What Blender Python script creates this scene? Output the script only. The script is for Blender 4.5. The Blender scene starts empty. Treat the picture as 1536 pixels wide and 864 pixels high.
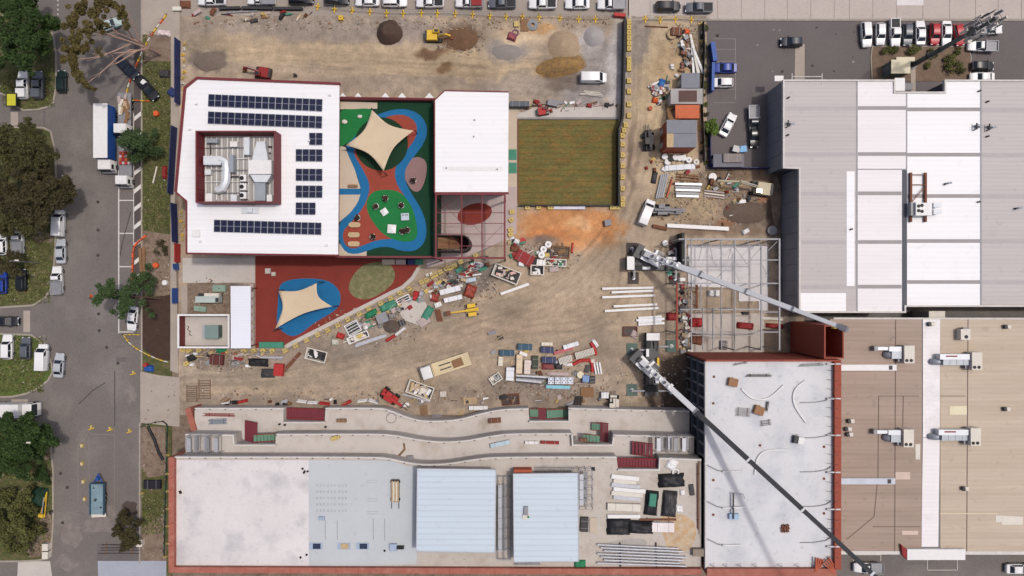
import bpy, bmesh, math, random
import numpy as np
from mathutils import Vector, Matrix, noise as mnoise
R = math.radians
random.seed(7); np.random.seed(7)
scene = bpy.context.scene
col = scene.collection

# ---------------------------------------------------------------- camera, sky, sun, exposure
H = 128.0            # drone height in metres
S = 0.125            # metres per photo pixel on the ground
cam_d = bpy.data.cameras.new('drone_camera'); cam = bpy.data.objects.new('drone_camera', cam_d); col.objects.link(cam)
cam_d.sensor_width = 36; cam_d.lens = 24; cam_d.clip_start = 1; cam_d.clip_end = 3000
cam.location = (0, 0, H); cam.rotation_euler = (0, 0, 0)
scene.camera = cam
SUN = Vector((-0.37, -0.13, -1.0)).normalized()      # direction the light travels
world = bpy.data.worlds.new('World'); scene.world = world; world.use_nodes = True
wn = world.node_tree.nodes; wl = world.node_tree.links
sky = wn.new('ShaderNodeTexSky'); sky.sky_type = 'NISHITA'; sky.sun_disc = False
elev = math.asin(-SUN.z); az = math.atan2(-SUN.x, -SUN.y)
sky.sun_elevation = elev; sky.sun_rotation = az; sky.air_density = .75; sky.dust_density = 5.0; sky.altitude = 50
wl.new(sky.outputs[0], wn['Background'].inputs[0]); wn['Background'].inputs[1].default_value = 0.15
sun_d = bpy.data.lights.new('sun', 'SUN'); sun = bpy.data.objects.new('sun', sun_d); col.objects.link(sun)
sun_d.energy = 2.1; sun_d.angle = R(2.6); sun_d.color = (1.0, 0.95, 0.89)
sun.rotation_euler = SUN.to_track_quat('-Z', 'Y').to_euler(); sun.location = (40, 15, 150)
vs = scene.view_settings; vs.view_transform = 'Standard'; vs.look = 'None'; vs.gamma = 1; vs.exposure = 0.0; vs.use_curve_mapping = False
G = 1.5              # brightness of a sunlit white surface at this exposure; colours below are picked in sRGB and divided by it

# ---------------------------------------------------------------- helpers
def P(x, y, z=0.0):
    k = (1 - z / H) * S
    return Vector(((x - 768) * k, (432 - y) * k, z))
def P2(x, y, z=0.0):
    p = P(x, y, z); return (p.x, p.y)
def pl(pts, z=0.0): return [P2(a, b, z) for a, b in pts]

def lin(c):
    c /= 255.0
    return c / 12.92 if c <= 0.04045 else ((c + 0.055) / 1.055) ** 2.4
def alb(rgb): return tuple(min(0.82, lin(v) / G) for v in rgb)

MATS = {}
def M(name, rgb, rough=.8, metal=0.0, var=.13, sc=.35, fine=.10, fsc=5.0, bump=0.0, bsc=8.0, rib=None, rgb2=None, mixat=(.45, .6), spec=.3, stretch=None, island=0.0, raw=False, attr=None, speck=None):
    if name in MATS: return MATS[name]
    m = bpy.data.materials.new(name); m.use_nodes = True; MATS[name] = m
    nt = m.node_tree; n = nt.nodes; l = nt.links; b = n['Principled BSDF']
    b.inputs['Roughness'].default_value = rough; b.inputs['Metallic'].default_value = metal
    b.inputs['Specular IOR Level'].default_value = spec
    geo = n.new('ShaderNodeNewGeometry'); pos = geo.outputs['Position']
    if stretch:
        mp = n.new('ShaderNodeVectorMath'); mp.operation = 'MULTIPLY'; mp.inputs[1].default_value = stretch
        l.new(pos, mp.inputs[0]); spos = mp.outputs[0]
    else: spos = pos
    def nz(scale, detail, vec):
        t = n.new('ShaderNodeTexNoise'); t.inputs['Scale'].default_value = scale; t.inputs['Detail'].default_value = detail
        t.inputs['Roughness'].default_value = .62; l.new(vec, t.inputs['Vector']); return t.outputs['Fac']
    def mr(v, a, bb, lo=.25, hi=.75):
        t = n.new('ShaderNodeMapRange'); t.inputs[1].default_value = lo; t.inputs[2].default_value = hi
        t.inputs[3].default_value = a; t.inputs[4].default_value = bb; l.new(v, t.inputs[0]); return t.outputs[0]
    def mul(a, bb):
        t = n.new('ShaderNodeMath'); t.operation = 'MULTIPLY'; l.new(a, t.inputs[0]); l.new(bb, t.inputs[1]); return t.outputs[0]
    n1 = nz(sc, 6, spos); n2 = nz(fsc, 3, spos)
    c1 = rgb if raw else alb(rgb)
    if attr:
        a = n.new('ShaderNodeAttribute'); a.attribute_name = attr; base = a.outputs['Color']
    elif rgb2:
        mx = n.new('ShaderNodeMix'); mx.data_type = 'RGBA'
        mx.inputs[6].default_value = (*c1, 1); mx.inputs[7].default_value = (*(rgb2 if raw else alb(rgb2)), 1)
        n3 = nz(sc * 1.7, 8, spos); l.new(mr(n3, 0, 1, *mixat), mx.inputs[0]); base = mx.outputs[2]
    else:
        rg = n.new('ShaderNodeRGB'); rg.outputs[0].default_value = (*c1, 1); base = rg.outputs[0]
    f = mul(mr(n1, 1 - var, 1 + var), mr(n2, 1 - fine, 1 + fine))
    if rib:
        axis, pitch, dark = rib
        sx = n.new('ShaderNodeSeparateXYZ'); l.new(pos, sx.inputs[0])
        d = n.new('ShaderNodeMath'); d.operation = 'DIVIDE'; d.inputs[1].default_value = pitch; l.new(sx.outputs[axis], d.inputs[0])
        fr = n.new('ShaderNodeMath'); fr.operation = 'FRACT'; l.new(d.outputs[0], fr.inputs[0])
        pp = n.new('ShaderNodeMath'); pp.operation = 'PINGPONG'; pp.inputs[1].default_value = .5; l.new(fr.outputs[0], pp.inputs[0])
        ribv = mr(pp.outputs[0], 1 - dark, 1.0, .02, .22); f = mul(f, ribv)
    if speck:
        f = mul(f, mr(nz(speck[0], 2, pos), 1.0, 1 - speck[1], .64, .70)); f = mul(f, mr(nz(speck[0] * .23, 5, pos), 1.0, 1 - speck[1] * .7, .6, .74))
    if island:
        f = mul(f, mr(geo.outputs['Random Per Island'], 1 - island, 1 + island, 0, 1))
    vm = n.new('ShaderNodeVectorMath'); vm.operation = 'SCALE'; l.new(base, vm.inputs[0]); l.new(f, vm.inputs['Scale'])
    l.new(vm.outputs[0], b.inputs['Base Color'])
    if bump or rib:
        bp = n.new('ShaderNodeBump'); bp.inputs['Strength'].default_value = bump if bump else .35; bp.inputs['Distance'].default_value = .05
        l.new(ribv if rib and not bump else nz(bsc, 4, spos), bp.inputs['Height']); l.new(bp.outputs[0], b.inputs['Normal'])
    return m

class MB:
    def __init__(s): s.v = []; s.f = []; s.mi = []
    def add(s, vs, fs, mi=0):
        o = len(s.v); s.v += [tuple(v) for v in vs]; s.f += [tuple(i + o for i in f) for f in fs]; s.mi += [mi] * len(fs); return s
    def box(s, c, d, rz=0.0, mi=0, top=1.0, topy=None):
        cx, cy, cz = c; hx, hy, hz = d[0] / 2, d[1] / 2, d[2] / 2; ty = top if topy is None else topy
        ca, sa = math.cos(rz), math.sin(rz); vs = []
        for z, kx, ky in ((-hz, 1, 1), (hz, top, ty)):
            for x, y in ((-hx, -hy), (hx, -hy), (hx, hy), (-hx, hy)):
                x *= kx; y *= ky; vs.append((cx + x * ca - y * sa, cy + x * sa + y * ca, cz + z))
        return s.add(vs, [(3, 2, 1, 0), (4, 5, 6, 7), (0, 1, 5, 4), (1, 2, 6, 5), (2, 3, 7, 6), (3, 0, 4, 7)], mi)
    def prism(s, pts, z0, z1, mi=0, mtop=None):
        a = sum(pts[i - 1][0] * pts[i][1] - pts[i][0] * pts[i - 1][1] for i in range(len(pts)))
        if a < 0: pts = pts[::-1]
        n = len(pts); vs = [(x, y, z0) for x, y in pts] + [(x, y, z1) for x, y in pts]
        s.add(vs, [tuple(range(n))[::-1]] + [(i, (i + 1) % n, n + (i + 1) % n, n + i) for i in range(n)], mi)
        o = len(s.v); s.f.append(tuple(range(o - n, o))); s.mi.append(mi if mtop is None else mtop); return s
    def sheet(s, pts, z, mi=0):
        a = sum(pts[i - 1][0] * pts[i][1] - pts[i][0] * pts[i - 1][1] for i in range(len(pts)))
        if a < 0: pts = pts[::-1]
        return s.add([(x, y, z) for x, y in pts], [tuple(range(len(pts)))], mi)
    def beam(s, p, q, w, h, mi=0, w2=None, h2=None):
        p = Vector(p); q = Vector(q); d = (q - p)
        if d.length < 1e-6: return s
        d.normalize(); up = Vector((0, 0, 1)) if abs(d.z) < .95 else Vector((0, 1, 0))
        sd = d.cross(up).normalized(); up = sd.cross(d).normalized(); vs = []
        for c, ww, hh in ((p, w, h), (q, w2 or w, h2 or h)):
            for a, b in ((-1, -1), (1, -1), (1, 1), (-1, 1)): vs.append(c + sd * (a * ww / 2) + up * (b * hh / 2))
        return s.add(vs, [(0, 1, 2, 3), (7, 6, 5, 4), (4, 5, 1, 0), (5, 6, 2, 1), (6, 7, 3, 2), (7, 4, 0, 3)], mi)
    def tube(s, pts, r, n=8, mi=0, r2=None, cap=True):
        pts = [Vector(p) for p in pts]; m = len(pts); vs = []; fs = []
        for i, p in enumerate(pts):
            d = (pts[min(i + 1, m - 1)] - pts[max(i - 1, 0)]).normalized()
            up = Vector((0, 0, 1)) if abs(d.z) < .95 else Vector((0, 1, 0))
            sd = d.cross(up).normalized(); u2 = sd.cross(d).normalized()
            rr = r if r2 is None else r + (r2 - r) * i / max(1, m - 1)
            for k in range(n):
                a = 2 * math.pi * k / n; vs.append(p + sd * (math.cos(a) * rr) + u2 * (math.sin(a) * rr))
        for i in range(m - 1):
            for k in range(n): fs.append((i * n + k, i * n + (k + 1) % n, (i + 1) * n + (k + 1) % n, (i + 1) * n + k)[::-1])
        if cap: fs += [tuple(range(n)), tuple(range((m - 1) * n, m * n))[::-1]]
        return s.add(vs, fs, mi)
    def cyl(s, c, r, h, n=14, mi=0, r1=None): # upright, base centre c
        r1 = r if r1 is None else r1; vs = []
        for z, rr in ((0, r), (h, r1)):
            for k in range(n): a = 2 * math.pi * k / n; vs.append((c[0] + rr * math.cos(a), c[1] + rr * math.sin(a), c[2] + z))
        return s.add(vs, [tuple(range(n))[::-1], tuple(range(n, 2 * n))] + [(k, (k + 1) % n, n + (k + 1) % n, n + k) for k in range(n)], mi)
    def ell(s, c, rx, ry, rz_=0.0, n=28, z1=None, mi=0):
        pts = []
        for k in range(n):
            a = 2 * math.pi * k / n; x, y = rx * math.cos(a), ry * math.sin(a)
            pts.append((c[0] + x * math.cos(rz_) - y * math.sin(rz_), c[1] + x * math.sin(rz_) + y * math.cos(rz_)))
        return s.prism(pts, c[2], z1, mi) if z1 is not None else s.sheet(pts, c[2], mi)
    def loft(s, rings, mi=0):
        n = len(rings[0]); vs = [p for r in rings for p in r]; fs = []
        for i in range(len(rings) - 1):
            for k in range(n): fs.append((i * n + k, i * n + (k + 1) % n, (i + 1) * n + (k + 1) % n, (i + 1) * n + k))
        fs += [tuple(range(n))[::-1], tuple(range((len(rings) - 1) * n, len(rings) * n))]
        return s.add(vs, fs, mi)
    def strip(s, pts, w, z0, z1, mi=0, closed=False):   # mitred wall along a polyline (xy), width w
        n = len(pts); L = []; Rr = []
        for i in range(n):
            p = Vector(pts[i][:2])
            a = Vector(pts[i - 1][:2]) if (i > 0 or closed) else None
            b = Vector(pts[(i + 1) % n][:2]) if (i < n - 1 or closed) else None
            d1 = (p - a).normalized() if a is not None else None; d2 = (b - p).normalized() if b is not None else None
            d1 = d1 or d2; d2 = d2 or d1
            n1 = Vector((-d1.y, d1.x)); n2 = Vector((-d2.y, d2.x)); mm = (n1 + n2)
            if mm.length < .1: mm = n1.copy()
            mm.normalize(); k = min(2.0, 1 / max(.3, mm.dot(n1)))
            L.append(p + mm * (w / 2 * k)); Rr.append(p - mm * (w / 2 * k))
        vs = []
        for a, b in zip(L, Rr): vs += [(a.x, a.y, z0), (b.x, b.y, z0), (b.x, b.y, z1), (a.x, a.y, z1)]
        fs = []
        for i in range(n if closed else n - 1):
            o = i * 4; q = ((i + 1) % n) * 4
            for k in range(4): fs.append((o + k, o + (k + 1) % 4, q + (k + 1) % 4, q + k)[::-1])
        if not closed: fs += [(0, 1, 2, 3)[::-1], tuple(q for q in range((n - 1) * 4, n * 4))]
        return s.add(vs, fs, mi)

WM = {}
def link(o, parent=None):
    col.objects.link(o)
    if parent is not None: o.parent = parent
    return o
def setp(o, label=None, cat=None, group=None, kind=None):
    if label: o['label'] = label
    if cat: o['category'] = cat
    if group: o['group'] = group
    if kind: o['kind'] = kind
    return o
def T(name, label, cat, loc=(0, 0, 0), rz=0.0, group=None, kind=None):
    o = bpy.data.objects.new(name, None); o.empty_display_size = .3; link(o)
    o.location = loc; o.rotation_euler = (0, 0, rz)
    WM[o.name] = Matrix.Translation(loc) @ Matrix.Rotation(rz, 4, 'Z')
    return setp(o, label, cat, group, kind)
def mesh_of(mb, mats, smooth=None, name='m'):
    me = bpy.data.meshes.new(name); me.from_pydata(mb.v, [], mb.f)
    mats = mats if isinstance(mats, (list, tuple)) else [mats]
    for m in mats: me.materials.append(m)
    if len(mats) > 1: me.polygons.foreach_set('material_index', mb.mi)
    if smooth:
        me.shade_smooth(); me.set_sharp_from_angle(angle=R(smooth))
    me.update(); return me
def B(name, mb, mats, parent=None, smooth=None, world=True, kind=None, keep=False):
    """one mesh object; world=True: the builder holds world coordinates"""
    if parent is not None and world:
        root = parent; mtx = Matrix.Identity(4)
        while root is not None:
            mtx = WM.get(root.name, Matrix.Translation(root.location)) @ mtx; root = root.parent
        inv = mtx.inverted(); mb.v = [tuple(inv @ Vector(v)) for v in mb.v]
    loc = None
    if parent is None and world and not keep:
        xs = [v[0] for v in mb.v]; ys = [v[1] for v in mb.v]; z = min(v[2] for v in mb.v)
        loc = Vector(((min(xs) + max(xs)) / 2, (min(ys) + max(ys)) / 2, z)); mb.v = [tuple(Vector(v) - loc) for v in mb.v]
    o = bpy.data.objects.new(name, mesh_of(mb, mats, smooth, name)); link(o, parent)
    if loc is not None: o.location = loc; WM[o.name] = Matrix.Translation(loc)
    if kind: o['kind'] = kind
    return o
def one(name, mb, mats, label, cat, group=None, smooth=None): return setp(B(name, mb, mats, None, smooth), label, cat, group)
def struct(name, mb, mats, kind='structure', label=None):
    o = B(name, mb, mats); o['kind'] = kind
    if label: o['label'] = label
    return o
def dup(root, loc, rz, label=None, group=None, paint=None):
    def cp(o, par):
        c = o.copy(); link(c, par)
        if paint is not None and c.type == 'MESH' and c.get('painted'):
            c.material_slots[0].link = 'OBJECT'; c.material_slots[0].material = paint
        for ch in KIDS.get(o.name, o.children): cp(ch, c)
        return c
    r = cp(root, None); r.location = loc; r.rotation_euler = (0, 0, rz)
    WM[r.name] = Matrix.Translation(loc) @ Matrix.Rotation(rz, 4, 'Z')
    if label: r['label'] = label
    if group: r['group'] = group
    return r
KIDS = {}
def smoothpoly(pts, it=2):      # Chaikin
    for _ in range(it):
        q = []
        for i in range(len(pts)):
            a, b = pts[i], pts[(i + 1) % len(pts)]
            q += [(a[0] * .75 + b[0] * .25, a[1] * .75 + b[1] * .25), (a[0] * .25 + b[0] * .75, a[1] * .25 + b[1] * .75)]
        pts = q
    return pts
def smoothline(pts, it=2):
    for _ in range(it):
        q = [pts[0]]
        for a, b in zip(pts, pts[1:]): q += [(a[0] * .75 + b[0] * .25, a[1] * .75 + b[1] * .25), (a[0] * .25 + b[0] * .75, a[1] * .25 + b[1] * .75)]
        pts = q + [pts[-1]]
    return pts
def rect(x0, y0, x1, y1): return [(x0, y0), (x1, y0), (x1, y1), (x0, y1)]
def inset(pts, d):
    a = sum(pts[i - 1][0] * pts[i][1] - pts[i][0] * pts[i - 1][1] for i in range(len(pts)))
    sg = 1 if a > 0 else -1; out = []
    for i in range(len(pts)):
        p0, p, p1 = Vector(pts[i - 1]), Vector(pts[i]), Vector(pts[(i + 1) % len(pts)])
        d1 = (p - p0).normalized(); d2 = (p1 - p).normalized(); n1 = Vector((-d1.y, d1.x)) * sg; n2 = Vector((-d2.y, d2.x)) * sg
        m = (n1 + n2)
        if m.length < .05: m = n1.copy()
        m.normalize(); q = p + m * (d / max(.35, m.dot(n1))); out.append((q.x, q.y))
    return out

# ---------------------------------------------------------------- materials
asphalt = M('asphalt', (121, 114, 110), .92, var=.13, sc=.09, fine=.13, speck=(1.7, .16), fsc=3, bump=.3, bsc=20, rgb2=(133, 126, 121), mixat=(.48, .66))
asphalt_dark = M('asphalt_dark', (112, 105, 104), .92, speck=(1.6, .1), var=.08, sc=.1, fine=.08, fsc=3, bump=.25, bsc=20)
kerbm = M('kerb_concrete', (168, 158, 146), .9, var=.15, sc=1)
concrete = M('concrete', (202, 194, 186), .88, speck=(1.5, .15), var=.08, sc=.25, fine=.06, fsc=3, bump=.1)
concrete_pink = M('concrete_apron', (194, 182, 174), .9, speck=(1.2, .14), var=.08, sc=.15, fine=.08, fsc=2.5, island=.05)
concrete_path = M('concrete_path', (176, 164, 152), .9, var=.12, sc=.3, fine=.08)
concrete_road = M('concrete_road', (166, 155, 144), .9, var=.1, sc=.2, fine=.08, stretch=(.5, 1, 1))
slab_white = M('slab_pale', (226, 221, 220), .8, var=.09, sc=.1, fine=.06, rgb2=(190, 188, 191), mixat=(.5, .72), speck=(1.3, .16))
slab_terrace = M('slab_terrace', (208, 200, 193), .85, speck=(1.5, .2), var=.08, sc=.2, fine=.06, rgb2=(196, 184, 172), mixat=(.5, .7))
slab_grey = M('slab_sealed', (198, 203, 206), .7, speck=(.9, .08), var=.06, sc=.15, fine=.03)
slab_tan = M('slab_dusty', (200, 191, 181), .85, speck=(1.5, .2), var=.08, sc=.3, fine=.06, rgb2=(188, 175, 163), mixat=(.5, .7))
membrane = M('membrane', (219, 219, 221), .7, var=.08, sc=.1, fine=.06, rgb2=(194, 197, 204), mixat=(.5, .72), speck=(1.1, .14))
capm = M('parapet_cap', (216, 211, 205), .8, var=.12, sc=1.2, fine=.08)
grass = M('grass', (84, 88, 50), .95, var=.3, sc=.5, fine=.3, fsc=4, rgb2=(118, 104, 78), mixat=(.46, .7), bump=.5, bsc=6)
grass_green = M('grass_green', (86, 102, 48), .95, var=.3, sc=.5, fine=.3, fsc=4, rgb2=(128, 120, 88), mixat=(.52, .78), bump=.5, bsc=6)
turf = M('sports_turf', (112, 104, 58), .95, var=.2, sc=.5, fine=.25, fsc=4, rgb2=(140, 104, 56), mixat=(.46, .76), stretch=(.5, 1.1, 1), bump=.4, bsc=10, speck=(1.2, .2), rib=(1, 1.05, .16))
mulch = M('mulch', (74, 56, 48), .95, var=.2, sc=1, fine=.3, fsc=5, bump=.6, bsc=6)
soilm = M('bare_soil', (140, 122, 106), .95, var=.2, sc=.5, fine=.2, fsc=4, rgb2=(112, 94, 80), mixat=(.45, .7), bump=.5, bsc=5)
white_paint = M('road_paint', (226, 222, 216), .8, var=.12, sc=2, fine=.15)
roof_white = M('roof_white', (250, 249, 250), .55, var=.04, sc=.3, fine=.02, stretch=(.1, 1.2, 1), speck=(.5, .05), rib=(1, .9, .045))
roof_white2 = M('roof_white_fine', (251, 250, 250), .55, var=.03, sc=.3, fine=.02, stretch=(.1, 1.2, 1), speck=(.5, .05), rib=(1, .8, .05))
roof_grey = M('roof_grey', (197, 189, 187), .6, var=.06, sc=.3, fine=.03, stretch=(.08, 1.2, 1), speck=(.6, .08), rib=(1, .72, .07))
roof_band = M('skylight_band', (160, 154, 154), .6, var=.06, sc=.5, fine=.04, rib=(1, .36, .08))
roof_ltgrey = M('roof_pale_grey', (245, 240, 241), .6, var=.05, sc=.3, fine=.03, stretch=(.08, 1.2, 1), speck=(.6, .06), rib=(1, .72, .05))
roof_tan = M('roof_tan', (201, 184, 164), .65, var=.09, sc=.3, fine=.05, stretch=(.08, 1.2, 1), speck=(.6, .12), rib=(1, .78, .06), rgb2=(195, 177, 156), mixat=(.45, .65))
roof_brown = M('roof_brown', (172, 152, 137), .65, var=.10, sc=.3, fine=.05, stretch=(.08, 1.2, 1), speck=(.6, .14), rib=(1, .78, .08), rgb2=(162, 142, 126), mixat=(.45, .65))
roof_blue = M('canopy_blue', (206, 219, 229), .5, var=.06, sc=.3, fine=.02, stretch=(.08, 1.2, 1), speck=(.7, .06), rib=(1, .95, .10))
maroon = M('maroon_steel', (120, 48, 54), .6, var=.12, sc=1, fine=.06, rib=None)
maroon_rib = M('maroon_rib', (112, 46, 56), .6, var=.12, sc=1, fine=.06, rib=(0, .5, .3))
terracotta = M('terracotta_panel', (172, 104, 88), .8, var=.13, sc=.4, fine=.08, rgb2=(186, 126, 110), mixat=(.5, .7))
brickred = M('red_precast', (160, 80, 62), .8, var=.12, sc=.4, fine=.07)
grey_wall = M('precast_grey', (146, 145, 148), .85, var=.12, sc=.4, fine=.06)
dark_wall = M('precast_dark', (96, 98, 104), .85, var=.12, sc=.4, fine=.06)
black = M('black_plastic', (34, 34, 38), .6, var=.2, sc=2)
darksteel = M('dark_steel', (66, 64, 66), .55, metal=.2, var=.2, sc=2)
steel = M('galvanised', (190, 192, 198), .45, metal=.35, var=.12, sc=1.5)
grey_steel = M('grey_steel', (150, 150, 154), .55, metal=.2, var=.15, sc=1.5)
whitem = M('white_paint', (238, 236, 234), .5, var=.04, sc=1)
offwhite = M('off_white', (226, 219, 206), .7, var=.06, sc=1)
cream = M('cream_paint', (232, 222, 190), .65, var=.06, sc=1)
glass = M('dark_glass', (40, 46, 54), .12, var=.05, spec=.6)
tyre = M('tyre_rubber', (36, 34, 34), .9)
yellow = M('yellow_plastic', (232, 190, 58), .6, var=.12, sc=2)
yblock = M('yellow_block', (208, 182, 108), .8, var=.18, sc=2)
orange = M('orange_mesh', (226, 100, 48), .7, var=.12, sc=2)
redm = M('red_plastic', (184, 48, 46), .6, var=.12, sc=2)
redd = M('red_dark', (148, 44, 44), .7, var=.2, sc=2)
orangered = M('rust_orange', (188, 94, 64), .7, var=.12, sc=1)
rust = M('rust', (122, 78, 58), .9, var=.3, sc=2)
timber = M('timber', (196, 170, 132), .85, var=.18, sc=2, island=.12)
timber_dk = M('timber_dark', (140, 106, 76), .85, var=.2, sc=2, island=.12)
bluem = M('blue_plastic', (36, 84, 160), .5, var=.12, sc=1)
navym = M('navy_hoarding', (38, 52, 104), .6, var=.15, sc=1)
tealm = M('teal_paint', (70, 140, 116), .7, var=.12, sc=1)
greenm = M('green_plastic', (34, 128, 86), .6, var=.15, sc=1)
sailm = M('sail_cloth', (218, 197, 166), .85, speck=(.6, .06), var=.05, sc=.4, fine=.02)
pvblue = M('solar_cell', (26, 30, 58), .22, var=.12, sc=.5, fine=.03, spec=.5)
pvframe = M('solar_frame', (150, 156, 170), .4, metal=.3)
duct = M('duct_metal', (226, 230, 234), .45, metal=.1, var=.08, sc=1)
ductblue = M('duct_shaded_metal', (168, 174, 181), .45, metal=.3, var=.08, sc=1)
rubber_red = M('rubber_red', (158, 72, 56), .9, var=.1, sc=.4, fine=.12, speck=(2.5, .18))
rubber_maroon = M('rubber_brick', (136, 56, 46), .9, var=.1, sc=.3, fine=.12, speck=(2.5, .18))
rubber_blue = M('rubber_blue', (30, 110, 162), .9, var=.1, sc=.4, fine=.12, speck=(2.5, .18))
rubber_green = M('rubber_green', (30, 122, 62), .9, var=.1, sc=.4, fine=.12, speck=(2.5, .18))
turf_dark = M('synthetic_turf', (20, 62, 40), .95, var=.12, sc=.6, fine=.12)
turf_dk2 = M('synthetic_turf_deep', (26, 58, 36), .95, var=.12, sc=.6, fine=.12)
beige_floor = M('beige_paving', (204, 188, 168), .9, var=.06, sc=.4, fine=.05)
mauve_floor = M('mauve_rubber', (150, 118, 116), .9, var=.06, sc=.4, fine=.05)
pink_floor = M('pinkish_paving', (190, 172, 168), .9, var=.07, sc=.4, fine=.05)
# ================================================================ SETTING
b = MB().sheet([(-700, -700), (700, -700), (700, 700), (-700, 700)], -.06)
struct('ground', b, soilm)
# west street: asphalt sheet, raised verges with kerbs
b = MB().sheet(pl(rect(-340, -420, 214, 1300)), -.02)
road = struct('road', b, asphalt)
def verge(pts, m, name='grass_verge', kerb=True, z=.12):
    q = pl(smoothpoly(pts, 1))
    o = struct(name, MB().prism(q, -.05, z), m)
    if kerb:
        B('kerb', MB().strip(q, .32, -.05, z + .015, closed=True), kerbm, o)
    return o
verge([(-340, -420), (30, -420), (44, -60), (52, 15), (70, 35), (84, 60), (85, 150), (68, 164), (25, 166), (24, 141), (-60, 140), (-340, 140)], grass)
verge([(-340, 190), (60, 189), (82, 200), (86, 300), (82, 400), (78, 440), (40, 464), (-340, 467)], grass)
verge([(-340, 499), (42, 499), (62, 512), (77, 540), (80, 565), (50, 588), (10, 597), (-340, 598)], grass_green)
verge([(-340, 624), (30, 624), (60, 640), (80, 662), (80, 832), (66, 840), (20, 842), (-340, 844)], grass)
for q, m in ((rect(35, 466, 45, 498), concrete_path), (rect(17, 599, 42, 623), concrete_path), (rect(16, 168, 27, 188), concrete_path), ([(27, 843), (38, 842), (75, 842), (78, 864), (70, 1000), (20, 1000)], concrete)):
    struct('driveway_strip', MB().sheet(pl(q), -.012), m)
# soil patches on the verges
for q in (([(47, 345), (80, 350), (80, 366), (50, 362)]), ([(60, 640), (78, 660), (78, 690), (62, 690)]), ([(48, 800), (66, 770), (79, 768), (79, 832), (30, 838)])):
    struct('soil_patch', MB().sheet(pl(smoothpoly(q)), .13), soilm)
# east verge of the street
ev = struct('grass_verge', MB().prism(pl(rect(213, -420, 258, 1300)), -.05, .12), grass)
B('kerb', MB().strip(pl([(213, -420), (213, 556)]), .3, -.05, .135), kerbm, ev)
B('kerb', MB().strip(pl([(210, 634), (210, 845)]), .3, -.05, .135), kerbm, ev)
for name, q, m in (('pavement', rect(213, -420, 270, 52), concrete_path), ('soil_bed', [(214, 346), (257, 352), (257, 447), (214, 440)], soilm), ('mulch_bed', [(214, 448), (256, 442), (256, 541), (235, 538), (214, 522)], mulch),
                   ('soil_bed', [(222, 52), (257, 52), (257, 92), (216, 92)], soilm), ('driveway', [(211, 557), (240, 563), (270, 566), (270, 640), (211, 634)], concrete_path), ('soil_bed', [(212, 640), (248, 640), (250, 712), (222, 716), (213, 700)], soilm), ('soil_bed', [(214, 790), (246, 770), (250, 842), (212, 842)], soilm)):
    struct(name, MB().sheet(pl(q), .133 if name == 'mulch_bed' else .128), m)
struct('pavement', MB().prism(pl([(257, 52), (270, 52), (269, 200), (263, 300), (268, 560), (256, 556)]), -.05, .15), concrete_path)
struct('pavement', MB().prism(pl([(147, 841), (250, 841), (250, 1000), (153, 1000)]), -.05, .13), M('bluestone', (170, 174, 186), .85, var=.06, sc=.3))
struct('soil_bed', MB().prism(pl([(146, 816), (212, 820), (212, 840), (146, 840)]), -.05, .1), asphalt_dark)
# road markings: one object per painted mark, children of the road
def mark(pts, z=-.014, name='painted_mark', m=white_paint): return B(name, MB().sheet(pl(pts), z), m, road)
mark(rect(177.2, 255, 178.8, 500), name='painted_line')
for y in (300.5, 350, 400, 449, 498): mark(rect(179, y - .7, 200, y + .7), name='painted_line')
mark(rect(200, 170, 200.9, 420), name='painted_line')
MBAR = [(211 - 11, yy) for yy in (172, 202, 254, 281, 308, 335, 362, 388, 413, 436)]
B('dark_lane_strip', MB().sheet(pl(rect(201, 60, 212, 440)), -.016), M('asphalt_fresh', (90, 82, 80), .9), road)
for i, (x, y) in enumerate(MBAR): mark([(201.3, y + 3), (211.3, y - 5), (211.3, y + 1.5), (201.3, y + 9.5)], name='painted_bar')
for i in range(7): mark(rect(86.2, 2 + i * 7 - 3, 87.4, 2 + i * 7), name='painted_dash')
for q in ([(133, 652), (117, 670), (117.8, 752), (116.6, 752), (115.8, 668), (132, 651)], rect(133, 650, 134, 720), rect(171, 600, 171.8, 770), rect(117.8, 651, 170, 652)):
    mark(q, name='painted_line', m=M('chalk_line', (138, 130, 125), .9))
# dark cracks and patched seams in the asphalt
crk = M('tar_seam', (70, 64, 62), .8)
for pts in ([(196, 318), (190, 340), (184, 362), (180, 384)], [(118, 606), (140, 585), (158, 574)], [(172, 556), (172, 640)]):
    B('tar_seam', MB().strip(pl(pts), .16, -.0195, -.013), crk, road)
# dark oil and wet patches
wet = M('damp_stain', (84, 72, 66), .6, var=.15)
B('damp_stain', MB().sheet(pl(smoothpoly([(186, 754), (191, 750), (195, 753), (200, 752), (207, 756), (203, 761), (207, 768), (203, 774), (194, 773), (190, 779), (182, 777), (176, 783), (179, 774), (177, 768), (184, 764), (182, 758)], 2)), -.013), wet, road)
washm = M('cement_wash', (140, 131, 126), .95, var=.15, sc=.5, rgb2=(122, 113, 108), mixat=(.4, .65))
rw = random.Random(3)
for cx, cy, rx, ry in ((110, 800, 22, 26), (150, 790, 34, 14), (100, 845, 20, 14), (165, 770, 12, 22), (195, 590, 12, 20)):
    B('cement_wash', MB().sheet(pl(smoothpoly([(cx + rx * rw.uniform(.45, 1.1) * math.cos(k * .42), cy + ry * rw.uniform(.45, 1.1) * math.sin(k * .42)) for k in range(15)], 1)), -.0175 + .0003 * len(road.children)/9), washm, road)
for q in (rect(174, 519, 187, 521), rect(174, 536, 190, 543), rect(65, 150, 68, 195)):
    B('patch_repair', MB().sheet(pl(q), -.0135), asphalt_dark, road)

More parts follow.
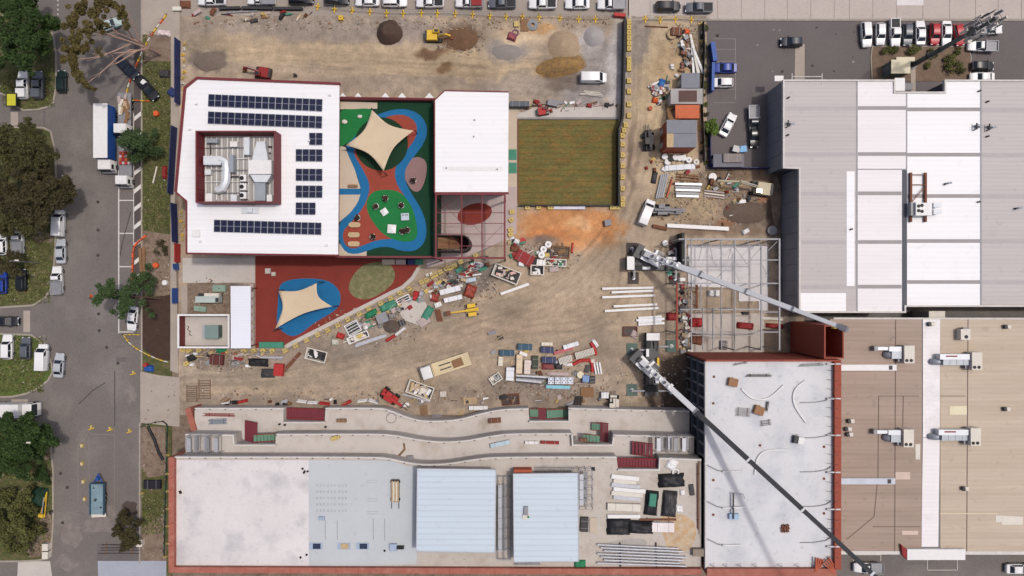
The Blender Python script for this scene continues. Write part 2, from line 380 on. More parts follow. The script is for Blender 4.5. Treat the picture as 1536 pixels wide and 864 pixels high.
# north street: concrete parking apron made of slabs
ap = struct('parking_apron', MB().sheet(pl(rect(270, -420, 944, 24)), -.02), concrete_road)
ap2 = struct('concrete_apron', MB().sheet(pl(rect(942, -420, 2000, 33)), -.02), kerbm)
xs = [943, 975, 1010, 1042, 1076, 1112, 1147, 1181, 1216, 1251, 1274, 1309, 1345, 1384, 1424, 1463, 1497, 1532, 1570, 1606]
for r_, (y0, y1) in enumerate(((-60, -31), (-31, -2), (-2, 28.5))):
    for i in range(len(xs) - 1):
        B('concrete_slab', MB().prism(pl(rect(xs[i] + .35, y0 + .3, xs[i + 1] - .35, y1 - .3)), -.05, .03 + random.uniform(-.004, .004)), concrete_pink, ap2)
B('concrete_slab', MB().prism(pl(rect(1345, -10, 1385, 8)), .0, .042), M('new_concrete', (226, 220, 218), .9), ap2)
B('kerb', MB().strip(pl([(943, 29.8), (2000, 30.5)]), .35, -.05, .12), kerbm, ap2)
# asphalt yards
cp = struct('car_park', MB().sheet(pl([(1060, 30), (2000, 31), (2000, 140), (1160, 140), (1160, 256), (1060, 254)]), -.012), asphalt_dark)
struct('car_park', MB().sheet(pl(rect(1250, 815, 2000, 1100)), -.012), asphalt)
struct('service_lane', MB().sheet(pl(rect(1170, 440, 1700, 520)), -.01), asphalt)
struct('driveway_strip', MB().sheet(pl([(1193, 68), (1207, 66), (1207, 122), (1192, 122)]), -.006), concrete_path)
faint = M('faded_line', (150, 143, 140), .9)
for y in (58, 74, 92, 112, 134, 154): B('painted_line', MB().sheet(pl(rect(1070, y - .3, 1103, y + .3)), -.007), faint, cp)
B('painted_line', MB().sheet(pl(rect(1103, 58, 1103.8, 150)), -.007), faint, cp)
for i in range(14):
    x, y = random.uniform(1075, 1290), random.uniform(36, 118)
    B('gum_stain', MB().ell((*P2(x, y), -.0072), random.uniform(.1, .4), random.uniform(.1, .3), random.random(), 9), random.choice([faint, crk]), cp)

# ---------------------------------------------------------------- site ground: one sheet of soil, uneven, soil colours and some painted shade in a colour attribute
x0, x1, y0, y1, st = 268, 1206, 24, 622, 2.0
gx = np.arange(x0, x1 + .1, st); gy = np.arange(y0, y1 + .1, st); X, Y = np.meshgrid(gx, gy); ny, nx = X.shape
rng = np.random.RandomState(3)
def vnoise(fx, fy, seed):
    r = np.random.RandomState(seed); g = r.rand(int((y1 - y0) * fy) + 4, int((x1 - x0) * fx) + 4)
    u = (X - x0) * fx; v = (Y - y0) * fy; i = u.astype(int); j = v.astype(int); a = u - i; c = v - j
    a = a * a * (3 - 2 * a); c = c * c * (3 - 2 * c)
    return (g[j, i] * (1 - a) + g[j, i + 1] * a) * (1 - c) + (g[j + 1, i] * (1 - a) + g[j + 1, i + 1] * a) * c
def fbm(f, seed, o=4, ay=1.0): return sum(vnoise(f * 2 ** k, f * ay * 2 ** k, seed + k) * .5 ** k for k in range(o)) / sum(.5 ** k for k in range(o))
W1 = fbm(.05, 11) - .5; W2 = fbm(.05, 21) - .5; N3 = fbm(.12, 31, 3); NS = fbm(.012, 41, 4, 5.0); ND = fbm(.02, 71, 5)
C = np.zeros((ny, nx, 3)); C[:] = (170, 150, 126)
def blob(cx, cy, rx, ry, rgb, a=1.0, rot=0, soft=.35, rough=1.0):
    th = math.radians(rot); dx = X - cx + W1 * 22 * rough; dy = Y - cy + W2 * 22 * rough
    u = (dx * math.cos(th) + dy * math.sin(th)) / rx; v = (-dx * math.sin(th) + dy * math.cos(th)) / ry
    d = np.sqrt(u * u + v * v) + (N3 - .5) * .35 * rough
    m = np.clip((1 + soft - d) / (2 * soft), 0, 1); m = (m * m * (3 - 2 * m) * a)[..., None]
    C[:] = C * (1 - m) + np.array(rgb) * m
HZ = np.zeros((ny, nx))
for a in ((470, 45, 220, 22, (152, 138, 124), .9), (520, 82, 260, 14, (194, 170, 134), .9), (400, 70, 110, 16, (188, 164, 130), .8, 8), (700, 105, 160, 14, (198, 172, 132), .7), (560, 125, 200, 12, (160, 142, 122), .7),
          (312, 90, 28, 16, (124, 110, 100), .95), (600, 50, 40, 14, (140, 126, 116), .7), (690, 56, 30, 20, (112, 84, 62), .95), (650, 80, 26, 8, (122, 88, 60), .85), (668, 104, 12, 6, (138, 98, 62), .8), (730, 85, 70, 10, (204, 178, 136), .6),
          (762, 76, 34, 16, (142, 134, 128), .8), (790, 52, 46, 18, (204, 178, 140), .85), (810, 45, 20, 10, (196, 142, 84), .7), (880, 110, 56, 60, (158, 151, 147), .9), (924, 95, 12, 80, (188, 184, 181), .8, 3), (780, 130, 60, 20, (156, 142, 128), .7),
          (845, 75, 26, 22, (164, 142, 116), .8), (890, 55, 17, 17, (168, 162, 158), .9), (842, 100, 38, 15, (150, 118, 74), 1.0, -8, .15, .6), (845, 122, 26, 14, (128, 110, 94), .8),
          (1000, 170, 50, 160, (192, 168, 130), .95), (955, 60, 16, 40, (150, 138, 128), .8), (1010, 100, 30, 40, (184, 152, 108), .6), (955, 240, 20, 70, (182, 160, 130), .7), (948, 235, 7, 45, (142, 120, 100), .7),
          (855, 343, 82, 38, (206, 138, 80), 1.0, 0, .22), (868, 335, 16, 12, (228, 174, 118), .8), (820, 355, 34, 14, (210, 124, 66), .6), (805, 375, 36, 18, (146, 130, 116), .8), (820, 362, 18, 9, (108, 94, 84), .6),
          (880, 440, 130, 70, (184, 162, 132), .7), (800, 480, 180, 26, (180, 156, 128), .6, -12), (560, 560, 240, 16, (176, 156, 130), .6, -6), (700, 420, 44, 26, (124, 114, 106), .85, -20), (560, 500, 90, 26, (146, 134, 122), .6, -24), (440, 530, 60, 22, (140, 124, 110), .8, -10),
          (400, 600, 130, 9, (150, 134, 118), .8), (330, 560, 60, 18, (172, 156, 134), .6), (820, 585, 100, 26, (142, 126, 112), .8), (660, 600, 70, 18, (152, 134, 116), .7), (900, 540, 30, 50, (156, 138, 118), .6), (1020, 580, 50, 60, (92, 76, 66), .95), (1000, 545, 40, 14, (112, 92, 76), .7),  # last two: building shade and wet soil by the lower crane, painted dark
          (1080, 300, 80, 40, (152, 128, 102), .9), (1120, 318, 34, 18, (112, 94, 82), .9), (1165, 300, 16, 60, (84, 68, 58), .95), (1115, 262, 60, 12, (122, 98, 78), .8), (1150, 290, 10, 8, (200, 130, 86), .8), (1080, 345, 80, 10, (138, 112, 90), .8), (1040, 305, 40, 20, (186, 162, 124), .7), (1090, 335, 16, 6, (168, 104, 66), .6),
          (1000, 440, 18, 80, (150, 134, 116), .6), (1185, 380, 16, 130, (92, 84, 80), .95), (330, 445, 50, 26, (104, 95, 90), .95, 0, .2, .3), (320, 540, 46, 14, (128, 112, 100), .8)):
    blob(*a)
LUM = C.mean(-1, keepdims=True); C[:] = (C * .80 + LUM * .20) * np.array((1.045, 1.035, 1.03))
f = (.86 + .28 * ND) * (.89 + .22 * N3) * (.93 + .14 * NS)
f *= 1 - .10 * (fbm(.3, 91, 2) - .5)
# wheel ruts: pairs of shallow darker tracks along the haul routes
def ruts(pts, off=7, a=.10, w=2.2):
    pts = smoothline(pts, 2)
    D = np.full((ny, nx), 1e9); sg = np.zeros((ny, nx))
    for (ax, ay), (bx, by) in zip(pts, pts[1:]):
        dx, dy = bx - ax, by - ay; L2 = dx * dx + dy * dy + 1e-6
        t = np.clip(((X - ax) * dx + (Y - ay) * dy) / L2, 0, 1); d = np.hypot(X - ax - t * dx + W1 * 5, Y - ay - t * dy + W2 * 5)
        D = np.minimum(D, d)
    m = np.exp(-((D - off) / w) ** 2) * (.5 + N3)
    return m
RT = sum(ruts(*r) for r in (([(275, 575), (480, 560), (650, 500), (800, 450), (890, 380), (945, 290), (965, 150), (960, 40)],), ([(275, 565), (500, 545), (700, 470), (860, 430), (935, 350), (960, 260), (985, 120)], 6), ([(280, 585), (520, 585), (720, 520), (900, 500), (940, 440)], 7),
    ([(285, 70), (450, 85), (640, 95), (860, 130)], 6), ([(290, 60), (480, 95), (760, 110), (900, 70)], 7), ([(640, 470), (780, 500), (930, 480)], 6), ([(300, 95), (420, 80), (600, 110), (640, 130), (900, 140)], 5)))
f *= 1 - .05 * np.clip(RT, 0, 1.5)
rt_ = random.Random(8); FT = 0
for k in range(26):
    o1, o2, o3 = rt_.uniform(-26, 26), rt_.uniform(-34, 34), rt_.uniform(-30, 30); base = [[(275, 572), (480, 560 + o1 * .5), (660, 505 + o2), (820, 450 + o3), (900, 380 + o1), (950, 280), (965 + o1 * .4, 60)], [(285, 75 + o1 * .4), (450, 85 + o2 * .6), (640, 95 + o3 * .7), (900, 115 + o1)], [(560, 560 + o1), (760, 500 + o2), (930, 470 + o3), (940, 380 + o1)]][k % 3]
    FT = FT + ruts(base, rt_.choice((5.5, 6.5)), 0, 1.1)
f *= 1 - .04 * np.clip(FT, 0, 2)
C *= f[..., None]
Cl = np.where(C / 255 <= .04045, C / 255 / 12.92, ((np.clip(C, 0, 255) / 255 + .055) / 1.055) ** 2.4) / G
Z = .02 + .10 * (ND - .2) + .05 * (N3 - .5) - .05 * np.clip(RT, 0, 1)
def hump(cx, cy, rx, ry, h):
    global Z
    d = np.sqrt(((X - cx + W1 * 10) / rx) ** 2 + ((Y - cy + W2 * 10) / ry) ** 2); Z = Z + h * np.clip(1 - d, 0, 1) ** 1.3 * (.6 + .8 * N3)
hump(650, 80, 26, 8, .3); hump(948, 235, 7, 45, .4); hump(1165, 300, 12, 60, -.4); hump(868, 335, 18, 12, .3)
HG = Z
def gz(px, py):
    i = int(round((px - x0) / st)); j = int(round((py - y0) / st))
    return float(Z[max(0, min(ny - 1, j)), max(0, min(nx - 1, i))]) if x0 <= px <= x1 and y0 <= py <= y1 else 0.0
V = np.stack([(X - 768) * S, (432 - Y) * S, Z], -1).reshape(-1, 3)
idx = np.arange(nx * ny).reshape(ny, nx); F = np.stack([idx[1:, :-1], idx[1:, 1:], idx[:-1, 1:], idx[:-1, :-1]], -1).reshape(-1, 4)
F = F[~((X.ravel()[F[:, 0]] >= 1060) & (Y.ravel()[F[:, 0]] <= 254))]
me = bpy.data.meshes.new('site_soil'); me.vertices.add(len(V)); me.vertices.foreach_set('co', V.ravel().astype(np.float32))
me.loops.add(F.size); me.loops.foreach_set('vertex_index', F.ravel().astype(np.int32)); me.polygons.add(len(F)); me.polygons.foreach_set('loop_start', np.arange(0, F.size, 4, dtype=np.int32))
me.update(calc_edges=True); ca = me.color_attributes.new('soil', 'FLOAT_COLOR', 'POINT')
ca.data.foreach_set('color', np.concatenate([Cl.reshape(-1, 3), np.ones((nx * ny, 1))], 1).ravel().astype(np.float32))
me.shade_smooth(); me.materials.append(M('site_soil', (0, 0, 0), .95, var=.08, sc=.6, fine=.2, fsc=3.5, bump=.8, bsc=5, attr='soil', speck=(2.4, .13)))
soil = bpy.data.objects.new('site_soil', me); link(soil); soil['kind'] = 'structure'

# loose stones and offcuts strewn over the yard: nobody could count them
def scatter(name, label, zones, mats, smin, smax, seed):
    r = random.Random(seed); b = MB()
    for (cx, cy, rx, ry, n) in zones:
        for _ in range(n):
            a = r.uniform(0, 6.28); q = r.random() ** .6; x = cx + rx * q * math.cos(a); y = cy + ry * q * math.sin(a); s_ = r.uniform(smin, smax)
            p = P(x, y); z = gz(x, y)
            b.box((p.x, p.y, z + s_ * .2), (s_ * r.uniform(.6, 2.2), s_ * r.uniform(.5, 1), s_ * .5), r.uniform(0, 3.14), r.randrange(len(mats)), .8)
    o = B(name, b, mats); setp(o, label, None, None, 'stuff'); return o
scatter('rubble', 'small stones and offcuts strewn over the bare site soil', ((560, 490, 90, 30, 420), (690, 430, 60, 30, 420), (820, 385, 50, 22, 300), (830, 570, 90, 30, 420), (600, 590, 320, 12, 420), (1030, 60, 28, 30, 260), (1060, 300, 90, 45, 520), (1010, 240, 30, 20, 200), (690, 60, 40, 25, 200), (600, 35, 320, 12, 450), (340, 540, 60, 18, 300), (1030, 450, 22, 70, 420), (980, 560, 60, 50, 260), (850, 160, 75, 8, 160), (330, 440, 50, 25, 60)),
        [M('stone_pale', (192, 180, 164), .9), M('stone_dark', (112, 98, 88), .9), timber_dk, M('stone_grey', (150, 142, 134), .9), M('stone_tan', (168, 146, 120), .9)], .08, .32, 5)
# ================================================================ BUILDINGS
# ---------- school building with solar panels (roof at 11 m)
ZR = 11.0
def building(name, label, loc): return T(name, label, 'building', loc)
rp = pl([(297, 118), (509, 127), (507, 382), (280, 379), (280, 302), (264, 288), (278, 132)], ZR)
c0 = P(390, 250, ZR)
sch = building('school_building', 'school building with white ribbed roof, solar panels and maroon plant screen', (c0.x, c0.y, 0))
B('wall', MB().prism(inset(rp, .7), 0, ZR - .35), maroon, sch)
roof = B('roof', MB().prism(rp, ZR - .3, ZR), roof_white, sch)
B('parapet', MB().strip(pl([(264, 288), (278, 132), (296, 117.5), (510, 126)], ZR), .42, ZR - .5, ZR + .25), maroon, roof)
B('parapet', MB().strip(pl([(264, 288), (280, 302), (280, 380), (508, 383)], ZR), .28, ZR - .5, ZR + .1), maroon, roof)
for x, y in ((295, 156), (285, 194), (301, 362), (495, 143), (464, 211), (490, 368)):
    p = P(x, y, ZR); B('roof_vent', MB().box((p.x, p.y, ZR + .15), (.5, .4, .3), 0, 0, .7), whitem, roof)
p = P(295, 350, ZR); B('roof_hatch', MB().box((p.x, p.y, ZR + .14), (1.3, 1.2, .28)), whitem, roof)
p = P(376, 315, ZR); B('access_platform', MB().box((p.x, p.y, ZR + .25), (3.0, 1.2, .06)).box((p.x + .1, p.y, ZR + .45), (.9, 1.0, .5)), duct, roof)
# plant enclosure
ZT = 14.0
q = [P2(294, 197, ZT), P2(412, 197, ZT), P2(412, 303, ZT), P2(294, 303, ZT)]
q = [(q[0][0], q[0][1]), (q[1][0], q[1][1]), (q[2][0], q[2][1]), (q[3][0], q[3][1])]
enc = B('plant_screen', MB().strip(q, .22, ZR + .01, ZT, closed=True), maroon, sch)
for k in range(1, 5):
    t = k / 5; xx = q[0][0] + .14; yy = q[0][1] + (q[3][1] - q[0][1]) * t
    B('screen_post', MB().box((xx, yy, 12.5), (.14, .14, 2.9)), redd, enc)
fx0, fy0 = q[3]; fx1, fy1 = q[1]
dk = M('plant_deck', (176, 172, 168), .7, var=.12, sc=1, rib=(0, .55, .3))
B('plant_deck', MB().box(((fx0 + fx1) / 2, (fy0 + fy1) / 2, ZR + .06), (fx1 - fx0 - .3, fy1 - fy0 - .3, .1)), dk, sch)
ZP = ZR + .12
def wbox(b, x0, y0, x1, y1, z0, z1, mi=0, ref=None):
    z = ref if ref is not None else z1
    a = P(x0, y0, z); c = P(x1, y1, z)
    return b.box(((a.x + c.x) / 2, (a.y + c.y) / 2, (z0 + z1) / 2), (abs(c.x - a.x), abs(c.y - a.y), z1 - z0), 0, mi)
for k in range(13):
    x = 309 + k * 8; B('deck_joist', MB().beam(P(x, 206, ZP + .1), P(x, 300, ZP + .1), .16, .06), whitem, sch)
d1 = wbox(MB(), 305, 234, 331, 247, ZP + .3, ZP + 1.6); B('air_duct', d1, duct, sch)
B('air_duct', MB().tube([P(331, 240, ZP + 1), P(339, 243, ZP + 1), P(340, 256, ZP + 1), P(339, 272, ZP + 1), P(334, 283, ZP + .9), P(326, 285, ZP + .7)], .72, 8), duct, sch, 40)
B('air_handler', wbox(MB(), 373, 240, 407, 261, ZP + .2, ZP + 2.2), whitem, sch)
def taper(x0, y0, x1, w0, xb0, y1, xb1, z0, z1):
    v = [P(x0, y0, z1), P(x1, y0, z1), P(xb1, y1, z1), P(xb0, y1, z1)]; return MB().prism([(a.x, a.y) for a in v], z0, z1)
B('air_duct', taper(385, 212, 397, 0, 378, 240, 402, ZP + .3, ZP + 1.7), duct, sch)
B('air_duct', taper(375, 262, 407, 0, 382, 273, 400, ZP + .3, ZP + 1.9), duct, sch)
B('air_duct', wbox(MB(), 382, 273, 398, 301, ZP + .3, ZP + 1.5), ductblue, sch)
B('fan_unit', wbox(MB(), 400, 292, 408, 304, ZP + .2, ZP + 1.5), whitem, sch)
for k, y in enumerate((262, 275, 288)):
    u = B('condenser_unit', wbox(MB(), 360, y, 369, y + 10, ZP + .3, ZP + 1.4), whitem, sch); p = P(362.5, y + 5, ZP + 1.4)
    B('fan_grille', MB().cyl((p.x, p.y, ZP + 1.41), .38, .05, 12), black, u)
for k, (xa, ya, xb_, yb_, m_) in enumerate(((307, 254, 316, 262, duct), (345, 212, 356, 220, whitem), (346, 292, 355, 302, duct), (309, 208, 326, 214, ductblue), (366, 206, 374, 232, duct), (308, 290, 318, 302, whitem), (344, 232, 350, 258, ductblue))): B('plant_unit', wbox(MB(), xa, ya, xb_, yb_, ZP + .2, ZP + .8 + .12 * k), m_, sch)
for k in range(5): B('pipe', MB().tube([P(307, 222 + k * 17, ZP + .4), P(371, 221 + k * 17, ZP + .45)], .07, 6), [grey_steel, whitem][k % 2], sch)
for pts in ([(316, 214), (316, 232)], [(345, 265), (358, 265)], [(400, 220), (408, 220)], [(398, 228), (406, 230)]):
    B('pipe', MB().tube([P(*pts[0], ZP + .5), P(*pts[1], ZP + .5)], .12, 6), darksteel, sch)
# solar arrays: each panel its own part
pvm = None
def panel_mesh(w, h):
    b = MB().box((0, 0, 0), (w, h, .05), 0, 0).box((0, h * .245, .028), (w * .92, h * .45, .012), 0, 1).box((0, -h * .245, .028), (w * .92, h * .45, .012), 0, 1)
    return mesh_of(b, [pvframe, pvblue], None, 'solar_panel')
kk = (1 - 11.2 / H) * S
pvm = panel_mesh(9.55 * kk, 18.4 * kk)
def array(x, y, n, slope, label, pitch=10.1):
    p = P(x, y, 11.2); t = T('solar_array', label, 'solar panels', (p.x, p.y, ZR), 0, 'solar arrays on the white roof')
    B('mounting_rail', MB().beam((p.x, p.y - .5, 11.07), (p.x + n * pitch * kk, p.y - .5 - slope * n * pitch * kk, 11.07), .06, .13).beam((p.x, p.y - 1.6, 11.07), (p.x + n * pitch * kk, p.y - 1.6 - slope * n * pitch * kk, 11.07), .06, .13), grey_steel, t)
    for k in range(n):
        o = bpy.data.objects.new('panel', pvm); link(o, t); o.location = ((k + .5) * pitch * kk, -9.2 * kk - slope * (k + .5) * pitch * kk, .165); o.rotation_euler = (0, 0, -math.atan(slope))
array(312, 141, 17, .045, 'longest solar row, seventeen panels along the north roof edge')
array(311.5, 167, 17, .042, 'row of seventeen panels between the northern row and the plant screen')
array(463.5, 199, 2, .01, 'pair of solar panels, smallest of the arrays')
array(443.3, 223.5, 4, .01, 'block of four panels directly below the pair of panels')
array(443.3, 252.8, 4, .01, 'block of four panels, middle one of three such blocks')
array(443.3, 278, 4, .01, 'block of four panels directly above the block of three')
array(443.2, 303.5, 3, .01, 'block of three solar panels')
array(320.5, 329.5, 16, .028, 'row of sixteen solar panels along the south side of the roof')
# ---------- second school wing
rp2 = pl([(667, 136), (763, 138), (762, 288), (652, 288), (652, 150)], ZR); c0 = P(707, 214, ZR)
w2 = building('school_wing', 'smaller white-roofed school wing with one chamfered corner', (c0.x, c0.y, 0))
B('wall', MB().prism(inset(rp2, .9), 0, ZR - .3), maroon, w2)
r2 = B('roof', MB().prism(rp2, ZR - .3, ZR), roof_white2, w2)
B('parapet', MB().strip(pl([(652, 289), (652, 150), (667, 136), (763, 138)], ZR), .2, ZR - .4, ZR + .08), maroon, r2)
B('gutter', MB().strip(pl([(652, 289.5), (763, 289.5)], ZR), .35, ZR - .4, ZR + .02), maroon, r2)
B('ridge_cap', MB().strip(pl([(664, 252.5), (754, 253.5)], ZR), .6, ZR, ZR + .05), whitem, r2)
for x, y in ((670, 252), (746, 254), (711, 205), (712, 180)):
    p = P(x, y, ZR); B('roof_vent', MB().cyl((p.x, p.y, ZR), .12, .3, 8), grey_steel, r2)
# ---------- maroon pergola frame over the paved court
fr = T('steel_pergola', 'open maroon steel frame attached to the white-roofed wing', 'pergola', (*P2(705, 338, ZR), 0))
for x in (654, 692.5, 723, 757):
    B('beam', MB().beam(P(x, 291, ZR - .2), P(x, 387, ZR - .2), .3 if x in (654, 757) else .18, .3), maroon, fr)
for y in (291, 319, 335, 351, 369, 387):
    B('rafter', MB().beam(P(654, y, ZR - .12), P(757, y, ZR - .12), .34 if y in (291, 387) else .1, .2), maroon, fr)
for (a, b_) in (((654, 319), (692, 291)), ((654, 335), (692, 369)), ((723, 369), (757, 335)), ((692, 319), (723, 351)), ((654, 291), (692, 335))):
    B('tie_rod', MB().tube([P(*a, ZR - .2), P(*b_, ZR - .2)], .03, 5), maroon, fr)
for x, y in ((654, 387), (757, 387), (757, 291), (705, 387)):
    p = P(x, y, ZR - .3); B('column', MB().box((p.x, p.y, (ZR - .3) / 2), (.28, .28, ZR - .3)), maroon, fr)
ct = struct('paved_court', MB().prism(pl([(660, 280), (775, 280), (775, 350), (752, 362), (700, 385), (640, 402), (640, 280)], .1), 0, .12), pink_floor)
p = P(712, 321, .14); B('painted_ellipse', MB().ell((p.x, p.y, .13), 3.3, 1.95, R(15), z1=.135), rubber_maroon, ct)
for k in range(4): B('paving_joint', MB().strip(pl([(662 + k * 30, 292), (662 + k * 30, 372)], .12), .07, .1, .1215), grey_wall, ct)
struct('paved_strip', MB().prism(pl([(763, 150), (779, 165), (777, 308), (770, 310), (765, 360), (756, 360)], .05), 0, .08), beige_floor)
for y in (232, 252): p = P(769, y, .1); struct('teal_pad', MB().box((p.x, p.y, .1), (1.5, 2.0, .06)), tealm)
# timber stair in a dark oval shell, from the deck down to the court
sp = P(680, 364, 4); stt = T('stair', 'timber-treaded stair in a dark rounded shell below the maroon frame', 'stair', (sp.x, sp.y, .12))
def stad(x0, x1, y0, y1, z, n=8):
    pts = [(x0, y0), (x1, y0)]
    for k in range(1, n): a = -math.pi / 2 + math.pi * k / n; pts.append((x1 + math.cos(a) * (y1 - y0) / 2, (y0 + y1) / 2 + math.sin(a) * (y1 - y0) / 2))
    return pl(pts + [(x1, y1), (x0, y1)], z)
shell = stad(654, 693, 353, 376, 6)
B('stair_shell', MB().strip(shell, .22, .12, 6.0, closed=True), M('dark_brown_panel', (62, 44, 42), .7), stt)
for k in range(13):
    x = 656 + k * 2.6; z = 5.8 - k * .42
    a = P(x, 356, z); c = P(x + 2.3, 373, z)
    B('tread', MB().box(((a.x + c.x) / 2, (a.y + c.y) / 2, z), (.3, abs(c.y - a.y), .08)), timber_dk, stt)
B('landing', MB().box((P(695, 364, .3).x, P(695, 364, .3).y, .25), (2.0, 2.2, .25)), M('dark_landing', (70, 52, 50), .8), stt)
B('string_wall', MB().beam(P(656, 364.5, 5.7), P(690, 364.5, .4), .12, .3), redd, stt)
# ---------- raised play deck (7.5 m) between the wings
ZD = 7.5
dp = pl([(509, 148), (656, 150), (655, 386), (505, 386)], ZD); c0 = P(580, 268, ZD)
deck = T('play_deck', 'raised play deck with dark green synthetic turf and winding blue path', 'playground', (c0.x, c0.y, 0))
B('deck_structure', MB().prism(dp, 0, ZD), turf_dark, deck)
def lay(name, pts, m, lv, sm=2):
    return B(name, MB().sheet(pl(smoothpoly(pts, sm) if sm else pts, ZD), ZD + .004 * lv), m, deck)
lay('beige_paving', [(508, 152), (566, 154), (566, 163), (508, 164)], beige_floor, 1, 0)
lay('beige_paving', [(508, 218), (522, 222), (541, 283), (508, 283)], beige_floor, 1, 0)
lay('beige_paving', [(508, 291), (543, 291), (530, 315), (508, 334)], beige_floor, 1, 0)
lay('beige_paving', [(508, 364), (522, 379), (550, 375), (550, 384), (508, 384)], beige_floor, 1, 0)
lay('green_rubber', [(508, 163), (530, 164), (553, 162), (560, 168), (549, 187), (535, 205), (512, 220), (508, 220)], rubber_green, 2)
lay('blue_path', [(508, 283), (539, 283), (541, 288), (539, 292), (508, 292)], rubber_blue, 2, 0)
lay('blue_path', [(572, 170), (590, 164.2), (610, 163.5), (628, 170), (639, 184), (641, 197), (637, 213), (625, 230), (614, 243), (607, 257), (608, 273), (617, 290), (631, 312), (639, 333), (640, 353), (634, 368), (621, 377), (602, 376.5), (584, 370), (566, 371), (548, 377.5), (533, 381.5), (519, 379), (508.5, 364), (508.5, 333), (524, 321), (537, 304), (541.5, 288), (538.5, 272), (531, 251), (521, 230), (518, 218), (533, 205), (545, 188), (558, 174)], rubber_blue, 3, 1)
lay('red_rubber', [(590, 172), (609, 172.5), (624, 183), (626, 200), (618, 216), (602, 234), (592.5, 252), (592.5, 270), (602, 288), (618, 309), (625, 333), (625, 352), (616, 361), (593, 358), (566, 359.5), (545, 368), (529, 374), (516.5, 367), (513, 348), (527, 333), (545, 312), (554.5, 288), (553.5, 272), (542.5, 251), (531, 233), (532, 220), (551, 197), (568, 180)], rubber_red, 4, 1)
p = P(572, 216, ZD); B('turf_circle', MB().ell((p.x, p.y, ZD + .02), 40 * .1177, 40 * .1177, 0, 40), turf_dk2, deck)
lay('green_rubber', [(572, 284), (600, 286), (618, 308), (626, 337), (626, 360), (605, 364), (576, 354), (555, 328), (548, 306), (556, 289)], rubber_green, 6)
lay('mauve_rubber', [(627, 234), (641, 242), (639, 268), (630, 288), (618, 287), (608, 270), (603, 258), (611, 240)], mauve_floor, 2)
B('edge_wall', MB().strip(pl([(505, 150), (656, 152)], ZD), .3, ZD, ZD + 1.2), maroon, deck)
B('edge_rail', MB().strip(pl([(505, 146), (656, 148.5)], ZD + 1.2), .22, ZD + .9, ZD + 1.4), maroon, deck)
B('edge_wall', MB().strip(pl([(505, 385.5), (655, 386)], ZD), .35, ZD, ZD + 1.1), maroon, deck)
B('edge_wall', MB().strip(pl([(651, 152), (651, 385)], ZD), .2, ZD, ZD + 1.1), M('deep_green_wall', (22, 50, 38), .9), deck)
for k, x in enumerate((514, 537, 578, 603, 644)):
    a, b_, c = P(x - 7, 147, ZD + 1), P(x + 7, 147, ZD + 1), P(x, 139, ZD + 1)
    B('canopy_fin', MB().prism([(a.x, a.y), (b_.x, b_.y), (c.x, c.y)], ZD + .8, ZD + 1), whitem, deck)
def dthing(name, label, cat, x, y, b, mats, z=ZD + .028, group=None, smooth=None, rz=0):
    p = P(x, y, z); o = setp(B(name, b, mats, None, smooth, world=False), label, cat, group); o.location = (p.x, p.y, z); o.rotation_euler = (0, 0, rz); return o
def leafball(b, r, h, n, rnd, mi=0, s=.22):
    for _ in range(n):
        a = rnd.uniform(0, 6.28); e = rnd.uniform(-.2, 1.4); q_ = r * rnd.uniform(.6, 1)
        c = Vector((q_ * math.cos(a) * math.cos(e), q_ * math.sin(a) * math.cos(e), h + q_ * math.sin(e)))
        d1 = Vector((rnd.uniform(-1, 1), rnd.uniform(-1, 1), rnd.uniform(-.6, .6))).normalized() * s; d2 = Vector((rnd.uniform(-1, 1), rnd.uniform(-1, 1), rnd.uniform(-.6, .6))).normalized() * s * .6
        b.add([c - d1 - d2, c + d1 - d2, c + d1 + d2, c - d1 + d2], [(0, 1, 2, 3)], mi)
pot_leaf = M('pot_foliage', (70, 52, 42), .9, island=.4)
pots = ((578.5, 298, 'on the green rubber, topmost of its circle'), (564.5, 310, 'at the west rim of the green rubber'), (602.5, 308.5, 'at the east rim of the green rubber'), (537, 327, 'on red rubber above the oval benches'), (604, 347.5, 'left one of the touching pair on the green rubber'), (611.5, 345.5, 'right one of the touching pair on the green rubber'), (560, 355.5, 'on red rubber right of the oval benches'), (620.5, 271, 'on the mauve egg-shaped pad'))
for k, (x, y, w) in enumerate(pots):
    z = ZD + .028; p = P(x, y, z); t = T('planter_pot', 'round white planter with dark shrub ' + w, 'planter', (p.x, p.y, z), 0, 'round planters on the play deck')
    B('pot', MB().cyl((0, 0, 0), .42, .5, 16, 0, .55).cyl((0, 0, .5), .46, .02, 16, 1), [whitem, mulch], t, world=False)
    b = MB(); leafball(b, .46, .52, 60, random.Random(k)); B('shrub', b, pot_leaf, t, world=False)
for (x, y, s_, rz, lb, m) in ((577, 318, 1.15, 35, 'white square play table turned diagonally on green rubber', whitem), (588, 343.5, 1.5, -3, 'large white square play table with raised centre', whitem)):
    dthing('play_table', lb, 'table', x, y, MB().box((0, 0, .28), (s_, s_, .08)).box((0, 0, .4), (s_ * .98, s_ * .98, .16), 0, 0, .1).box((0, 0, .12), (s_ * .5, s_ * .5, .24)), m, rz=R(rz))
dthing('play_table', 'pale blue-grey square play table with two basins', 'table', 608, 325.5, MB().box((0, 0, .35), (1.4, 1.25, .12)).box((0, 0, .15), (1.1, 1, .3)).box((-.3, .3, .415), (.4, .3, .02), 0, 1).box((.3, .3, .415), (.4, .3, .02), 0, 1), [M('pale_blue_top', (196, 208, 216), .6), grey_wall], rz=R(3))
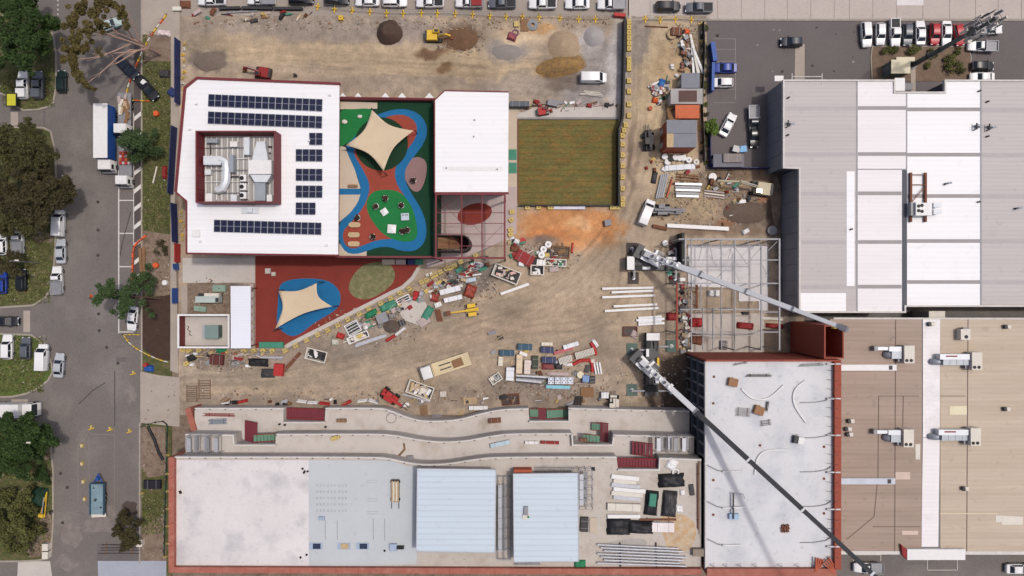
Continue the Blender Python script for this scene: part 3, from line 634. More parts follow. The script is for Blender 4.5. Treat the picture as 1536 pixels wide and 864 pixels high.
def capsule(L, w):
    pts = []
    for k in range(9): a = -math.pi / 2 + math.pi * k / 8; pts.append((L / 2 - w / 2 + math.cos(a) * w / 2, math.sin(a) * w / 2))
    for k in range(9): a = math.pi / 2 + math.pi * k / 8; pts.append((-L / 2 + w / 2 + math.cos(a) * w / 2, math.sin(a) * w / 2))
    return pts
for k, (x, y, w) in enumerate(((532.5, 337.5, 'nearest the shrub pots'), (531.5, 352.5, 'middle of the row of three'), (531.5, 366, 'beside the blue path bend'))):
    z = ZD + .028; p = P(x, y, z); t = T('oval_bench', 'oval timber-topped bench on red rubber, ' + w, 'bench', (p.x, p.y, z), 0, 'oval benches on the play deck')
    B('seat', MB().prism(capsule(2.1, .9), .32, .45), timber, t, world=False); B('plinth', MB().prism(capsule(1.7, .6), 0, .32), grey_wall, t, world=False)
dthing('bench', 'short timber bench at the edge of the beige paving', 'bench', 530, 279.5, MB().box((0, 0, .42), (1.7, .5, .08)).box((-.6, 0, .19), (.12, .4, .38)).box((.6, 0, .19), (.12, .4, .38)), timber_dk)
for k, (x, y, s_) in enumerate(((517, 183, .5), (540, 175, .4))):
    b = MB(); bmt = bmesh.new(); bmesh.ops.create_icosphere(bmt, subdivisions=2, radius=s_)
    b.add([(v.co.x * 1.1, v.co.y * .85, max(0, v.co.z * .6 + s_ * .3)) for v in bmt.verts], [tuple(v.index for v in f_.verts) for f_ in bmt.faces]); bmt.free()
    dthing('boulder', ('larger' if k == 0 else 'smaller') + ' pale rounded boulder on green rubber beside the roof', 'boulder', x, y, b, offwhite, smooth=60)
def sail(name, cor, zs, label, posts=True, base=0.0, pull=.13):
    n = 12; cs = [P(x, y, z) for (x, y), z in zip(cor, zs)]; c = sum(cs, Vector()) / 4; b = MB(); vs = []
    for j in range(n + 1):
        for i in range(n + 1):
            u, v = i / n, j / n
            p = (cs[0] * (1 - u) + cs[1] * u) * (1 - v) + (cs[3] * (1 - u) + cs[2] * u) * v
            du, dv = 4 * u * (1 - u), 4 * v * (1 - v)
            # edges drawn in towards the middle
            eu = (abs(2 * v - 1)) ** 2 * du; ev_ = (abs(2 * u - 1)) ** 2 * dv
            k = pull * 1.9 * max(eu, ev_); p = p + (c - p) * min(.5, k); p.z -= .25 * du * dv; vs.append(p)
    for j in range(n):
        for i in range(n): a = j * (n + 1) + i; b.f.append((a, a + 1, a + n + 2, a + n + 1)); b.mi.append(0)
    b.v = [tuple(p) for p in vs]
    ctr = (c.x, c.y, base); t = T(name, label, 'shade sail', ctr)
    o = B('sail_cloth', b, sailm, t, 30); md = o.modifiers.new('thick', 'SOLIDIFY'); md.thickness = .03
    for p in cs:
        d = Vector((p.x - c.x, p.y - c.y, 0)).normalized() * .25
        B('post', MB().tube([(p.x + d.x, p.y + d.y, base), (p.x + d.x, p.y + d.y, p.z + .2)], .09, 8), darksteel, t)
    return t
sail('shade_sail', [(558, 164.5), (620.5, 196), (575.5, 256.5), (518.5, 218)], (10.6, 10.2, 10.6, 10.2), 'beige four-point shade sail over the raised play deck', base=ZD + .01)
# ---------- lower courtyard
cy = struct('courtyard', MB().prism(pl([(272, 384), (640, 384), (628, 404), (615, 424), (436, 517), (428, 524), (272, 524)], .05), -.02, .06), concrete_path)
def clay(name, pts, m, lv, sm=2): return B(name, MB().sheet(pl(smoothpoly(pts, sm) if sm else pts, .1), .1 + .004 * lv), m, cy)
clay('red_rubber', [(383, 384), (633, 384), (627, 400), (617, 415), (602, 429), (585, 437), (432, 514), (422, 522), (383, 522)], rubber_maroon, 0, 0)
clay('blue_rubber', [(418, 428), (432, 419.5), (462, 417), (492, 420), (508, 433), (512, 448), (507, 464), (470, 485), (450, 502), (436, 505), (424, 498), (414, 488), (417, 455)], rubber_blue, 1)
clay('green_lawn', [(538, 400), (566, 391), (590, 398), (594, 421), (572, 441), (547, 451), (527, 444), (521, 428)], M('lawn_oval', (122, 122, 84), .95, var=.25, sc=.8, fine=.3, fsc=4, rgb2=(146, 136, 104), mixat=(.45, .65), bump=.5, bsc=5), 1)
clay('concrete_slab', rect(274, 387, 382.5, 424), concrete, 1, 0)
clay('dark_gravel', rect(281, 425, 346, 471), soilm, 2, 0)
B('garden_wall', MB().strip(pl([(428, 521), (436, 516), (585, 440), (604, 431), (619, 417), (628, 402)], .2), .7, .0, .18), concrete, cy)
sail('shade_sail', [(475, 424.5), (498, 459.5), (412.5, 493.5), (417.5, 436)], (4.6, 4.0, 4.6, 4.0), 'beige four-point shade sail over the blue patch of the lower courtyard', base=.1)
def gthing(name, label, cat, x, y, b, mats, z=None, group=None, smooth=None, rot=0, ref=None):
    zz = gz(x, y) if z is None else z
    p = P(x, y, zz if ref is None else ref); o = setp(B(name, b, mats, None, smooth, world=False), label, cat, group); o.location = (p.x, p.y, zz); o.rotation_euler = (0, 0, R(rot)); return o
for x, y, s_, lb in ((402.5, 406.5, 1.0, 'larger pale paving block on the brick-red court'), (411, 411, .75, 'smaller pinkish paving block on the brick-red court')):
    gthing('block_seat', lb, 'block', x, y, MB().box((0, 0, .2), (s_, s_, .4), 0, 0, .96), concrete, .105)
for x, w, lb, m in ((583, 2.4, 'beige bench unit below the play deck wall', beige_floor), (603, 2.3, 'pinkish bench unit below the play deck wall', pink_floor), (616.5, 1.9, 'navy bench unit below the play deck wall', navym), (629, 1.4, 'teal bench unit below the play deck wall', tealm)):
    gthing('bench_unit', lb, 'bench', x, 393, MB().box((0, 0, .22), (w, 1.0, .44), 0, 0, .97).box((0, .35, .5), (w * .95, .12, .16)), m, .105)
gthing('storage_bin', 'long ribbed green storage bench at the court corner', 'bench', 408.5, 517, MB().box((0, 0, .35), (4.5, 1.1, .7)).box((-1.1, 0, .73), (2.1, 1.0, .06)).box((1.1, 0, .73), (2.1, 1.0, .06)), tealm, .105)
for k in range(8):
    p = P(379.5, 430 + k * 12, .1); o = one('shelf_box', MB().box((p.x, p.y, .45), (.75, 1.15, .7), 0, 0, .95).box((p.x, p.y, .83), (.6, 1.0, .05)), [pink_floor], 'pinkish open shelf box in the row beside the narrow white canopy', 'shelf', 'shelf boxes beside the narrow canopy')
cn = P(361, 476, 4); canopy = T('covered_way', 'narrow white flat canopy beside the brick-red court', 'canopy', (cn.x, cn.y, .06))
B('roof', MB().prism(pl(rect(346, 429, 376, 522.5), 4), 3.8, 4), roof_blue if False else M('roof_cool_white', (240, 243, 252), .5, var=.02, rib=(1, .5, .03)), canopy)
for x, y in ((348, 432), (374, 432), (348, 519), (374, 519), (361, 476)):
    p = P(x, y, 4); B('post', MB().box((p.x, p.y, 1.95), (.15, .15, 3.7)), maroon, canopy)
# plant yard
pe = P(305, 497, 2.5); encl = T('walled_enclosure', 'white-capped walled plant enclosure with maroon inner faces', 'enclosure', (pe.x, pe.y, .06))
wl_ = pl([(267.5, 472.5), (343, 472.5), (343, 521), (267.5, 521)], 2.5)
B('wall', MB().strip(wl_, .24, .0, 2.45, closed=True), maroon, encl); B('wall_cap', MB().strip(wl_, .34, 2.45, 2.55, closed=True), whitem, encl)
B('floor', MB().prism(inset(wl_, .13), .0, .12), concrete, encl)
kio = P(324, 497, .12)
t = T('transformer', 'grey-green transformer cabinet inside the walled enclosure', 'transformer', (kio.x, kio.y, .12))
B('cabinet', MB().box((0, 0, .9), (2.4, 2.4, 1.8), 0, 0, .97), M('grey_green', (124, 144, 138), .6), t, world=False); B('cabinet_lid', MB().box((0, 0, 1.84), (2.5, 2.55, .08)), M('grey_green'
, (124, 144, 138)), t, world=False)
B('radiator', MB().box((-1.6, 0, .7), (.7, 2.2, 1.3)), steel, t, world=False); B('door', MB().box((1.22, .5, .9), (.04, .9, 1.5)).box((1.22, -.5, .9), (.04, .9, 1.5)), M('grey_green_dark', (92, 108, 104), .6), t, world=False)
gthing('hose_coil', 'dark coiled hose lying on the enclosure floor', 'hose', 283, 497, MB().tube([(0.2 * math.sin(k * .9) + k * .04 - .2, 1 - k * .12, .05 + .04 * math.sin(k)) for k in range(16)], .06, 6), black, .12)
t = T('generator', 'pale grey-green generator with stepped housing in the gravel yard', 'generator', P(316, 449, .11), 0)
B('housing', MB().box((0, 0, .8), (4.4, 1.2, 1.5), 0, 0, .98), M('pale_green', (186, 198, 192), .6), t, world=False); B('control_box', MB().box((.7, .8, .7), (2.7, .7, 1.2)), offwhite, t, world=False); B('exhaust_grille', MB().box((1.85, -.1, 1.57), (.6, .8, .05)), darksteel, t, world=False); B('skid', MB().box((0, .2, .06), (4.6, 1.9, .12)), darksteel, t, world=False)
for x, y, L, W_, rot, lb in ((330, 432.5, 2.5, 1.3, 0, 'green-grey pit lid above the generator'), (301.5, 463, 2.3, 1.0, -7, 'green-grey pit lid below the generator, slightly turned')):
    gthing('pit_lid', lb, 'lid', x, y, MB().box((0, 0, .25), (L, W_, .5), 0, 0, .96).box((0, 0, .52), (.3, .12, .05), 0, 1), [M('lid_green', (140, 164, 148), .7), darksteel], .11, rot=rot)
# ================================================================ SOUTH BUILDING: stepped terraces (4 m, 8 m) and roof deck (11.5 m)
ZA, ZB, ZC = 4.0, 8.0, 11.5
c0 = P(650, 760, ZC)
sb = T('terraced_building', 'stepped concrete building under construction with curved terrace edges', 'building', (c0.x, c0.y, 0))
cvA = smoothline([(488, 613), (560, 612.5), (580, 614), (605, 625), (630, 632), (660, 632.5), (690, 630), (725, 620), (755, 614.5), (793, 613.5)], 2)
cvB = smoothline([(414, 652), (560, 651.5), (590, 653), (625, 660), (660, 664), (700, 662), (735, 655), (765, 651), (858, 651)], 2)
cvC = smoothline([(262, 686), (560, 686), (585, 688.5), (612, 695), (640, 698), (675, 696), (710, 690), (745, 686), (925, 686)], 2)
fA = [(292, 613), (425, 613), (425, 632), (487, 632), (488, 613)] + cvA[1:] + [(794, 632), (853, 632), (855, 612.5), (1034, 617)]
fB = [(278, 652), (349, 653), (351, 667), (413, 667), (414, 652)] + cvB[1:] + [(859, 667), (919, 667), (921, 652), (1041, 655)]
fC = cvC + [(927, 704), (989, 704), (990, 687), (1052, 689)]
def lvl(front, z, ybk):
    f_ = pl(front, z); x0_ = f_[0][0]; x1_ = f_[-1][0]; return f_ + [(x1_, ybk), (x0_, ybk)]
yb = P(0, 850, ZC).y
fl = B('floor_level', MB().prism(lvl(fA, ZA, P(0, 700, ZA).y), 0, ZA), slab_terrace, sb)
B('floor_level', MB().prism(lvl(fB, ZB, P(0, 720, ZB).y), ZA - .2, ZB), slab_terrace, sb)
B('floor_level', MB().prism(lvl(fC, ZC, yb), ZB - .2, ZC), slab_tan, sb)
B('core_wall', MB().prism(inset(lvl([(262, 700), (1052, 700)], ZC, yb), .6), 0, ZB), grey_wall, sb)
# roof deck finishes
B('roof_membrane', MB().sheet(pl([(264, 690), (463, 690), (463, 849), (264, 849)], ZC), ZC + .006), slab_white, sb)
B('roof_membrane', MB().sheet(pl([(463, 690), (585, 691), (612, 699), (625, 700), (625, 846), (560, 849), (463, 849)], ZC), ZC + .006), slab_grey, sb)
B('rust_stain', MB().sheet(pl(smoothpoly([(985, 775), (1018, 770), (1040, 778), (1046, 800), (1036, 825), (1015, 830), (1000, 822), (994, 800)], 2), ZC), ZC + .006), M('rust_stain', (198, 166, 126), .9, var=.15, sc=.6, rgb2=(206, 186, 160), mixat=(.4, .6)), sb)
B('damp_stain', MB().sheet(pl(smoothpoly([(900, 815), (960, 805), (975, 815), (950, 828), (905, 828)], 2), ZC), ZC + .006), M('damp_slab', (178, 172, 166), .8), sb)
# parapets
def parapet(pts, z, w=.27, h=.8, m=capm, m2=None):
    q_ = pl(pts, z + h); o = B('parapet', MB().strip(q_, w, z - .3, z + h), m, sb); return o
shadow_face = M('formwork_face', (168, 160, 154), .9, var=.2, sc=2)
for seg in ([(292, 613), (426, 613)], [(425, 634), (487, 634)], cvA, [(794, 632.5), (854, 632.5), (854, 613), (1034, 617.5)]): parapet(seg, ZA)
for seg in ([(278, 652), (349, 653), (351, 668), (413, 668)], cvB, [(858, 651), (859, 668), (919, 668), (921, 653), (1041, 656)]): parapet(seg, ZB)
for seg in (cvC, [(927, 705), (989, 705), (990, 688), (1052, 690)]): parapet(seg, ZC, .27, .5)
# formwork ties along the parapets: short dark sockets
for seg, z, h in ((cvA, ZA, .95), (cvB, ZB, .95), (cvC, ZC, .6), ([(855, 613), (1034, 617)], ZA, .95), ([(292, 613), (425, 613)], ZA, .95), ([(921, 653), (1041, 656)], ZB, .95)):
    d = 0
    for (a, b_) in zip(seg, seg[1:]):
        L = math.hypot(b_[0] - a[0], b_[1] - a[1]); k = d
        while k < L:
            p = P(a[0] + (b_[0] - a[0]) * k / L, a[1] + (b_[1] - a[1]) * k / L, z + h); B('tie_socket', MB().box((p.x, p.y - .16, z + h + .03), (.3, .12, .06)), darksteel, sb); k += 23
        d = k - L
# red outer walls / wide parapets
B('red_parapet', MB().strip([P2(257, 686, ZC + .8), P2(257, 855, ZC + .8), P2(1052, 858, ZC + .8)], .95, 0, ZC + .8), terracotta, sb)
B('red_parapet', MB().strip([P2(283, 612, ZA), (P2(257, 686, ZC + .8)[0] + .2, P2(257, 655, ZB).__getitem__(1)), (P2(257, 686, ZC + .8)[0] + .2, P2(257, 684, ZC + .8)[1])], 1.0, 0, ZA + .4), terracotta, sb)
for k in range(9):
    p = P(257, 700 + k * 17, ZC + .8); B('lifting_socket', MB().box((p.x, p.y, ZC + .82), (.8, .06, .05), .5), redd, sb)
for x in range(300, 1040, 34):
    p = P(x, 857, ZC + .8); B('panel_joint', MB().box((p.x, p.y, ZC + .805), (.05, 1.0, .02)), redd, sb)
# stairs in the notches
treadm = M('tread_maroon', (120, 46, 58), .7, var=.12, sc=1)
treadg = M('tread_green', (104, 146, 122), .7, var=.1, sc=1)
def flight(label, x0_, x1_, y0_, y1_, za, zb, m, zref):
    """a flight of steps running in x from za at x0 to zb at x1"""
    a = P(x0_, y0_, zref); c = P(x1_, y1_, zref); n = max(5, int(abs(c.x - a.x) / .5))
    t = T('stair_flight', label, 'stair', ((a.x + c.x) / 2, (a.y + c.y) / 2, min(za, zb)), 0, 'terrace stairs')
    w = (c.x - a.x) / n; b = MB()
    for k in range(n):
        z = za + (zb - za) * (k + 1) / n
        b.box((a.x + w * (k + .5), (a.y + c.y) / 2, z - .09), (abs(w) * .9, abs(a.y - c.y), .18))
    setp(B('treads', b, m, t), None, None, None, 'stuff')
    for yy in (a.y - .06, c.y + .06): B('stringer', MB().beam((a.x, yy, za), (c.x, yy, zb), .1, .35), redd, t)
    return t
flight('maroon stair flight in the terrace notch behind the red water barriers', 426, 487, 613, 630, 2.2, 3.6, treadm, 3.4)
flight('maroon stair flight crossing the west end of the upper terrace edge', 363, 389, 633, 664, 4.4, 7.0, treadm, 6)
flight('green stair flight beside the maroon one at the west notch', 381, 414, 651, 663, 7.6, 6.4, treadg, 7.2)
flight('green stair flight, left of the maroon landing in the lower notch', 795, 807, 613, 626, 3.2, 3.6, treadg, 3.4)
flight('maroon landing between the two green flights in the lower notch', 807.5, 819, 612, 629, 3.5, 3.6, treadm, 3.5)
flight('longer green stair flight right of the maroon landing in the lower notch', 820, 853, 614, 628, 3.5, 2.2, treadg, 3.2)
flight('short green stair flight rising over the upper terrace edge', 888, 900, 634, 646, 4.6, 5.2, treadg, 5.0)
flight('maroon stair beside the short green flight over the upper terrace edge', 901, 912, 634, 664, 5.4, 6.2, treadm, 5.8)
flight('green stair flight lying in the upper notch beside timber pieces', 875, 899, 652, 664, 6.0, 7.2, treadg, 6.8)
flight('maroon stair crossing the top parapet near the eastern end', 949, 978, 664, 684, 8.4, 10.4, treadm, 9.6)
flight('long maroon stair flight in the notch of the roof deck', 926, 989, 687, 700, 10.4, 11.0, treadm, 10.6)
# scaffold towers on the terraces
def scaffold(x0_, y0_, x1_, y1_, z, h, label):
    a = P(x0_, y1_, z + h); c = P(x1_, y0_, z + h); t = T('scaffold_tower', label, 'scaffold', ((a.x + c.x) / 2, (a.y + c.y) / 2, z), 0, 'scaffold stair towers'); b = MB()
    nx_ = max(2, int((c.x - a.x) / 1.6)); ny_ = max(1, int((c.y - a.y) / 1.6))
    for i in range(nx_ + 1):
        x = a.x + (c.x - a.x) * i / nx_
        for j in range(ny_ + 1):
            y = a.y + (c.y - a.y) * j / ny_; B('standard', MB().tube([(x, y, z), (x, y, z + h)], .05, 5), grey_steel, t)
        for zz in (z + h * .5, z + h): b.tube([(x, a.y, zz), (x, c.y, zz)], .045, 5)
    for j in range(ny_ + 1):
        y = a.y + (c.y - a.y) * j / ny_
        for zz in (z + h * .5, z + h): b.tube([(a.x, y, zz), (c.x, y, zz)], .045, 5)
    setp(B('ledgers', b, grey_steel, t), None, None, None, 'stuff')
    n = max(3, int((c.x - a.x) / .7))
    for k in range(n):
        if k % 3 == 2: continue
        x = a.x + (c.x - a.x) * (k + .5) / n; B('plank', MB().box((x, (a.y + c.y) / 2, z + h * (.5 if k % 2 else .95)), ((c.x - a.x) / n * .9, (c.y - a.y) * .8, .06)), [steel, grey_steel, grey_wall][k % 3], t)
    return t
scaffold(279, 655, 327, 681, ZB, 2.6, 'grey scaffold stair tower at the west end of the upper terrace')
scaffold(985, 655, 1036, 680, ZB, 2.6, 'grey scaffold stair tower at the east end of the upper terrace')
scaffold(869, 706, 889, 764, ZC, 3.0, 'grey scaffold tower beside the second pale blue canopy')
scaffold(747, 715, 766, 840, ZC, .9, 'low scaffold run between the two pale blue canopies')
# pale blue canopies
def canopy_b(x0_, y0_, x1_, y1_, z, label, sk=0):
    a = P((x0_ + x1_) / 2, (y0_ + y1_) / 2, z); t = T('canopy_roof', label, 'canopy', (a.x, a.y, ZC), 0)
    q_ = pl([(x0_, y0_), (x1_, y0_ + sk), (x1_ - sk, y1_), (x0_ - sk, y1_ - sk)], z)
    B('roof', MB().prism(q_, z - .25, z), roof_blue, t); B('fascia', MB().strip(q_, .12, z - .4, z + .05, closed=True), steel, t)
    for px, py in inset(q_, .8): B('post', MB().box((px, py, (ZC + z) / 2 - .12), (.2, .2, z - ZC - .26)), grey_steel, t)
canopy_b(626, 703, 744, 829, 14.5, 'square pale blue canopy roof on the sealed grey deck', 1.5)
canopy_b(770, 711, 867, 842, 14.5, 'pale blue canopy roof with a small unit on it, beside the scaffold tower', -1)
p = P(789, 770, 14.5); t = T('roof_unit', 'small grey roof unit on the pale blue canopy', 'unit', (p.x, p.y, 14.5)); B('box', MB().box((0, .5, .2), (.7, 1.4, .4)), grey_steel, t, world=False); B('base', MB().box((0, -.5, .1), (1.1, .8, .2)), offwhite, t, world=False); B('cap', MB().box((.4, -.5, .3), (.3, .3, .2)), greenm, t, world=False)
p = P(784, 705, ZC); one('steel_plate', MB().box((p.x, p.y, ZC + 1.0), (3.0, 1.1, 2.0)), orangered, 'rust-orange panel crate at the north edge of the second canopy', 'crate')
p = P(832, 704, ZC); b = MB()
for k in range(22): b.tube([(p.x - 3.3 + k * .3, p.y - .5, ZC + .15), (p.x - 3.2 + k * .3, p.y + .5, ZC + .8)], .04, 5)
b.tube([(p.x - 3.4, p.y + .5, ZC + .8), (p.x + 3.4, p.y + .5, ZC + .8)], .05, 5).tube([(p.x - 3.4, p.y - .5, ZC + .06), (p.x + 3.4, p.y - .5, ZC + .06)], .06, 5); one('steel_rack', b, grey_steel, 'rack of leaning grey steel bars behind the second pale blue canopy', 'rack')

# ================================================================ EAST BLOCK (roof 12.5 m, red walls to 13.5 m)
ZE, ZEP = 12.5, 13.3
c0 = P(1155, 700, ZE)
eb = T('red_walled_building', 'tall red-walled building with pale membrane roof under construction', 'building', (c0.x, c0.y, 0))
eN, eS, eW, eE = P(0, 541, ZEP).y, P(0, 856, ZEP).y, P(1059, 0, ZEP).x, P(1262, 0, ZEP).x
B('roof_slab', MB().prism([(eW, eS), (eE, eS), (eE, eN), (eW, eN)], ZE - .4, ZE), membrane, eb)
B('north_wall', MB().box(((eW + eE) / 2, eN, ZEP / 2), (eE - eW, .3, ZEP)), brickred, eb)
ewall = B('east_wall', MB().box((eE - .55, (eN + eS) / 2, ZEP / 2), (1.1, eN - eS - .4, ZEP)), brickred, eb)
B('south_wall', MB().box(((eW + eE) / 2 - .3, eS - .3, ZEP / 2), (eE - eW - 1.0, 1.2, ZEP)), terracotta, eb)
for k in range(8):
    x = eW + (eE - eW) * (k + .5) / 8; B('panel_joint', MB().box((x, eN - .01, ZEP / 2), (.06, .34, ZEP + .01)), redd, eb)
for k in range(6): B('panel_joint', MB().box((eE - .55, eN + (eS - eN) * (k + .7) / 6.2, ZEP / 2), (1.12, .06, ZEP + .01)), redd, eb)
# west side: open concrete frame, dark inside
B('core_wall', MB().box(((eW + eE) / 2 + .9, (eN + eS) / 2, ZE / 2 - .2), (eE - eW - 3.2, eN - eS - 1.2, ZE - .42)), darksteel, eb)
for k in range(9):
    y = eN + (P(0, 690, ZC).y - eN) * (k + .3) / 8.6
    B('column', MB().box((eW + .2, y, ZE / 2 - .2), (.3, .3, ZE - .41)), grey_wall, eb)
for z in (4.0, 8.2): B('floor_slab', MB().box((eW + .8, (eN + P(0, 690, ZC).y) / 2, z), (1.9, abs(eN - P(0, 690, ZC).y), .3)), dark_wall, eb)
B('edge_kerb', MB().box((eW + .15, (eN + eS) / 2, ZE + .1), (.25, eN - eS - .5, .2)), capm, eb)
# stair tower
zt = 14.0; tw = pl([(1237.5, 488), (1265, 488), (1265, 538), (1237.5, 538)], zt); c0 = P(1251, 513, zt)
tow = T('stair_tower', 'open-topped red precast stair tower beside the crane tip', 'tower', (c0.x, c0.y, 0))
x0_, y1_ = tw[0]; x1_, y0_ = tw[2]
for nm, b in (('wall_panel', MB().box((x0_, (y0_ + y1_) / 2, zt / 2), (.22, y1_ - y0_, zt))), ('wall_panel', MB().box((x1_, (y0_ + y1_) / 2, zt / 2), (.22, y1_ - y0_, zt))), ('wall_panel', MB().box(((x0_ + x1_) / 2, y1_ - .1, zt / 2), (x1_ - x0_ - .23, .2, zt - .01))), ('wall_panel', MB().box(((x0_ + x1_) / 2, y0_ + .1, zt / 2), (x1_ - x0_ - .23, .2, zt - .01)))): B(nm, b, brickred, tow)
B('stair_core', MB().box(((x0_ + x1_) / 2, (y0_ + y1_) / 2, 3), (x1_ - x0_ - .3, y1_ - y0_ - .5, 6)), redd, tow)
# braces from the parapet down to the roof
def brace(xa, xb, y, za, zb, label, grp):
    a = P(xa, y, za); c = P(xb, y, zb); t = T('brace_prop', label, 'prop', (c.x, c.y, ZE), 0, grp)
    B('tube', MB().tube([a, c], .14, 8), whitem, t, 40); B('foot_plate', MB().box((c.x, c.y, ZE + .05), (.35, .3, .1)), grey_steel, t)
for y in (546, 598, 653, 708.5, 764, 820): brace(1261, 1240.5, y, ZEP + .15, ZE + .25, 'white steel prop bracing the red east parapet', 'props along the red east parapet')
for y in (707.5, 762, 818):
    brace(1112, 1084, y, ZE + .35, ZE + .2, 'white steel prop lying near the west edge of the membrane roof', 'props along the west roof edge')
    pts = [P(1056, y - 12, ZE + .1), P(1066, y - 7, ZE + .1), P(1076, y - 2, ZE + .1), P(1086, y, ZE + .1)]
    one('brace_shadow', MB().tube(pts, .1, 6), grey_steel, 'dark prop shadow built as a tube, curving from the roof edge to a white prop', 'shadow', 'prop shadows at the west roof edge')  # curved shadow of each prop, modelled as a grey tube on the roof
for y in (602, 655, 706, 758, 812):
    pts = [P(1200, y + 2, ZE + .05), P(1222, y + 1.5, ZE + .05), P(1238, y - 1, ZE + .1), P(1248, y - 6, ZE + .3)]
    one('brace_shadow', MB().tube(pts, .09, 6), grey_steel, 'grey prop shadow built as a tube, curving from the membrane to the red parapet', 'shadow', 'prop shadows at the red parapet')  # shadows of the parapet props, likewise laid down as grey tubes
for k in range(21):
    y = 556 + k * 14; a = P(1241, y - 1, ZE + .5); c = P(1257, y + 1, ZEP + .1)
    one('starter_bar', MB().tube([a, c, (c.x, c.y, ZEP)], .035, 5), darksteel, 'thin dark bar projecting from the red parapet over the membrane roof', 'bar', 'bars along the red parapet')
def rthing(name, label, cat, x, y, b, mats, z=ZE + .006, group=None, smooth=None, rot=0): return gthing(name, label, cat, x, y, b, mats, z, group, smooth, rot)
def arc_pipe(pts, lb):
    q_ = smoothline(pts, 2); one('flexible_pipe', MB().tube([P(x, y, ZE + .13) for x, y in q_], .16, 8), whitem, lb, 'pipe', None, 60)
arc_pipe([(1112, 583), (1122, 594), (1135, 600), (1150, 599), (1162, 591), (1175, 578)], 'bowl-shaped grey pipe lying on the membrane roof')
arc_pipe([(1208, 571), (1195, 580), (1189, 592), (1191, 608), (1200, 622), (1209, 634)], 'bracket-shaped grey pipe lying on the membrane roof')
arc_pipe([(1132, 712), (1134, 690), (1142, 679), (1156, 675), (1184, 675)], 'hooked pale pipe passing under the crane boom')
for x, y, w, rot, lb in ((1098, 573, 1.6, -12, 'brown carton nearest the west edge of the membrane roof'), (1137, 615, 1.7, -20, 'brown carton beside the steel trestle pile')):
    rthing('cardboard_carton', lb, 'carton', x, y, MB().box((0, 0, .4), (w, w * .85, .8), 0, 0, .95).box((-w * .3, w * .35, .6), (w * .5, .3, .02), .6), [M('carton', (158, 118, 88), .9, island=.1)], rot=rot)
def bars(name, lb, cat, x, y, L, W_, n, m, z, rot=0, r_=.05, seed=1, h=.15):
    rr = random.Random(seed); t = T(name, lb, cat, P(x, y, z), R(rot))
    for k in range(n):
        yy = -W_ / 2 + W_ * (k + .5) / n; B('bar', MB().tube([(-L / 2 + rr.uniform(0, L * .1), yy + rr.uniform(-.05, .05), h + rr.uniform(0, .15)), (L / 2 - rr.uniform(0, L * .1), yy + rr.uniform(-.05, .05), h + rr.uniform(0, .15))], r_, 5), m, t, world=False)
    B('bearer', MB().box((-L * .3, 0, h / 2 - .02), (.12, W_, h)).box((L * .3, 0, h / 2 - .02), (.12, W_, h)), timber_dk, t, world=False)
    return t
bars('trestle_pile', 'pile of folded grey steel trestles on the membrane roof', 'trestles', 1114, 618, 2.6, 1.5, 9, grey_steel, ZE, -4)
bars('steel_truss', 'thin dark lattice truss lying at the north of the membrane roof', 'truss', 1137, 563, 4.6, .5, 4, darksteel, ZE, 0)
bars('bar_bundle', 'bundle of dark bars beneath the hooked pipe', 'bars', 1150, 609, 1.8, .5, 4, darksteel, ZE, 80)
bars('mesh_rack', 'small rack of grey bars below the brown carton', 'rack', 1148, 634, 2.0, 1.0, 5, grey_steel, ZE, 8)
bars('bar_bundle', 'long thin bars along the north wall of the membrane roof', 'bars', 1216, 547, 4.4, .5, 4, grey_steel, ZE, 3)
bars('bar_bundle', 'short bars by the north wall above the lattice truss', 'bars', 1110, 545, 2.5, .4, 3, grey_steel, ZE, 10)
t = T('welding_unit', 'small white wheeled unit with dark front on the membrane roof', 'unit', P(1196, 659, ZE), R(-8)); B('housing', MB().box((.3, 0, .5), (1.0, 1.2, .9), 0, 0, .95), whitem, t, world=False); B('front', MB().box((-.55, 0, .45), (.7, 1.3, .8), 0, 0, .9), darksteel, t, world=False); B('handle', MB().tube([(-.3, .6, .9), (-.6, 1.0, 1.1), (-1.0, .9, 1.0)], .04, 5), darksteel, t, world=False)
for k in range(9):
    rthing('brick_pack', 'red-brown brick from the small loose heap on the membrane roof', 'brick', 1173 + (k % 3) * 4 + random.uniform(-1, 1), 788 + (k // 3) * 4, MB().box((0, 0, .15), (.5, .36, .3)), rust, group='loose bricks on the membrane roof', rot=random.uniform(0, 40))
for x, y, rot in ((1225, 846, 70), (1243, 846, 120)):
    t = T('steel_bracket', 'rust-red steel bracket ' + ('left' if x < 1230 else 'right') + ' of the pair leaning on the south parapet', 'bracket', P(x, y, ZE), R(rot)); 
    for k in range(4): B('plate', MB().box((0, -.5 + k * .34, .5 + .1 * k), (2.4, .22, .25), .1 * k), orangered, t, world=False)
t = T('hoist_frame', 'slim dark hoist frame with pale blue base on the membrane roof', 'hoist', P(1098, 762, ZE), 0)
B('mast', MB().box((0, .6, .7), (.22, 4.4, .25)), darksteel, t, world=False); B('base', MB().box((.2, -1.3, .3), (1.6, .9, .6)), M('pale_blue', (170, 196, 222), .6), t, world=False); B('arm', MB().tube([(0, 2.6, .8), (1.6, 2.6, .8), (2.0, 1.8, .5)], .06, 5), grey_steel, t, world=False); B('arm', MB().tube([(0, .4, .8), (2.2, .4, .8)], .07, 5), whitem, t, world=False)
for x, y in ((1070, 720), (1070, 772), (1140, 668), (1236, 718), (1236, 770), (1236, 670), (1070, 605), (1071, 565)):
    rthing('roof_drain', 'round dark drain fitting in the membrane roof', 'drain', x, y, MB().cyl((0, 0, 0), .22, .08, 10), rust, group='roof drains in the membrane')
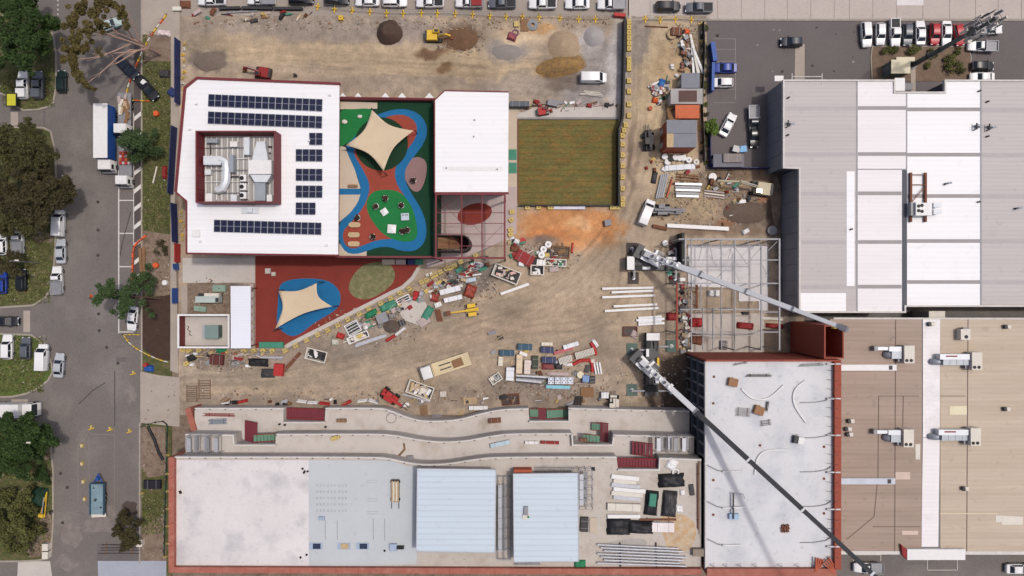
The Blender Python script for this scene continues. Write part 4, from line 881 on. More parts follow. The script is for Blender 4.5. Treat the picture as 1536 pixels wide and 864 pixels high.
for k, x in enumerate((1068, 1087, 1108, 1131, 1169, 1194)):
    rthing('wire_tripod', 'thin wire tripod standing by the south parapet of the membrane roof', 'tripod', x, 846, MB().tube([(-.3, 0, 0), (0, 0, 1.3)], .03, 5).tube([(.3, .1, 0), (0, 0, 1.3)], .03, 5).tube([(0, -.3, 0), (0, 0, 1.3)], .03, 5), grey_steel, group='wire tripods by the south parapet')
# bolts and marks on the roof deck membrane
for k, (x, y) in enumerate(((454, 703), (457, 707), (461.5, 707), (456, 709), (451, 836), (460, 832), (577, 826))):
    rthing('black_weight', 'small round black weight standing on the pale roof deck', 'weight', x, y, MB().cyl((0, 0, 0), .2, .25, 10, 0, .15), black, ZC + .006, 'black weights on the roof deck')
for k in range(3):
    x = (474, 516, 544)[k]; t = T('roof_penetration', ('dark-framed roof opening nearest the pale membrane', 'roof opening covered by a plywood sheet', 'dark roof opening beside the plywood-covered one')[k], 'opening', P(x, 819, ZC + .006))
    B('frame', MB().box((0, 0, .05), (2.2, 1.1, .1)), M('bluish_frame', (168, 184, 204), .6), t, world=False); B('cover', MB().box((.15, 0, .12), (1.3, .9, .06)), timber if k == 1 else M('dark_well', (42, 52, 78), .6), t, world=False)
t = T('roof_penetration', 'bluish roof box with black post beside it near the first canopy', 'opening', P(594, 820, ZC + .006)); B('frame', MB().box((-.4, 0, .25), (1.2, 1.2, .5)), M('bluish_frame', (168, 184, 204)), t, world=False); B('post', MB().box((.8, 0, .3), (1.2, .5, .6)), black, t, world=False)
rthing('roof_box', 'small bluish box on the sealed grey deck', 'box', 483, 777, MB().box((0, 0, .2), (1.0, .6, .4), 0, 0, .9), M('bluish_frame', (168, 184, 204)), ZC + .006)
for x, y0_, y1_ in ((488, 780, 810), (506, 780, 810), (560, 778, 810), (577, 778, 810)):
    rthing('joint_strip', 'thin pale joint strip in the sealed grey deck', 'strip', x, (y0_ + y1_) / 2, MB().box((0, 0, .015), (.08, (y1_ - y0_) * .113, .03)), grey_steel, ZC + .006, 'joint strips in the sealed deck')
for r_ in range(5):
    for c_ in range(9):
        rthing('anchor_square', 'faint pale anchor square in the grid on the sealed deck', 'anchor', 476 + c_ * 5 + (c_ // 3) * 1.5, 728 + r_ * 9.5, MB().box((0, 0, .02), (.34, .4, .04), 0, 0, .8), M('anchor_tone', (182, 190, 190), .8), ZC + .006, 'anchor squares in a grid')
for x, y in ((557, 722), (559, 750), (559, 769)): rthing('anchor_rail', 'pale low rail frame on the sealed deck beside the timber trolley', 'rail', x, y, MB().box((0, .2, .03), (1.8, .06, .06)).box((0, -.2, .03), (1.8, .06, .06)), M('anchor_tone', (182, 190, 190)), ZC + .006, 'low rail frames on the deck')
t = T('timber_trolley', 'trolley loaded with long timber boards on the sealed deck', 'trolley', P(593.5, 735, ZC + .006), 0)
for k in range(5): B('board', MB().box((-.5 + k * .25, -.1, .55), (.22, 3.6 - .3 * (k % 2), .2)), [timber, offwhite][k % 2], t, world=False)
B('frame', MB().box((0, 0, .32), (1.4, 3.8, .12)).box((-.62, -2.4, .3), (.08, 1.4, .08)).box((.62, -2.4, .3), (.08, 1.4, .08)), darksteel, t, world=False)
for sx in (-1, 1):
    for sy in (-1, 1): B('wheel', MB().tube([(sx * .68, sy * 1.5, .2), (sx * .8, sy * 1.5, .2)], .2, 12), tyre, t, world=False)
rthing('paint_mark', 'dark square plate near the west parapet of the roof deck', 'plate', 271, 738, MB().box((0, 0, .06), (1.0, 1.0, .1)).box((0, 0, .12), (.5, .6, .03), .5, 1), [offwhite, black], ZC + .006)

# ================================================================ STEEL FRAME UNDER CONSTRUCTION
sl = struct('floor_slab', MB().prism(pl([(1032, 368), (1152, 368), (1152, 466), (1138, 466), (1138, 452), (1108, 452), (1108, 432), (1050, 430), (1032, 430)], .2), -.05, .24), slab_white)
struct('floor_slab', MB().prism(pl(rect(1037, 470, 1146, 528), .2), -.05, .24), slab_tan)
B('slab_edge', MB().strip(pl([(1032, 368), (1152, 368), (1152, 430)], .2), .3, 0, .3), grey_wall, sl)
zf = 7.6; c0 = P(1093, 440, zf)
sf = T('steel_skeleton', 'open galvanised steel building frame over pale slabs', 'steel frame', (c0.x, c0.y, .05))
def bm(x0_, y0_, x1_, y1_, w=.2, h=.3, m=grey_steel, z=zf, nm='beam'): return B(nm, MB().beam(P(x0_, y0_, z), P(x1_, y1_, z), w, h), m, sf)
for x, ya, yb_, w in ((1028, 358, 398, .25), (1037, 358, 525, .16), (1054, 462, 525, .12), (1069.5, 462, 525, .12), (1082, 360, 525, .14), (1102, 360, 525, .16), (1142, 370, 525, .2), (1169, 358, 525, .26)): bm(x, ya, x, yb_, w)
for y, xa, xb_, w in ((358.7, 1018, 1170, .25), (390, 1024, 1168, .18), (396, 1037, 1140, .12), (425, 1014, 1168, .2), (464, 1020, 1138, .2), (468, 1138, 1168, .16), (498, 1038, 1168, .18), (503, 1038, 1140, .12)): bm(xa, y, xb_, y, w, z=zf - .16, nm='rafter')
for a in ((1119, 360, 1128, 374), (1128, 374, 1136, 362), (1136, 362, 1142, 372), (1169, 359, 1152, 376), (1103, 372, 1120, 396), (1120, 396, 1142, 371), (1063, 360, 1069, 389), (1100, 362, 1092, 388), (1055, 360, 1048, 392), (1142, 395, 1152, 414), (1062, 430, 1090, 402)): bm(*a, .09, .12, nm='diagonal', z=zf - .3)
bm(1015.5, 424, 1015.5, 525, .3, .35, brickred, nm='red_beam'); bm(1045, 427, 1045, 463, .35, .35, rust, zf * .5, 'red_beam'); bm(1051, 427, 1051, 463, .15, .2, grey_steel, zf * .5)
for x, y in ((1018, 359), (1028, 359), (1082, 359), (1142, 360), (1169, 359), (1169, 425), (1169, 498), (1142, 425), (1102, 464), (1037, 464), (1037, 498), (1015, 425), (1015, 500), (1102, 525), (1142, 525), (1169, 525)):
    p = P(x, y, zf); B('column', MB().box((p.x, p.y, zf / 2 - .1), (.2, .2, zf - .5)), grey_steel, sf)
# black climbing screen at the frame's corner
p = P(1025, 372, 4); one('hoarding_screen', MB().box((p.x, p.y, 2), (.5, 5.6, 4)), black, 'black screen standing at the corner of the steel frame', 'screen')

# ================================================================ EAST WAREHOUSES
ZW = 7.5; c0 = P(1360, 290, ZW)
wh = T('white_warehouse', 'large warehouse with white and pale grey ribbed roofs', 'warehouse', (c0.x, c0.y, 0))
wo = [(1175, 121), (1287, 121), (1341, 122), (1341, 139), (1417, 139), (1417, 121), (1900, 122), (1900, 459), (1357, 459), (1357, 468), (1199, 468), (1199, 252), (1175, 251)]
wq = pl(wo, ZW)
B('wall', MB().prism(inset(wq, .2), 0, ZW - .05), dark_wall, wh)
# precast panels of the wall facing the site, each a slab
for (xa, ya, xb_, yb_, n) in ((1175, 121, 1175, 251, 6), (1199, 252, 1199, 468, 9)):
    a = P(xa, ya, ZW); c = P(xb_, yb_, ZW)
    for k in range(n):
        y_a = a.y + (c.y - a.y) * k / n; y_b = a.y + (c.y - a.y) * (k + 1) / n
        B('wall_panel', MB().box((a.x + .02 + random.uniform(-.02, .02), (y_a + y_b) / 2, ZW / 2 - .15), (.3, abs(y_b - y_a) - .05, ZW - .3)), grey_wall, wh)
def roofpart(nm, pts, m, z=ZW): return B(nm, MB().prism(pl(pts, z), z - .12, z), m, wh)
roofpart('roof', [(1175, 121), (1285, 121), (1285, 468), (1199, 468), (1199, 252), (1175, 251)], roof_grey)
roofpart('roof', [(1286, 121), (1341, 121), (1341, 139), (1360, 140), (1360, 254), (1286, 253)], roof_ltgrey)
roofpart('roof', [(1286, 254), (1353, 254), (1353, 468), (1286, 468)], roof_ltgrey)
roofpart('roof', [(1360.5, 140), (1417, 140), (1417, 121), (1471, 121), (1471, 459), (1360.5, 459)], roof_white)
roofpart('roof', [(1472, 121), (1900, 121), (1900, 459), (1472, 459)], roof_grey)
for y in (162, 232): B('skylight_strip', MB().box((0, 0, 0), (1, 1, 1)), roof_band, wh) if False else None
def band(xa, xb_, y, h=5.6, z=ZW + .02, m=roof_band): return B('skylight_strip', MB().prism(pl(rect(xa, y - h / 2, xb_, y + h / 2), z), ZW - .02, z), m, wh)
fband = M('skylight_faded', (184, 177, 177), .6, var=.05, rib=(1, .36, .06))
for y in (162, 231, 290, 363, 430): band(1286.5, 1352.5 if y > 254 else 1359.5, y); band(1200 if y > 252 else 1176, 1284.5, y + .5, 6, m=fband)
for y in (164, 232, 294, 361.5, 423): band(1361, 1470.5, y); band(1473, 1890, y + .5, 6, m=fband)
band(1270, 1282, 343, 172, ZW + .03, roof_white); band(1201, 1269, 453, 27, ZW + .03, roof_white)
for pts, w in (([(1285.5, 121), (1285.5, 468)], .25), ([(1471.5, 121), (1471.5, 459)], .3), ([(1360, 140), (1360, 254)], .18), ([(1286, 254), (1360, 254)], .2)):
    B('gutter', MB().strip(pl(pts, ZW), w, ZW - .1, ZW + .06), grey_steel, wh)
B('box_gutter', MB().strip(pl([(1356.5, 254), (1356.5, 466)], ZW), .7, ZW - .1, ZW + .03), dark_wall, wh)
B('parapet', MB().strip(pl([(1900, 122), (1417, 121), (1417, 139), (1341, 139), (1341, 121), (1175, 121), (1175, 251.5), (1199, 252.5), (1199, 468), (1357, 468), (1357, 459), (1900, 459)], ZW), .28, ZW - .4, ZW + .22), capm, wh)
p = P(1163, 122, 3); B('entry_canopy', MB().box((p.x, p.y, 4.6), (1.6, 1.0, .3)), whitem, wh)
for a, c in (((1188, 110), (1188, 122)), ((1233, 110), (1233, 127)), ((1188, 115), (1233, 115))): B('handrail', MB().beam(P(*a, ZW), P(*c, ZW), .12, .12), capm, wh)
B('sign_fascia', MB().box((P(1395, 139, ZW).x, P(1395, 139, ZW).y + .3, 5.2), (4.6, .1, 3.4)), black, wh)
p = P(1349, 127, 6.8); B('lean_to_roof', MB().box((p.x, p.y, 6.9), (1.8, 2.3, .15)), whitem, wh); p = P(1363, 130, 3); B('lean_to_roof', MB().box((p.x, p.y, 3), (1.4, 1.2, .15)), grey_wall, wh)
for x, y, kk_ in ((1183, 188, 2), (1464, 192, 2), (1483, 193, 2), (1417, 276, 1), (1522, 313, 1), (1276, 344, 0), (1182, 147, 0), (1468, 137, 0), (1480, 153, 0), (1480, 205, 0), (1181, 203, 0), (1467, 303, 0)):
    p = P(x, y, ZW); t = T('roof_flue', ('small round flue on the white warehouse roof', 'bent metal cowl on the white warehouse roof', 'paired cowl flues on the white warehouse roof')[kk_], 'flue', (p.x, p.y, ZW), 0, ('small flues', 'bent cowls', 'paired cowls')[kk_] + ' on the white warehouse')
    B('pipe', MB().cyl((0, 0, 0), .16, .6, 10), darksteel, t, world=False)
    if kk_: B('cowl', MB().tube([(0, 0, .6), (.1, 0, .9), (.6, .1, 1.0)], .18, 8), steel, t, world=False)
    if kk_ == 2: B('pipe', MB().tube([(-.4, -.4, 0), (-.4, -.4, .8), (-.4, .7, .8)], .12, 8), darksteel, t, world=False); B('cap', MB().cyl((-.1, .35, 0), .2, .8, 8), grey_steel, t, world=False)
# rooftop cooler on brown rails
p = P(1378, 296, ZW); ck = T('rooftop_cooler', 'white rooftop cooler with four black fans on brown rails', 'air conditioner', (p.x, p.y, ZW))
for x in (1366, 1388): B('rail', MB().beam(P(x, 259, ZW + .35), P(x, 333, ZW + .35), .38, .35), rust, ck)
for pts in (((1366, 277), (1388, 277)), ((1366, 262), (1388, 262)), ((1368, 303), (1386, 282))): B('cross_tie', MB().beam(P(*pts[0], ZW + .4), P(*pts[1], ZW + .4), .12, .12), timber_dk, ck)
u = B('cabinet', wbox(MB(), 1374, 304, 1398, 323, ZW + .55, ZW + 1.9), whitem, ck); B('side_cabinet', wbox(MB(), 1366.5, 303, 1373.8, 323, ZW + .55, ZW + 1.4), grey_steel, ck)
for x, y in ((1378, 309), (1383, 308), (1378, 316), (1383, 317)): p = P(x, y, ZW + 1.92); B('fan', MB().cyl((p.x, p.y, ZW + 1.9), .3, .05, 14), black, u)
for y in (308, 318): B('outlet_duct', MB().beam(P(1398, y, ZW + 1.2), P(1410, y - .5, ZW + .9), .8, .7), duct, ck)
# ---------- tan warehouse
ZN = 6.5; c0 = P(1400, 650, ZN)
tn = T('tan_warehouse', 'wide warehouse with tan and brown ribbed roofs and a white middle strip', 'warehouse', (c0.x, c0.y, 0))
nq = pl([(1245, 478), (1900, 478), (1900, 828), (1245, 828)], ZN)
B('wall', MB().prism(inset(nq, .4), 0, ZN - .1), grey_wall, tn)
def np_(nm, x0_, x1_, m, y0_=478.5, y1_=827.5, z=ZN): return B(nm, MB().prism(pl(rect(x0_, y0_, x1_, y1_), ZN), z - .12, z), m, tn)
np_('roof', 1245, 1383, roof_brown); np_('roof', 1410.5, 1900, roof_tan); 
B('roof', MB().prism(pl([(1384, 478.5), (1410, 478.5), (1409.5, 655), (1384, 656)], ZN), ZN - .1, ZN + .06), M('roof_strip_white', (240, 236, 236), .55, rib=(1, .8, .04)), tn); B('roof', MB().prism(pl([(1384, 656.5), (1409.5, 656.5), (1407, 820), (1382, 820)], ZN), ZN - .1, ZN + .06), roof_ltgrey, tn)
seam = M('seam_line', (122, 104, 94), .8)
for pts in ([(1343.5, 479), (1342, 827)], [(1452, 479), (1450, 827)], [(1318, 594), (1317, 715), (1311, 775), (1270, 809)], [(1355, 594), (1354, 640)], [(1318, 594), (1378, 594)], [(1384, 594), (1448, 594)], [(1309, 790), (1380, 790)]):
    B('roof_seam', MB().strip(pl(pts, ZN), .12, ZN - .02, ZN + .05), seam, tn)
B('roof_pipe', MB().strip(pl([(1409, 770), (1495, 770)], ZN), .12, ZN, ZN + .12), cream, tn)
for q_, m in ((rect(1424, 609, 1450, 622), cream), (rect(1373, 666, 1380, 689), offwhite), (rect(1343, 708, 1365, 719), M('faded_pink', (214, 192, 178), .7)), (rect(1353, 796, 1377, 802), M('faded_pink', (214, 192, 178))), ([(1493, 773), (1534, 775), (1534, 787), (1502, 787), (1502, 783), (1493, 783)], offwhite)):
    B('skylight_sheet', MB().prism(pl(q_, ZN), ZN - .02, ZN + .05), m, tn)
B('gutter', MB().strip(pl([(1250, 829), (1900, 830)], ZN), .6, ZN - .3, ZN + .05), capm, tn)
B('gutter', MB().strip(pl([(1250, 477.5), (1900, 478.5)], ZN), .3, ZN - .3, ZN + .12), capm, tn)
for y, x1_ in ((551.5, 1345), (722, 1343)):
    o = B('roof_trough', MB().prism(pl(rect(1256, y - 4.5, x1_, y + 4.5), ZN + .4), ZN, ZN + .4), whitem if y < 600 else M('pale_blue_duct', (206, 212, 222), .6), tn); p = P(x1_ - 9, y, ZN + .4); B('trough_pit', MB().box((p.x, p.y, ZN + .43), (.6, .75, .06)), darksteel, o)
cnp = P(1400, 829, 5.4); B('entry_canopy', MB().prism(pl([(1361, 824), (1448, 824), (1448, 840), (1361, 840)], 7.2), 6.6, 7.2), whitem, tn); B('canopy_end', MB().prism(pl([(1352, 817), (1360.5, 824), (1360.5, 840), (1354, 833)], 7.1), 6.4, 7.1), redd, tn)
for a, c in (((1391, 840), (1391, 855)), ((1436, 840), (1436, 855)), ((1391, 855), (1436, 855))): B('canopy_frame', MB().beam(P(*a, 4.6), P(*c, 4.6), .08, .08), offwhite, tn)
for a, c in (((1280, 832), (1321, 832)), ((1321, 832), (1321, 841)), ((1280, 832), (1280, 841))): B('awning_frame', MB().beam(P(*a, 4.0), P(*c, 4.0), .1, .1), offwhite, tn)
def ac_big(x, y, L, label):
    p = P(x, y, ZN); t = T('rooftop_air_unit', label, 'air conditioner', (p.x, p.y, ZN), 0, 'rooftop air units with ducts'); k = S * (1 - ZN / H)
    B('cabinet', MB().box((7 * k, -2 * k, 1.1), (15 * k, 26 * k, 1.6)), offwhite, t, world=False)
    for dx in (3, 9.5): B('fan', MB().cyl(((dx) * k, -11 * k, 1.9), 2.4 * k, .06, 14), black, t, world=False)
    B('cabinet_base', MB().box((7 * k, -2 * k, .15), (13 * k, 24 * k, .3)), grey_steel, t, world=False)
    if L > 40:
        B('supply_duct', MB().box((-24 * k, 4 * k, 1.0), (44 * k, 8 * k, 1.1)), duct, t, world=False); B('duct_label', MB().box((-29 * k, 5 * k, 1.56), (17 * k, 2 * k, .03)), redd, t, world=False)
        for i in range(4): B('return_duct', MB().box((-(5 + i * 10) * k, -4 * k, .75), (9.6 * k, 9 * k, 1.1 - .02 * i)), ductblue, t, world=False)
        B('duct_elbow', MB().tube([(-44 * k, -4 * k, .8), (-50 * k, -4 * k, .75), (-52 * k, -4 * k, .2)], 4.6 * k, 8), ductblue, t, 50, world=False)
    else:
        B('supply_duct', MB().box((-11 * k, 5.5 * k, .9), (19 * k, 7 * k, .9)), duct, t, world=False); B('return_duct', MB().box((-9 * k, -3.5 * k, .75), (15 * k, 11 * k, 1.2)), ductblue, t, world=False); B('duct_elbow', MB().tube([(-16 * k, -3.5 * k, .75), (-19 * k, -3.5 * k, .6), (-20.5 * k, -3.5 * k, .1)], 5 * k, 8), ductblue, t, 50, world=False)
        B('outlet_duct', MB().box((-28 * k, 6 * k, .8), (18 * k, 5 * k, .7)), duct, t, world=False); B('outlet_hood', MB().box((-39 * k, 6 * k, .7), (5 * k, 7 * k, .9)), grey_steel, t, world=False)
    B('controller_box', MB().box((-3 * k, -11 * k, .5), (5 * k, 6 * k, .9)), grey_steel, t, world=False)
ac_big(1348, 528, 30, 'short-ducted air unit above the white roof trough on the brown roof'); ac_big(1347, 652, 30, 'short-ducted air unit beside the small roof vents on the brown roof')
ac_big(1448, 538, 60, 'long-ducted air unit crossing the white strip, next to the lone fan box'); ac_big(1446, 650, 60, 'long-ducted air unit crossing the white strip below the cream skylight')
t = T('rooftop_fan', 'lone white cube fan box on the tan roof', 'air conditioner', P(1441, 501, ZN)); B('cabinet', MB().box((0, 0, .7), (1.7, 1.9, 1.3)), offwhite, t, world=False); B('fan', MB().cyl((.1, -.4, 1.35), .32, .06, 14), black, t, world=False); B('side_duct', MB().box((.2, 1.05, .8), (1.0, .3, .8)), grey_steel, t, world=False)
for x, y, lb in ((1276, 631, 'white box vent at the west edge of the brown roof'), (1272, 643, 'dark hooded vent below the white box vent'), (1274, 651, 'lowest hooded vent at the west edge of the brown roof'), (1509, 613, 'hooded vent alone on the tan roof'), (1447, 732, 'hooded vent on the tan roof seam'), (1510, 490, 'small bent pipe vent near the north gutter'), (1396, 486, 'white frame vent at the top of the white strip')):
    t = T('roof_vent', lb, 'vent', P(x, y, ZN)); B('base', MB().box((0, 0, .25), (1.1, .8, .5), 0, 0, .8), offwhite, t, world=False); B('hood', MB().box((-.5, 0, .4), (.5, .7, .5), .2), darksteel, t, world=False)
one('stair_shed', MB().box((P(1404, 472, 5).x, P(1404, 472, 5).y, 2.6), (2.8, 1.2, 5.2)).box((P(1404, 472, 5).x, P(1404, 472, 5).y, 5.25), (2.9, 1.3, .1)), offwhite, 'small pale pink box shed between the two warehouses', 'shed')

# ================================================================ TELECOM MAST AND CABIN
p = P(1368, 98, .02); mast = T('telecom_mast', 'tall dark grey telecom monopole with crowded antenna head', 'mast', (p.x, p.y, -.01))
mg = M('mast_grey', (104, 108, 104), .7, var=.12, sc=2)
B('pole', MB().tube([(0, 0, 0), (0, 0, 12), (0, 0, 22.5)], .48, 14, 0, .26), mg, mast, 50, world=False); B('base_flange', MB().cyl((0, 0, 0), .8, .3, 16), grey_wall, mast, world=False)
for z in (5, 8.5): B('collar', MB().cyl((0, 0, z), .56, .3, 14), darksteel, mast, world=False)
for z, r_, n in ((16.8, 1.3, 6), (19.4, 1.5, 9), (22.0, 1.1, 6)):
    hd = B('head_frame', MB().tube([(r_ * math.cos(k * math.pi / 6), r_ * math.sin(k * math.pi / 6), z) for k in range(13)], .06, 6), grey_steel, mast, world=False)
    for k in range(n):
        a = k * 2 * math.pi / n; B('antenna', MB().box((r_ * 1.08 * math.cos(a), r_ * 1.08 * math.sin(a), z), (.18, .36, 1.9), a), [offwhite, grey_steel, mg][k % 3], mast, world=False)
        if k % 3 == 0: B('arm', MB().beam((0, 0, z), (r_ * math.cos(a), r_ * math.sin(a), z), .08, .08), darksteel, mast, world=False)
B('dish', MB().cyl((.9, -.8, 14.6), .4, .3, 14), offwhite, mast, world=False)
p = P(1351, 100, 3); t = T('equipment_cabin', 'cream equipment cabin at the foot of the telecom mast', 'cabin', (p.x, p.y, 0))
B('wall', MB().box((0, 0, 1.45), (3.3, 2.3, 2.9)), M('cabin_green', (112, 126, 116), .7), t, world=False); B('roof', MB().box((0, 0, 2.98), (3.5, 2.5, .16)), cream, t, world=False); B('door', MB().box((-1.66, .2, 1.1), (.05, .9, 2.0)), grey_wall, t, world=False)
p = P(1358, 89, 1.5); t = T('equipment_cabinet', 'low cream cabinet behind the equipment cabin', 'cabinet', (p.x, p.y, 0)); B('body', MB().box((0, 0, .8), (3.4, .8, 1.6)), cream, t, world=False); B('door', MB().box((-.8, .41, .8), (.8, .03, 1.3)).box((.8, .41, .8), (.8, .03, 1.3)), offwhite, t, world=False); B('plinth', MB().box((0, 0, .04), (3.6, 1.0, .08)), grey_wall, t, world=False)
gb = struct('garden_bed', MB().prism(pl([(1308, 70), (1450, 70), (1456, 84), (1455, 122), (1306, 122), (1306, 88)]), -.05, .08), M('bed_soil', (124, 104, 88), .95, var=.2, sc=.8, fine=.25))
B('kerb', MB().strip(pl([(1308, 122), (1306, 88), (1308, 70), (1450, 70), (1456, 84), (1455, 122)]), .2, -.05, .14), kerbm, gb)
B('path_slab', MB().sheet(pl(rect(1366, 100, 1373, 138)), .085), concrete_path, gb)
# ================================================================ VEHICLES
PAINT = {}
def paint(nm, rgb):
    if nm not in PAINT: PAINT[nm] = M('car_' + nm, rgb, .28, var=.03, sc=1, fine=.03, spec=.5)
    return PAINT[nm]
for nm, rgb in (('white', (244, 243, 242)), ('silver', (188, 192, 198)), ('grey', (98, 102, 110)), ('black', (30, 32, 36)), ('navy', (30, 38, 54)), ('blue', (36, 66, 158)), ('red', (182, 30, 40)), ('green', (30, 48, 44)), ('darkred', (120, 40, 46)), ('teal', (186, 206, 204))): paint(nm, rgb)
headm = M('lamp_clear', (226, 230, 232), .2, spec=.6); tailm = M('lamp_red', (150, 20, 22), .3, spec=.5); chrome = M('alloy', (170, 172, 176), .35, metal=.6)
KINDS = {  # L, W, belt z, cabin base x0,x1, cabin top x0,x1, roof z, bed
    'sedan': (4.6, 1.82, .95, -1.75, 1.05, -1.05, .35, 1.44, None), 'hatch': (4.15, 1.78, .97, -1.95, .95, -1.6, .3, 1.5, None), 'suv': (4.7, 1.9, 1.08, -2.22, 1.05, -1.95, .45, 1.72, None),
    'ute': (5.2, 1.9, 1.12, -.75, 1.25, -.5, .6, 1.78, 'tub'), 'uteflat': (5.2, 1.86, 1.1, -.15, 1.3, .05, .65, 1.78, 'flat'), 'van': (5.0, 1.95, 1.15, -2.42, 1.75, -2.36, 1.0, 1.98, 'van'), 'utecap': (5.2, 1.9, 1.12, -.75, 1.25, -.5, .6, 1.78, 'cap')}
TYRE_ME = mesh_of(MB().tube([(0, -.11, 0), (0, .11, 0)], .33, 16), tyre, 40, 'tyre'); RIM_ME = mesh_of(MB().tube([(0, -.12, 0), (0, .12, 0)], .2, 12), chrome, 40, 'rim')
def make_car(kind):
    L, Wd, bz, cb0, cb1, ct0, ct1, rz_, bed = KINDS[kind]; h = L / 2; w = Wd / 2
    t = T('parked_car', 'x', 'car'); b = MB(); rings = []
    st_ = ((-h, .80, .42, bz - .16), (-h + .12, .92, .32, bz - .02), (-h + .7, .98, .26, bz + .01), (-.3 * h, 1, .24, bz), (.35 * h, 1, .24, bz), (.62 * h, .97, .26, bz - .07), (h - .28, .9, .3, bz - .18), (h - .07, .78, .36, bz - .28), (h, .6, .42, bz - .4))
    for x, kw, zb, zt_ in st_:
        ww = w * kw; rings.append([(x, -ww * .9, zb), (x, ww * .9, zb), (x, ww, zb + .2), (x, ww * .985, zt_ - .1), (x, ww * .86, zt_), (x, -ww * .86, zt_), (x, -ww * .985, zt_ - .1), (x, -ww, zb + .2)])
    b.loft(rings); body = B('body', b, PAINT['white'], t, 35, world=False); body['painted'] = 1
    k1, k2 = .88 * w, .70 * w
    if bed == 'van': k1, k2 = .96 * w, .84 * w
    bs = bz - .06
    base = [(cb0, -k1, bs), (cb1, -k1, bs), (cb1, k1, bs), (cb0, k1, bs)]; top = [(ct0, -k2, rz_ - .03), (ct1, -k2, rz_ - .03), (ct1, k2, rz_ - .03), (ct0, k2, rz_ - .03)]
    cb = MB(); cb.add(base + top, [(3, 2, 1, 0), (0, 1, 5, 4), (1, 2, 6, 5), (2, 3, 7, 6), (3, 0, 4, 7)])
    tp2 = [(x + (.1 if x == ct0 else -.1), y * .9, rz_ + .02) for x, y, z in top]; cb.add(top + tp2, [(0, 1, 5, 4), (1, 2, 6, 5), (2, 3, 7, 6), (3, 0, 4, 7), (4, 5, 6, 7)])
    rf = B('roof', cb, PAINT['white'], t, 30, world=False); rf['painted'] = 1
    def pane(nm, i, j, u0=.06, u1=.94, v0=.12, v1=.93):
        A, Bq, Cq, D = Vector(base[i]), Vector(base[j]), Vector(top[j]), Vector(top[i]); n = (Bq - A).cross(D - A).normalized() * .012; f_ = lambda u, v: (A * (1 - u) + Bq * u) * (1 - v) + (D * (1 - u) + Cq * u) * v
        q_ = [f_(u0, v0) + n, f_(u1, v0) + n, f_(u1, v1) + n, f_(u0, v1) + n]
        B(nm, MB().add(q_, [(0, 1, 2, 3)]), glass, t, world=False)
    pane('windscreen', 1, 2)
    if bed == 'van': pane('side_window', 0, 1, .74, .97, .3, .92); pane('side_window', 2, 3, .03, .26, .3, .92); pane('rear_window', 3, 0, .1, .9, .4, .9)
    else:
        pane('side_window', 0, 1, .05, .48, .15, .92); pane('side_window', 0, 1, .52, .95, .15, .92); pane('side_window', 2, 3, .05, .48, .15, .92); pane('side_window', 2, 3, .52, .95, .15, .92); pane('rear_window', 3, 0)
    for sx in (-1, 1):
        B('headlight', MB().box((h - .16, sx * w * .62, bz - .3), (.22, .34, .12), -sx * .35), headm, t, world=False); B('tail_light', MB().box((-h + .06, sx * w * .68, bz - .2), (.1, .28, .14)), tailm, t, world=False)
        B('side_mirror', MB().box((cb1 - .25, sx * (w + .06), bz + .05), (.16, .22, .14)), black, t, world=False)
        for ax in (-.58 * h, .62 * h):
            o = bpy.data.objects.new('wheel', TYRE_ME); link(o, t); o.location = (ax, sx * (w - .1), .33); r2_ = bpy.data.objects.new('rim', RIM_ME); link(r2_, o)
    if bed == 'tub':
        B('tray', MB().box(((-h + cb0) / 2 + .02, 0, bz - .02), (abs(-h - cb0) - .25, Wd * .8, .08)), black, t, world=False)
        tb = MB(); x0_ = -h + .12; x1_ = cb0 - .03
        for sy in (-1, 1): tb.box(((x0_ + x1_) / 2, sy * w * .87, bz + .03), (x1_ - x0_, .1, .12))
        tb.box((x0_, 0, bz + .03), (.1, Wd * .82, .12)); q_ = B('tray_rail', tb, PAINT['white'], t, world=False); q_['painted'] = 1
    if bed == 'cap':
        q_ = B('canopy', MB().box(((-h + cb0) / 2 + .02, 0, (bz + rz_) / 2), (abs(-h - cb0) - .2, Wd * .9, rz_ - bz), 0, 0, .95), PAINT['white'], t, world=False); q_['painted'] = 1
    if bed == 'flat':
        x0_ = -h - .1; x1_ = cb0 - .08; tb = MB().box(((x0_ + x1_) / 2, 0, 1.13), (x1_ - x0_, Wd + .1, .06), 0, 0)
        for sy in (-1, 1): tb.box(((x0_ + x1_) / 2, sy * (w + .03), 1.28), (x1_ - x0_, .05, .28), 0, 1)
        tb.box((x0_, 0, 1.28), (.05, Wd + .1, .28), 0, 1).box((x1_, 0, 1.5), (.06, Wd, .7), 0, 1)
        B('tray', tb, [grey_steel, steel], t, world=False)
    return t
PROTO = {}; 
def cartree(o): return [o] + [c for ch in KIDS.get(o.name, []) for c in cartree(ch)]
def car(kind, colour, x, y, ang, label, group='parked cars', z=0.0, cat=None):
    if kind not in PROTO:
        t = make_car(kind); KIDS[t.name] = list(t.children)
        for ch in list(t.children): KIDS[ch.name] = list(ch.children)
        PROTO[kind] = [t, False]
    t, used = PROTO[kind]; p = P(x, y, .7); loc = (p.x, p.y, z); pm = PAINT[colour]
    c = dup(t, loc, R(ang), label, group, pm); c.name = {'van': 'parked_van', 'ute': 'parked_ute', 'uteflat': 'parked_ute', 'utecap': 'parked_ute'}.get(kind, 'parked_car')
    WM[c.name] = Matrix.Translation(loc) @ Matrix.Rotation(R(ang), 4, 'Z')
    c['category'] = cat or {'van': 'van', 'ute': 'ute', 'uteflat': 'ute', 'utecap': 'ute'}.get(kind, 'car'); return c
GW = 'cars along the west street'; GN = 'cars along the north fence'; GE = 'cars in the north-east car park'; zv = .12
